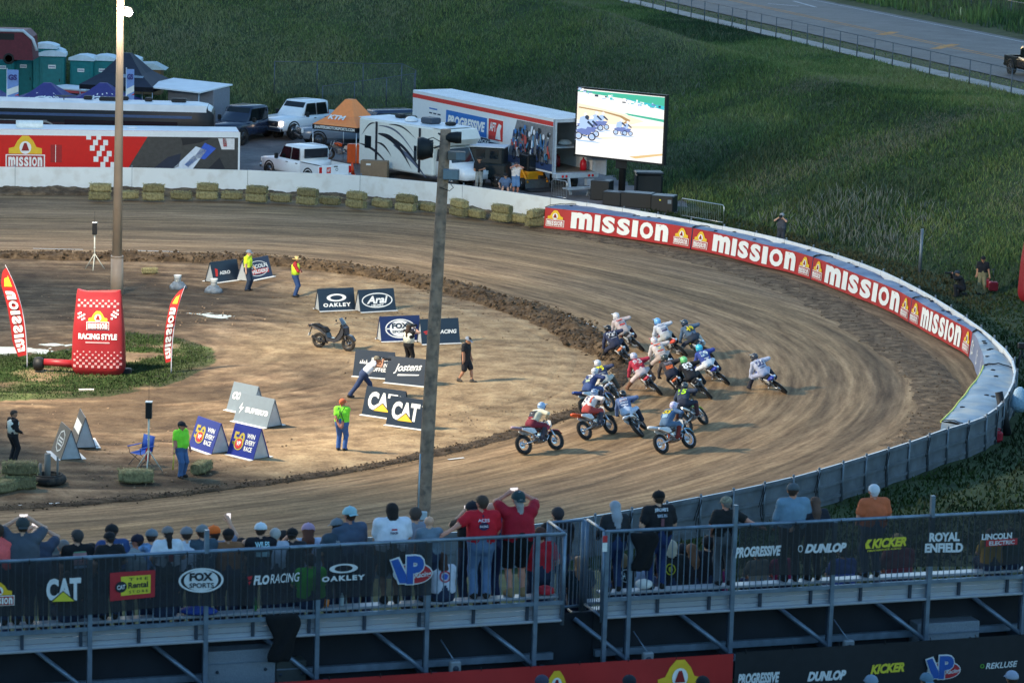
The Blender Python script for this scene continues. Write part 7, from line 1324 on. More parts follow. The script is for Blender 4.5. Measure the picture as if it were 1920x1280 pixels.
for k,(px,py,lab,s)in enumerate([(99,190,"foremost teal toilet, nearest the star tents",1.08),(49,184,"teal toilet just left of the foremost one",1.0),(8,186,"teal toilet half hidden by a striped flag banner",1.0),(14,172,"teal toilet in the back row under the red container",.98),(57,172,"teal toilet in the back row between two others",.98),(86,168,"teal toilet in the back row, farthest up the slope",.98),(96,176,"teal toilet squeezed right behind the foremost one",.98),(157,192,"teal toilet standing apart, left one of the pair near the light pole",1.0),(196,192,"teal toilet standing apart, right one of the pair near the light pole",1.0),(242,194,"teal toilet mostly hidden behind the light pole",1.0)]):toilet(px,py,lab,random.uniform(-.12,.12),s*1.28)
p=G(22,118);o=thing("red_tank_trailer",p,0,"dark red rounded trailer with a pale rim high behind the toilets","trailer");mb=MB();mb.prism([(-1.5,.3),(-1.5,1.7),(-1.1,2.1),(1.0,2.1),(1.4,1.7),(1.5,.3)],-1.2,1.2,C(96,30,44,rough=.5,var=.2));mb.build("body",o);mb=MB();mb.tube([(-1.5,-1.22,1.6),(-1.1,-1.22,2.1),(.9,-1.22,2.1),(1.5,-1.22,1.6),(1.75,-1.22,.9)],.10,C(190,196,204,rough=.5),8);mb.build("rim",o);mb=MB();mb.box((-.3,-1.21,1.72),(1.3,.02,.4),m_vblack);mb.build("window",o)
for s in(1,-1):road_wheel(o,0,s*1.1,.36,.22,s)
p=G(276,176);o=thing("hut",p,0,"small brown hut with a pale roof behind the black tent","hut");mb=MB();mb.bevbox((0,0,.8),(1.9,1.5,1.6),C(110,86,60,rough=.8,var=.2),.04);mb.build("wall",o);mb=MB();mb.prism([(-1.2,1.6),(-.7,1.95),(.5,1.98),(1.25,1.6)],-.9,.9,C(176,188,190,rough=.6));mb.build("roof",o)
p=G(152,214);o=thing("red_car",p,rad(-30),"red car with a white roof between the star tents and toilets","car");mrd=C(186,64,60,rough=.3);mb=MB();mb.loft([[(x,y_*w,z0+(z1-z0)*q)for y_,q in((-1,0),(-1,.8),(-.9,1),(.9,1),(1,.8),(1,0))]for x,w,z0,z1 in((-2.2,.8,.4,1.0),(-1.9,.95,.35,1.5),(1.0,.95,.35,1.5),(1.3,.95,.35,1.1),(2.2,.85,.4,.95))],mrd);mb.build("body",o);mb=MB();mb.bevbox((-.4,0,1.58),(2.9,1.75,.16),m_roofw,.06);mb.build("roof",o);mb=MB();mb.box((-.5,-.962,1.2),(2.4,.01,.36),m_glass);mb.build("window",o)
for s in(1,-1):
 for x in(-1.4,1.4):road_wheel(o,x,s*.85,.33,.2,s)
p=G(352,242);o=thing("awning_trailer",p,rad(-24),"grey trailer with a white awning roof behind the motorhome's front","trailer");mb=MB();mb.bevbox((.4,.6,1.35),(3.2,2.0,2.4),C(120,126,138,rough=.6,var=.1),.05);mb.build("box",o);mb=MB();mb.add([(-2.2,-1.9,2.62),(1.9,-1.9,2.5),(2.1,1.7,2.72),(-2.0,1.7,2.84)]+[(-2.2,-1.9,2.54),(1.9,-1.9,2.42),(2.1,1.7,2.64),(-2.0,1.7,2.76)],[(0,1,2,3),(7,6,5,4),(0,4,5,1),(1,5,6,2),(2,6,7,3),(3,7,4,0)],m_roofw);mb.build("awning",o)
for x,y in((-2.1,-1.85),(1.8,-1.85)):mb=MB();mb.tube([(x,y,0),(x,y,2.48)],.03,m_alu,6);mb.build("leg",o)
m_link=bpy.data.materials.new("chain_link");m_link.use_nodes=True;_nt=m_link.node_tree;_bs=_nt.nodes["Principled BSDF"];_bs.inputs["Base Color"].default_value=(.16,.18,.20,1);_bs.inputs["Alpha"].default_value=.10;_bs.inputs["Roughness"].default_value=.6
m_fp=C(84,92,100,rough=.5,metal=.5)
def chain_fence(pts,h,step,label,base=None):
 o=thing("chain_link_fence",(0,0,0),0,label,"fence");V=[Vector(p)for p in pts];o.location=V[0];V=[v-V[0]for v in V]
 k=0
 for a,b in zip(V[:-1],V[1:]):
  n=max(1,int((b-a).length/step))
  for i in range(n+(b==V[-1])):
   c=a.lerp(b,i/n);mb=MB();mb.tube([c,c+Vector((0,0,h))],.035,m_fp,6);mb.build("post",o);k+=1
  mb=MB();mb.tube([a+Vector((0,0,h)),b+Vector((0,0,h))],.022,m_fp,6);mb.build("top_rail",o);mb=MB();mb.add([a,b,b+Vector((0,0,h)),a+Vector((0,0,h))],[(0,1,2,3)],m_link);mb.build("mesh_panel",o)
chain_fence([rpt(SIDE_IN-.25,-40+0,ROAD_Z),rpt(SIDE_IN-.25,130,ROAD_Z)],1.55,2.9,"chain-link fence along the sidewalk at the top of the grassy hill")
chain_fence([rpt(R_FAR+5.5,-30,ROAD_Z+.1),rpt(R_FAR+5.5,90,ROAD_Z+.1)],1.6,3.6,"chain-link fence in the meadow beyond the road")
def hp(px,py):return G(px,py)
chain_fence([hp(514,176),hp(594,178),hp(680,180),hp(752,180),hp(778,192)],2.0,4.2,"tall chain-link fence on the slope behind the white pickup");chain_fence([hp(604,216),hp(664,208),hp(724,200),hp(776,192)],1.8,4.2,"chain-link fence leaning uphill behind the orange tent")
mb=MB();mb.tube([(0,0,0),(0,0,1.1)],.05,C(200,190,130),8);mb.ball((0,0,1.1),.055,C(200,190,130),8,5);mb.build("marker_post",None,"short pale marker post on the far verge of the road","post",None,None,P(1800,42,ROAD_Z))
SO=np.array([1.14,55.33,0.0]);SA=rad(18.7);SU=np.array([math.cos(SA),math.sin(SA),0]);SN=np.array([-math.sin(SA),math.cos(SA),0])
def SW(a,n,z):return SO+SU*a+SN*n+np.array([0,0,z])
def SP(px,py,n=0.0):
 d=_f0*FPX+CR*(px-960)-CU*(py-640);o=SO+SN*n;t=((o-np.array([0,0,CAM_H]))@SN)/(d@SN);q=np.array([0,0,CAM_H])+d*t;return float((q-SO)@SU),float(q[2])
m_galv=mat("galvanised_steel",srgb(118,136,154),rough=.45,metal=.55,var=.25,scale=5);m_plank=mat("bench_aluminium",srgb(164,170,178),rough=.42,metal=.35,var=.12,scale=3,dirt=((.3,.27,.23),3,.4));m_under=mat("stand_underframe",srgb(44,56,70),rough=.6,var=.2)
m_net=bpy.data.materials.new("banner_mesh");m_net.use_nodes=True;_b2=m_net.node_tree.nodes["Principled BSDF"];_b2.inputs["Base Color"].default_value=(.014,.017,.021,1);_b2.inputs["Alpha"].default_value=.80;_b2.inputs["Roughness"].default_value=.7
_tc=m_net.node_tree.nodes.new("ShaderNodeTexCoord");_nz=m_net.node_tree.nodes.new("ShaderNodeTexNoise");_nz.inputs["Scale"].default_value=2.2;_nz.inputs["Detail"].default_value=4;m_net.node_tree.links.new(_tc.outputs["Object"],_nz.inputs["Vector"])
_mr=m_net.node_tree.nodes.new("ShaderNodeMapRange");_mr.inputs[1].default_value=.3;_mr.inputs[2].default_value=.7;_mr.inputs[3].default_value=.54;_mr.inputs[4].default_value=.86;m_net.node_tree.links.new(_nz.outputs["Fac"],_mr.inputs[0]);m_net.node_tree.links.new(_mr.outputs[0],_b2.inputs["Alpha"])
ZR,ZB,ZSEAT,ZP=9.32,8.07,8.14,6.92;PITCHR,DROP=.74,.36
def S_thing(name,label,cat,a=0.0,group=None):return thing(name,SW(a,0,0),SA,label,cat,group)
BAR=None
def guard_rail(a0,a1,posts,label,tall=()):
 global BAR
 o=S_thing("guard_rail",label,"railing",a0);X=lambda a:a-a0
 for p in posts:mb=MB();mb.box((X(p),0,(ZP+ZR+(.38 if p in tall else 0))/2),(.075,.075,ZR-ZP+(.38 if p in tall else 0)),m_galv);mb.build("post",o)
 mb=MB();mb.tube([(0,0,ZR),(X(a1),0,ZR)],.034,m_galv,10);mb.build("top_rail",o)
 mb=MB();mb.box((X(a1)/2,0,ZB),(X(a1),.045,.07),m_galv);mb.build("bottom_rail",o)
 if BAR is None:mb=MB();mb.tube([(0,0,ZB),(0,0,ZR)],.0105,m_galv,6,cap=False);x=mb.build("bar");BAR=x.data;bpy.data.objects.remove(x)
 n=int((a1-a0)/.117)
 for k in range(1,n):
  x=k*(a1-a0)/n
  if min(abs(x-X(p))for p in posts)<.045:continue
  b=bpy.data.objects.new("bar",BAR);COL.objects.link(b);b.parent=o;b.location=(x,0,0)
 return o
guard_rail(-10.7,-0.10,(-10.6,-8.61,-6.60,-4.62,-2.63,-0.62),"long galvanised guard rail behind the spectators beside the gate, on the near bleachers",(-6.60,))
guard_rail(.66,10.9,(.70,1.15,3.15,5.12,7.07,9.06,10.8),"galvanised guard rail with tall posts behind the standing crowd past the gate",(3.15,7.07))
m_dark=mat('underside_shade',srgb(22,29,38),rough=.8,var=.3,scale=2)  # near-black colour standing in for shade below the stands
def gate():
 o=S_thing("stair_gate","tall barred metal gate closing the stair gap between the two guard rails","gate",-.1)
 def pan(p,q,z0,z1,n):
  d=Vector((q[0]-p[0],q[1]-p[1],0));L=d.length;a=math.atan2(d.y,d.x);mb=MB()
  for z in(z0,z1):mb.tube([(p[0],p[1],z),(q[0],q[1],z)],.028,m_galv,8)
  for t in(p,q):mb.tube([(t[0],t[1],z0-.1),(t[0],t[1],z1)],.038,m_galv,8)
  mb.build("frame",o)
  for k in range(1,n):t=k/n;mb=MB();mb.tube([(p[0]+d.x*t,p[1]+d.y*t,z0),(p[0]+d.x*t,p[1]+d.y*t,z1)],.010,m_galv,5,cap=False);mb.build("bar",o)
 pan((0,.02),(-.0+.02,.95),7.75,ZR,9);pan((.06,.95),(.72,1.05),7.7,ZR-.02,8);pan((.76,.04),(.76,.95),7.75,ZR,8)
 mb=MB();mb.box((.38,.56,6.98),(.80,.03,1.46),m_dark);mb.build('gap_shade_sheet',o)  # added dark sheet, hides bright rows in the gap as shade would
 mb=MB();mb.box((.74,-.045,ZR-.12),(.085,.012,.12),C(190,52,56));mb.box((.74,-.045,ZR-.27),(.085,.012,.16),m_white);mb.build("reflector",o)
gate()
m_dark=mat('underside_shade',srgb(22,29,38),rough=.8,var=.3,scale=2)  # same shade colour, for the sheet under the rows
def bleacher(a0,a1,label,frame_a):
 o=S_thing("bleacher",label,"bleacher",a0);L=a1-a0
 for k in range(7):
  n=.18+PITCHR*k;z=ZSEAT-DROP*k;mb=MB();mb.bevbox((L/2,n+.14,z-.02),(L,.26,.05),m_plank,.012);mb.build("bench",o)
  zf=z-.40;mb=MB();mb.bevbox((L/2,n-.06 if k==0 else n+.10-PITCHR*.42,zf),(L,.30,.045),m_plank,.01);mb.build("footboard",o)
 mb=MB()
 for j in range(3):mb.bevbox((L/2,.10+.004*j,ZB-.085-.105*j),(L,.035,.098),m_plank,.012)
 mb.build("kickboard",o)
 for x in np.arange(.05,L,1.0):mb=MB();mb.box((x,.06,ZB-.20),(.05,.05,.36),m_under);mb.build("bracket",o)
 mb=MB();mb.box((L/2,.42,6.98),(L,.10,.12),m_galv);mb.box((L/2,-.02,6.86),(L,.10,.10),m_galv);mb.box((L/2,1.9,6.95),(L,.12,.16),m_under);mb.build("chassis",o)
 mb=MB();mb.box((L/2,.54,7.0),(L,.03,1.44),m_dark);mb.build("shade_sheet",o)  # added dark sheet standing in for the deep shade under the rows
 for i,p in enumerate(frame_a):
  x=p-a0;mb=MB();mb.tube([(x,.0,6.95),(x-.85,.50,7.62)],.045,m_galv,6);mb.build("brace",o);mb=MB();mb.box((x,.12,7.36),(.05,.05,.76),m_under);mb.build("strut",o)
  mb=MB();mb.box((x,1.0,6.9),(.10,2.2,.10),m_under);mb.build("crossmember",o)
  mb=MB();mb.tube([(x+.2,.1,6.3),(x+.2,.1,6.9)],.05,m_under,8);mb.box((x+.2,.1,6.29),(.25,.25,.02),m_under);mb.build("jack",o)
 for i in range(int(L/.62)):mb=MB();mb.box((.3+i*.62,-.075,6.86),(.24,.006,.06),C(170,40,46)if i%2==0 else C(206,206,206));mb.build("reflector",o)
 return o
bleacher(-10.8,-.12,"long aluminium bleacher unit packed with seated and standing spectators",(-8.61,-6.60,-4.62,-2.63,-.62));bleacher(.68,11.0,"aluminium bleacher unit past the stair gate, with gaps between its spectators",(1.15,3.15,5.12,7.07,9.06))
m_dia=mat("diamond_plate",srgb(140,152,164),rough=.35,metal=.6,var=.2,scale=60,bump=.8,bscale=90)
def boxed(px0,py0,px1,py1,n,d,label,cat,name,m):
 a0,z1=SP(px0,py0,n);a1,z0=SP(px1,py1,n);o=S_thing(name,label,cat,(a0+a1)/2);mb=MB();mb.bevbox((0,n+d/2,(z0+z1)/2),(a1-a0,d,z1-z0),m,.015);mb.build("body",o)
 mb=MB();mb.box((0,n-.008,z1-(z1-z0)*.3),(a1-a0-.02,.014,.02),m_galv);mb.build("lid_edge",o)
 for s in(-1,1):mb=MB();mb.lathe([(.0,-.02),(.03,-.015),(.03,0)],m_under,10,'Y',(s*(a1-a0)*.35,n-.005,z0+(z1-z0)*.5));mb.build("latch",o)
 return o
boxed(388,1222,516,1290,.18,.5,"diamond plate locker under the left bleacher, beside a hanging black jacket","locker","tool_locker",m_dia);boxed(1722,1170,1834,1226,.16,.5,"diamond plate locker under the bleacher, near the far end of its frame","locker","tool_locker",m_dia)
boxed(518,1240,574,1285,.2,.3,"small mesh fronted case beside the diamond plate locker","case","mesh_case",C(60,66,66,rough=.7,bump=.6,bscale=80))
for(px,py,lab)in((851,1250,"small grey winch box on the bleacher frame, nearest the red shirted man"),(1212,1233,"small grey winch box on the bleacher frame under the hanging coat"),(1588,1210,"small grey winch box on the bleacher frame below the yellow lettering")):
 a,z=SP(px,py,-.02);mb=MB();mb.bevbox((0,0,0),(.20,.12,.26),C(150,158,164,metal=.4,rough=.5),.02);mb.lathe([(.0,-.08),(.05,-.075),(.06,-.06)],m_under,10,'Y');mb.tube([(0,-.05,.1),(-.18,.3,.45)],.012,m_galv,5);mb.build("winch_box",None,lab,"winch","winch boxes on the bleacher frames",None,SW(a,-.08,z),SA)
def net(a0,a1,z0,z1,n,label,art,m=None):
 o=S_thing("mesh_banner",label,"banner",a0);L=a1-a0
 def fr(u,v,ly=0):s=.03*math.sin(u*2.3)*(1-v/(z1-z0))+.004*math.sin(u*7.1);zz=z0+v+(.025*math.sin(u*1.9+1)*(1-v/(z1-z0)));return Vector((u,n-.02+s-.012*ly,zz))
 mb=MB();nu,nv=int(L/.12),8;h=z1-z0
 mb.add([fr(L*i/nu,h*j/nv)for j in range(nv+1)for i in range(nu+1)],[(j*(nu+1)+i,j*(nu+1)+i+1,(j+1)*(nu+1)+i+1,(j+1)*(nu+1)+i)for j in range(nv)for i in range(nu)],m or m_net,True);mb.build("cloth",o)
 logos=[];box_=lambda x0,y0,x1,y1:((SP(x0,y1,n)[0]-a0,SP(x0,y1,n)[1]-z0,SP(x1,y0,n)[0]-SP(x0,y0,n)[0],SP((x0+x1)/2,y0,n)[1]-SP((x0+x1)/2,y1,n)[1]))
 def B_(*q):logos.append(MB());return box_(*q)
 class Pen:
  def __getattr__(s,k):return getattr(logos[-1],k)
 art(Pen(),B_,fr)
 for q in logos:q.build("logo",o)
 mb=MB()
 for k in range(int(L/.9)):mb.tube([(.2+.9*k,n,z1-.05),(.2+.9*k,n-.035,z1),(.2+.9*k,n,z1+.045)],.008,m_strap,4)
 if mb.v:x=mb.build("tie",o);x['kind']='stuff'
 return o
mN=mat("print_white",(.62,.64,.66),rough=.8,var=.1);mNy=mat("print_yellow",srgb(206,196,60),rough=.8,var=.1);mNr=mat("print_red",srgb(170,44,52),rough=.8,var=.1);mNb=mat("print_blue",srgb(40,84,160),rough=.8,var=.1);mNk=mat("print_dark",(.02,.024,.03),rough=.8,var=.1)
def art_vp(mb,fr,b):
 u,v,w,h=b;mb.disc(fr,u+w*.55,v+h*.38,w*.46,h*.36,mN,2);mb.disc(fr,u+w*.55,v+h*.38,w*.43,h*.32,mNr,3);mb.poly(fr,[(u,v+h*.86),(u+w*.22,v+h*.96),(u+w*.40,v+h*.40),(u+w*.42,v+h*.05),(u+w*.20,v+h*.05)],mN,4);mb.text(fr,"P",u+w*.36,v+h*.02,w*.46,h*1.0,mN,4,.09);mb.poly(fr,[(u+w*.03,v+h*.83),(u+w*.19,v+h*.90),(u+w*.38,v+h*.36),(u+w*.39,v+h*.09),(u+w*.23,v+h*.09)],mNb,5);mb.text(fr,"P",u+w*.39,v+h*.06,w*.40,h*.91,mNb,5,.05);mb.text(fr,"Racing",u+w*.56,v+h*.2,w*.40,h*.22,mN,6,.02,.3,rise=.1)
def art_left(mb,B,fr):
 u,v,w,h=B(-34,1092,27,1138);mission_mark(mb,fr,u,v,w,h,1)
 u,v,w,h=B(86,1083,151,1125);mb.text(fr,"CAT",u,v,w,h,mN,1,.05);mb.poly(fr,[(u+w*.10,v-h*.02),(u+w*.86,v-h*.02),(u+w*.48,v+h*.46)],mNk,2);mb.poly(fr,[(u+w*.16,v+h*.0),(u+w*.80,v),(u+w*.48,v+h*.42)],mNy,3)
 u,v,w,h=B(205,1072,290,1124);mb.quad(fr,u,v,u+w,v+h,mNr,1);mb.quad(fr,u+w*.24,v+h*.16,u+w*.9,v+h*.84,mNy,2);mb.disc(fr,u+w*.24,v+h*.48,w*.13,h*.20,mNk,3,16);mb.text(fr,"CAT",u+w*.15,v+h*.40,w*.18,h*.16,mN,4,.03);mb.text(fr,"Rental",u+w*.40,v+h*.40,w*.44,h*.22,mNk,3,.03);mb.text(fr,"T H E",u+w*.42,v+h*.68,w*.42,h*.1,mNk,3,.01);mb.text(fr,"S T O R E",u+w*.42,v+h*.22,w*.42,h*.1,mNk,3,.01)
 u,v,w,h=B(334,1066,418,1113);mb.ring(fr,u+w/2,v+h/2,w/2,h/2,w*.05,h*.07,mN,1);mb.disc(fr,u+w/2,v+h/2,w*.38,h*.43,mN,1);mb.text(fr,"FOX",u+w*.24,v+h*.48,w*.52,h*.34,mNk,2,.05);mb.text(fr,"SPORTS",u+w*.24,v+h*.2,w*.54,h*.2,mNk,2,.02)
 u,v,w,h=B(462,1074,561,1094);mb.poly(fr,[(u,v+h*.75),(u+w*.10,v+h*.85),(u+w*.08,v+h*.5),(u+w*.03,v+h*.45)],mNr,1);mb.poly(fr,[(u+w*.02,v+h*.3),(u+w*.08,v+h*.35),(u+w*.04,v)],mNr,1);mb.text(fr,"FLO",u+w*.12,v,w*.30,h*.86,mN,1,.05,.2);mb.text(fr,"RACING",u+w*.44,v+h*.05,w*.56,h*.84,mN,1,.01,.2)
 u,v,w,h=B(603,1059,683,1091);mb.ring(fr,u+w*.5,v+h*.74,w*.33,h*.28,w*.12,h*.09,mN,1);mb.text(fr,"OAKLEY",u,v,w,h*.32,mN,1,.05,0,1.3)
 art_vp(mb,fr,B(727,1040,809,1097))
def art_right(mb,B,fr):
 u,v,w,h=B(1377,1026,1463,1046);mb.text(fr,"PROGRESSIVE",u,v,w,h,mN,1,.05,.2)
 u,v,w,h=B(1495,1019,1585,1036);mb.ring(fr,u+w*.05,v+h*.5,w*.05,h*.4,w*.015,h*.1,mN,1,12);mb.text(fr,"DUNLOP",u+w*.14,v,w*.86,h,mN,1,.06,.3)
 u,v,w,h=B(1618,1009,1698,1033);mb.text(fr,"KICKER",u+w*.18,v+h*.22,w*.82,h*.75,mNy,1,.05,.25);mb.poly(fr,[(u+w*.04,v+h*.25),(u+w*.16,v+h*.25),(u+w*.10,v+h*.6),(u+w*.19,v+h*.95),(u+w*.08,v+h*.95),(u+w*.02,v+h*.6)],mNy,1);mb.text(fr,"PERFORMANCE AUDIO",u+w*.08,v,w*.8,h*.14,mNy,1,.02)
 u,v,w,h=B(1733,999,1803,1037);mb.text(fr,"ROYAL",u+w*.1,v+h*.54,w*.8,h*.46,mN,1,.05);mb.text(fr,"ENFIELD",u,v,w,h*.46,mN,1,.05)
 u,v,w,h=B(1838,998,1906,1022);mb.text(fr,"LINCOLN",u,v+h*.5,w*.84,h*.46,mN,1,.04);mb.quad(fr,u+w*.12,v,u+w,v+h*.48,mNr,1);mb.text(fr,"ELECTRIC",u+w*.2,v+h*.08,w*.72,h*.32,mN,2,.03)
net(-10.75,-2.58,8.37,9.30,-.05,"long black mesh banner with seven sponsor marks on the railing",art_left);net(3.22,10.9,8.35,9.30,-.05,"black mesh banner with yellow, white and red words past the gate",art_right)
def art_low(mb,B,fr):
 u,v,w,h=B(1382,1263,1460,1284);mb.text(fr,"PROGRESSIVE",u,v,w,h,mN,1,.05,.2);u,v,w,h=B(1500,1258,1584,1276);mb.text(fr,"DUNLOP",u+w*.14,v,w*.86,h,mN,1,.06,.3)
 u,v,w,h=B(1616,1245,1694,1269);mb.text(fr,"KICKER",u+w*.18,v+h*.22,w*.82,h*.75,mNy,1,.05,.25);art_vp(mb,fr,B(1730,1228,1797,1276));u,v,w,h=B(1846,1240,1906,1251);mb.text(fr,"REKLUSE",u,v,w,h,mN,1,.02,.2);mb.ring(fr,u-.07,v+h/2,.04,.04,.015,.015,C(90,160,60),1,12)
NL=-1.5
net(2.62,10.5,6.3,7.40,NL,"lower black mesh banner in the nearest fence, below the bleacher frame",art_low,mat("banner_dark",(.010,.013,.018),rough=.7,var=.2))
def art_redlow(mb,B,fr):mission_mark(mb,fr,*B(1222,1236,1320,1330),1);mission_mark(mb,fr,*B(1008,1256,1074,1330),1)
net(-9.5,2.58,6.3,7.38,NL,"red banner with big gold bell shields along the nearest fence",art_redlow,m_red)
def jacket(px0,py0,px1,py1,label,n=-.09):
 a0,z1=SP(px0,py0,n);a1,z0=SP(px1,py1,n);W2,H2=a1-a0,z1-z0;mb=MB();rows=[];N=12;mj=C(16,18,22,rough=.95,bump=.8,bscale=6)
 for i in range(N+1):
  t=i/N;k=1-.42*t**1.6+.12*math.sin(t*9);c=.12*math.sin(t*4)*W2;rows.append([((a0+a1)/2+c+W2*k*.5*s,n+.03*math.sin(s*5+t*6)-.04*(1-abs(s)),z1+.04*(1-t)-H2*t)for s in np.linspace(-1,1,9)]+[((a0+a1)/2+c+W2*k*.5*s,n+.05+.03*math.sin(s*5+t*6),z1+.04*(1-t)-H2*t)for s in np.linspace(1,-1,9)])
 mb.loft(rows,mj);base=SW(0,0,0);mb.build("jacket",None,label,"jacket","jackets hung on the railing",None,base,SA)
jacket(1184,1004,1228,1068,"black coat draped over the rail beside the man in the lettered black tee");jacket(500,1158,556,1238,"black jacket hanging down below the bleacher's bottom rail")
TAKEN=[]
def spectator(px,py,label,shirt,hair=(60,46,38),cap=None,capdir=1,pose='stand',pants=(40,52,78),skin='fair',row=None,fat=.02,hairk='short',sleeve='short',back=None,legs='long',shoes=(40,38,38),turn=0.0,brim=None,phone=None,arms=None,wide=1.0):
 """px, py: the top of the head in the photo; the row is the one that lets the figure stand or sit at a real height"""
 best=None;capk=.02 if cap is not None else .0
 for k in range(0,6)if row is None else[row]:
  n=.32+PITCHR*k;a,z=SP(px,py,n)
  for zf,lvl in((ZSEAT-DROP*k+.006,0),(ZSEAT-DROP*k-.37,1))[:1 if k==0 else 2]:
   if pose=='sit':h=z-(ZSEAT-DROP*k);cost=abs(h-.90)+.08*k;zf=ZSEAT-DROP*k;sc=h/.92
   else:h=z-zf;cost=abs(h-1.74)+.06*k+.02*lvl;sc=h/(1.745+capk)
   nn_=n-(.22 if lvl and pose!='sit'else 0)
   cost+=sum(.5 for(k2,a2)in TAKEN if k2==k and abs(a2-a)<.40)
   if best is None or cost<best[0]:best=(cost,k,a,nn_,zf,min(max(sc,.80),1.14))
 _,k,a,n,zf,sc=best;TAKEN.append((k,a));f=Fig(fat=fat,hair=hairk,sleeve=sleeve,legs=legs);f.sw=.19*wide
 if pose=='sit':
  f.pel=A3(0,0,.13);f.chest=A3(.06,0,.48);f.neck=A3(.08,0,.68);f.head=A3(.13,0,.83);f.foot={1:A3(.42,.13,-.36),-1:A3(.42,-.13,-.36)};f.hand={1:A3(.36,.12,.26),-1:A3(.36,-.12,.26)};f.elp={1:A3(-.3,.9,-.2),-1:A3(-.3,-.9,-.2)};f.knp={1:A3(.3,.2,1),-1:A3(.3,-.2,1)}
 r=random.Random(px*7+py)
 if pose=='stand':f.hand={1:A3(.14+r.uniform(0,.12),.24,.90+r.uniform(-.05,.15)),-1:A3(.14+r.uniform(0,.12),-.24,.90+r.uniform(-.05,.15))};f.face=A3(1,r.uniform(-.35,.35),-.15)
 if pose=='pocket':f.hand={1:A3(.08,.22,.95),-1:A3(.08,-.22,.95)}
 if arms=='up':f.hand={1:A3(.30,.10,1.66),-1:A3(.30,-.16,1.66)};f.elp={1:A3(.0,1,-.25),-1:A3(.0,-1,-.25)};f.face=A3(1,0,.05)
 if arms=='right_up':f.hand[-1]=A3(.26,-.30,1.78);f.elp[-1]=A3(0,-1,-.4)
 if arms=='rail_right':f.hand[-1]=A3(-.28,-.74,1.16);f.elp[-1]=A3(-.3,-.6,-.5)
 if arms=='rail_left':f.hand[1]=A3(-.28,.72,1.16);f.elp[1]=A3(-.3,.6,-.5)
 if arms=='phone':f.hand={1:A3(.3,.07,1.5),-1:A3(.3,-.07,1.5)};f.elp={1:A3(.1,.9,-.8),-1:A3(.1,-.9,-.8)}
 if turn:f.face=A3(math.cos(turn),math.sin(turn),-.1)
 loc=SW(a,n,zf);o=person(loc,SA+math.pi/2+r.uniform(-.12,.12),label,f,skin,shirt,pants,shoes,hair,cap,capdir,back=back,scale=sc,group="spectators on the bleachers",brim=brim)
 if phone is not None:
  bpy.context.view_layer.update();c=(f.hand[1]+f.hand[-1])/2 if arms in('up','phone')else f.hand[-1];mb=MB();mb.T=Matrix.Translation(Vector(c+A3(.04,0,.06)));w_,h_=(.15,.075)if arms=='up'else(.075,.15)
  mb.bevbox((0,0,0),(.010,w_,h_),m_black,.004);mb.box((-.0065,0,0),(.002,w_*.92,h_*.9),mat("lit_phone_screen",(.1,.1,.1),var=0,emit=((1,.93,.92),.22)));held(o,"phone",mb,phone,"phone")
 return o
T=lambda t,u,v,w,h,c:('text',t,u,v,w,h,c)
spectator(-4,984,"person in a coral pink top cut by the photo's left edge",(226,96,96),cap=None,fat=.03)
spectator(43,971,"broad man in a dark grey tee and dark cap filming with both arms raised",(70,78,90),cap=(52,60,62),capdir=-1,arms='up',phone="glowing phone held up by the man in the dark grey tee",fat=.05,wide=1.08,row=0)
spectator(70,990,"bald man filming with raised arms just beyond the broad man in dark grey",(60,70,90),hairk='bald',arms='up',phone="glowing phone held up by the bald man in the left group",row=1)
spectator(24,1020,"person in dark blue half hidden by the broad man filming",(36,52,72),row=2)
spectator(146,995,"short haired man in a black tee with a bright red and white print",(24,26,30),hair=(62,60,60),back=[('bar',-.12,-.14,.12,.06,(170,130,130)),T("Speedway",0,-.05,.22,.06,(196,60,60)),('bar',-.11,.05,.11,.08,(110,150,120)),('bar',-.11,-.2,.11,-.15,(150,170,190))])
spectator(120,1014,"grey haired person low beside the man with the bright print",(60,64,72),hair=(130,126,124),row=2,skin='red')
spectator(172,1020,"dark haired person low at the shoulder of the printed tee man",(40,40,46),hair=(34,28,26),hairk='mid',row=2)
spectator(211,983,"tall man in a blue shirt with pale letters and a black cap",(48,74,122),cap=(22,24,28),row=1,back=[T("BEECH",.05,.06,.2,.07,(196,200,200)),('ring',.05,-.06,.06,.06,.012,(120,140,150))])
spectator(206,997,"man in plain black with a black backwards cap before the blue shirted man",(22,24,28),cap=(22,24,30),capdir=-1)
spectator(258,1002,"man in navy cap looking aside, pale grey tee and red neck",(150,160,164),cap=(28,30,50),turn=.8,skin='red',sleeve='short')
spectator(285,992,"person in a blue and white tie dye shirt with a grey cap",mat("tie_dye",srgb(120,160,206),rough=.85,var=.75,scale=9,dirt=((.6,.68,.75),7,.8)),cap=(110,122,132),row=1)
spectator(315,987,"woman with a dark ponytail through a grey cap, white tee with red print",(206,212,222),hair=(40,30,28),cap=(126,120,120),hairk='tail',back=[('bar',-.02,-.22,.08,-.04,(170,50,60)),('disc',-.06,-.12,.03,.04,(40,50,80))])
spectator(351,988,"man in a grey cap and plain white tee beside the tall rail post",(190,200,214),cap=(120,122,128),fat=.03,back=[('ring',.03,-.2,.04,.04,.01,(60,70,90)),('ring',.1,-.2,.04,.04,.01,(60,70,90))])
spectator(380,984,"man in a dark teal tee with a round print behind the tall rail post",(58,76,90),cap=(120,126,130),row=1,back=[('ring',.06,-.06,.08,.07,.018,(140,150,156)),('ring',-.1,-.08,.05,.05,.014,(140,150,156))])
spectator(401,986,"person in an orange cap raising a phone in one hand",(120,130,150),cap=(238,110,40),arms='right_up',phone="dark phone raised by the person in the orange cap",row=2)
spectator(429,991,"man in a brown shirt with a black cap",(134,90,60),cap=(22,22,26),skin='tan')
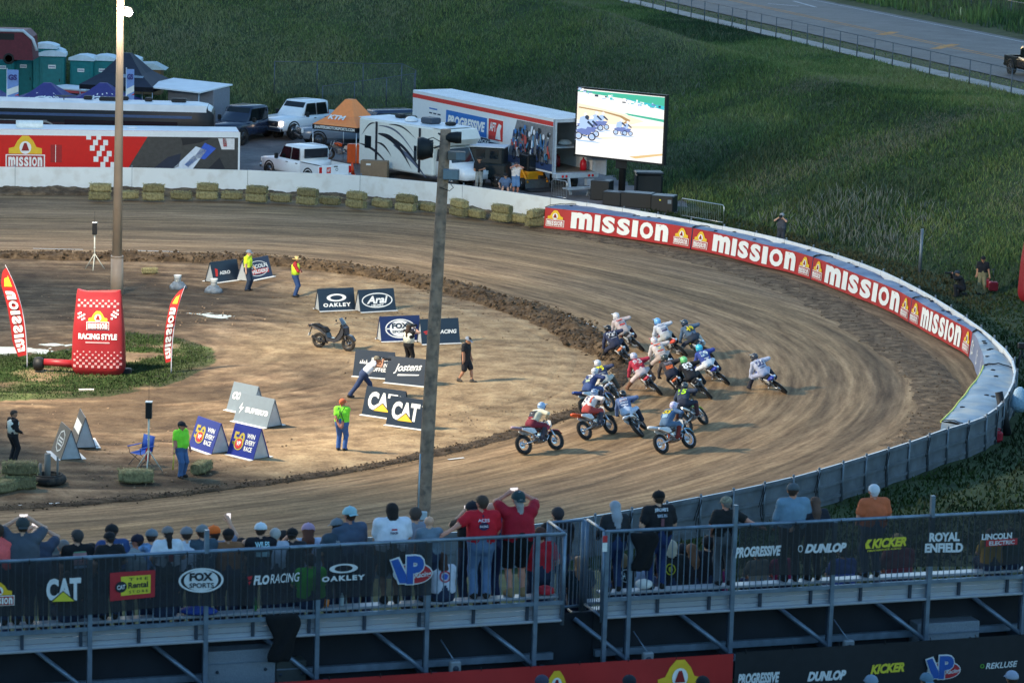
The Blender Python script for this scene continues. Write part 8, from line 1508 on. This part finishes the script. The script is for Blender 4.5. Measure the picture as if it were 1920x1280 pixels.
spectator(453,1010,"dark haired person low between the brown shirt and the lettered black tee",(190,180,196),hair=(40,32,32),row=3,hairk='mid')
spectator(463,1010,"bald grey head low beside the lettered black tee",(100,104,110),hairk='bald',row=2)
spectator(490,980,"man in a white cap and black tee lettered in pale capitals",(22,24,32),cap=(206,216,226),capdir=1,back=[T("WILES",0,.02,.26,.10,(190,230,236)),('bar',-.12,-.14,.12,-.05,(180,222,228))])
spectator(517,992,"grey haired man in a pale grey tee beside the lettered black tee",(170,180,196),hair=(170,168,166),row=1)
spectator(533,996,"dark haired man with a shaved neck in dark clothes",(40,42,50),hair=(46,40,40),skin='tan',row=2)
spectator(549,990,"camera operator in a black cap and black vest among the crowd",(36,38,44),cap=(20,20,24),capdir=-1,row=1,arms='phone')
spectator(579,981,"woman with a long brown ponytail and patterned cap in a white tee",(186,200,226),hair=(96,60,48),cap=(180,150,176),hairk='long')
spectator(633,972,"person with dark hair under a grey cap, slate tee with small white words",(60,74,86),hair=(32,26,26),cap=(110,120,130),hairk='mid',back=[T("J.Storms",0,.02,.16,.05,(206,210,214))])
spectator(657,950,"tall man in a pale teal cap and slate blue tee near the wooden pole",(72,88,110),cap=(150,190,200),capdir=-1,row=1,skin='red')
spectator(655,985,"balding head half hidden between two slate shirts",(60,66,76),hairk='bald',skin='red',row=3)
spectator(679,998,"brown haired person low at the tall man's elbow",(60,66,76),hair=(84,66,50),hairk='mid',row=3)
spectator(736,945,"dark haired woman in a loose white tee with a small dark logo",(210,214,226),hair=(34,28,28),hairk='mid',fat=.06,wide=1.22,sleeve='short',skin='tan',back=[T("NICK",0,-.06,.14,.04,(60,50,80)),('bar',-.05,-.0,.05,.03,(180,50,60))],pants=(90,80,70),legs='shorts',row=0)
spectator(781,953,"man in a grey sleeveless top partly behind the wooden pole",(130,142,156),hair=(72,62,56),row=1,sleeve='none')
spectator(806,968,"bald man in a grey blue tee right by the wooden pole's foot",(104,122,138),hairk='bald',hair=(150,140,134),fat=.03)
spectator(832,1042,"person seated on the top bench in white tee with round red blue print",(206,212,226),hair=(70,52,46),pose='sit',row=0,fat=.05,hairk='long',skin='tan',back=[('ring',0,-.04,.12,.12,.03,(190,70,80)),('disc',0,-.04,.06,.06,(70,100,190))])
spectator(887,940,"man in black holding a glowing phone before his face",(26,28,32),cap=(30,34,44),capdir=-1,row=1,arms='phone',phone="bright phone held by the man in black beside the red shirt",pants=(34,44,66))
spectator(905,931,"broad man in a bright red shirt with a white spade print, sunglasses on his head",(190,20,40),hair=(70,56,48),fat=.04,wide=1.12,arms='rail_left',pants=(96,124,160),skin='red',back=[('disc',0,-.05,.09,.07,(40,36,70)),T("ACES",0,.02,.2,.05,(226,210,220)),T("RACING",0,-.07,.14,.04,(226,210,220)),('bar',-.012,.06,.012,.13,(40,36,70))],row=0)
spectator(924,942,"bald man in a blue tee behind the broad man in red",(52,72,110),hairk='bald',hair=(120,110,106),row=1,pants=(30,44,80))
spectator(974,921,"grey ponytailed man in teal cap, crimson tee and black shorts, filming",(160,16,40),hair=(150,146,144),cap=(36,60,64),capdir=-1,hairk='tail',arms='up',phone="phone held high by the man with the grey ponytail",fat=.055,wide=1.15,legs='shorts',pants=(18,18,22),shoes=(150,120,84),skin='red',row=0)
spectator(1007,985,"child in a red top beside the man with the grey ponytail",(190,34,50),row=1,hair=(90,60,50))
spectator(1047,953,"man in a black tee with faint white writing beyond the stair gate",(24,24,28),hair=(56,52,54),row=2,fat=.03,back=[T("Bell Canyon",0,.04,.24,.06,(130,136,144))])
spectator(1155,941,"woman with long grey hair in a black jacket and jeans at the rail",(32,36,42),hair=(150,156,166),hairk='long',sleeve='long',fat=.03,pants=(36,58,100),row=0)
spectator(1237,920,"man in a black cap and black tee with arched white lettering, jeans",(20,22,28),cap=(16,16,20),fat=.04,wide=1.1,pants=(30,52,100),back=[T("JEROME'S",0,.08,.26,.07,(214,218,226)),T("BIKE IN",0,.0,.18,.05,(170,180,196)),('bar',-.03,-.16,.03,-.02,(110,70,80))],row=0)
spectator(1363,931,"man in a camouflage cap and black tee, one arm along the rail",(26,28,30),cap=mat("camouflage",srgb(130,126,110),rough=.9,var=.6,scale=30),fat=.03,arms='rail_right',pants=(86,92,98),skin='red',hair=(120,116,112),row=0)
spectator(1489,906,"man in a grey cap and washed blue hooded top",(104,134,156),cap=(80,90,98),fat=.04,wide=1.12,sleeve='long',skin='red',pants=(30,36,48),row=0)
spectator(1531,933,"person with long brown hair in a dark jacket, hand on the rail",(26,32,44),hair=(92,70,60),hairk='long',sleeve='long',arms='rail_left',pants=(24,30,40),row=0)
spectator(1641,910,"white haired man in an orange tee by himself",(190,96,58),hair=(206,210,218),fat=.04,wide=1.1,skin='red',pants=(60,80,110),row=0)
for(px,py,lab,sh,hr,kw)in[(1172,1043,"seated person in a black club jacket with a round white back patch",(22,24,28),(140,120,90),dict(hairk='mid',back=[('ring',0,-.04,.14,.14,.02,(170,190,200)),T("H",-.06,-.1,.06,.12,(190,210,216)),T("H",.06,-.1,.06,.12,(190,210,216))])),(1262,1020,"seated person with pale hair and a yellow green round patch on black",(24,26,28),(190,180,160),dict(hairk='mid',back=[('ring',-.06,-.06,.09,.1,.02,(170,170,40)),('disc',-.06,-.06,.04,.05,(150,150,50))])),(1303,1026,"seated woman with very long brown hair down her back",(30,28,34),(120,84,62),dict(hairk='long')),(1332,1012,"dark haired person seated next to the long haired woman",(26,26,32),(30,26,28),dict()),(1212,1030,"seated person behind the hanging coat in a pale blue top",(150,170,196),(90,70,60),dict()),(1090,1050,"seated person in dark teal behind the stair gate",(34,52,60),(176,140,110),dict(hairk='long')),(1285,1003,"person in a dark cap seated lower down among the long haired people",(30,32,36),(40,34,34),dict(cap=(26,28,32))),(1345,1040,"seated person in a plum top beside the grey trousered man",(130,40,90),(80,60,50),dict()),(1425,1038,"seated person in a pale jacket behind the black mesh banner's start",(150,140,126),(100,80,66),dict()),(1470,1046,"seated person in a magenta top behind the mesh banner",(170,40,90),(60,48,44),dict()),(1585,1030,"seated person in a blue top behind the yellow lettering",(50,80,150),(50,44,40),dict()),(1690,1008,"seated person in maroon behind the mesh banner",(110,50,60),(180,150,110),dict()),(1862,1010,"seated person in a mustard shirt under the red and white words",(186,140,50),(80,60,50),dict(fat=.05)),(1900,1012,"seated person in dark green next to the mustard shirt",(40,66,60),(60,50,46),dict()),(585,1045,"seated person in vivid green behind the mesh banner",(80,190,60),(60,46,40),dict(fat=.04)),(310,1060,"seated person in navy behind the white oval mark",(40,50,80),(70,54,46),dict()),(130,1078,"seated person in black behind the white letters and triangle",(24,24,30),(56,44,40),dict())]:
 kw=dict(kw);spectator(px,py,lab,sh,hair=hr,pose='sit',row=1 if px in(1172,1262,1303,1332,1425,1470)else(0 if px in(585,310,130,1862,1900)else 2),**kw)
def on_bench(px,py,n=.30):a,_=SP(px,py,n);return SW(a,n,ZSEAT+.012)
mb=MB();mb.lathe([(.06,0),(.13,.03),(.12,.12),(.05,.16),(.0,.165)],C(190,40,54,rough=.6,var=.4),12,sx=1.3);mb.build("snack_bag",None,"red snack bag on the bench end by the stair gate","bag",None,None,on_bench(1022,1110))
mb=MB();mb.ball((0,0,.09),(.16,.12,.10),m_white,12,6);mb.build("white_bag",None,"white bag on the bench between jeans and the seated club jacket","bag",None,None,on_bench(1207,1108))
mb=MB();mb.ball((0,0,.05),(.34,.2,.07),C(40,70,150,rough=.7),14,6);mb.build("seat_cushion",None,"bright blue seat cushion on the top bench below the white oval mark","cushion",None,None,on_bench(372,1158))
mb=MB();mb.lathe([(.035,0),(.037,.16),(.015,.20),(.015,.23)],C(180,200,210,rough=.2),10);mb.build("bottle",None,"clear bottle on the top bench under the white ring mark","bottle",None,None,on_bench(641,1135))
mb=MB();mb.lathe([(.035,0),(.037,.16),(.015,.20),(.015,.23)],C(60,140,70,rough=.2),10);mb.build("bottle",None,"green bottle on the top bench near the hanging black jacket","bottle",None,None,on_bench(478,1145))
mb=MB();mb.lathe([(.04,0),(.05,.12),(.0,.125)],C(220,130,60,rough=.4),12);mb.build("cup",None,"orange cup on the top bench between the ring mark and red oval","cup",None,None,on_bench(612,1138))
for(px,py,lab,cap,cd)in[(1182,1266,"dark cap poking up before the red banner near the shield",(26,34,44),-1),(1320,1268,"dark hatted head at the red banner's end",(24,26,32),1),(1018,1266,"head with a cap before the smaller gold shield",(60,60,80),1),(1636,1266,"pale capped head below the yellow lettering in the nearest row",(120,140,160),1),(1740,1262,"head in a grey blue cap below the red oval in the nearest row",(90,120,140),-1),(1900,1258,"head in a white fronted cap at the photo's corner",(150,160,180),1)]:
 n=-3.6;a,z=SP(px,py,n);f=Fig(fat=.03);person(SW(a,n,z-1.765),SA+math.pi/2,lab,f,'tan',(30,34,42),(34,40,56),cap=cap,capdir=cd,group="people below the bleachers")
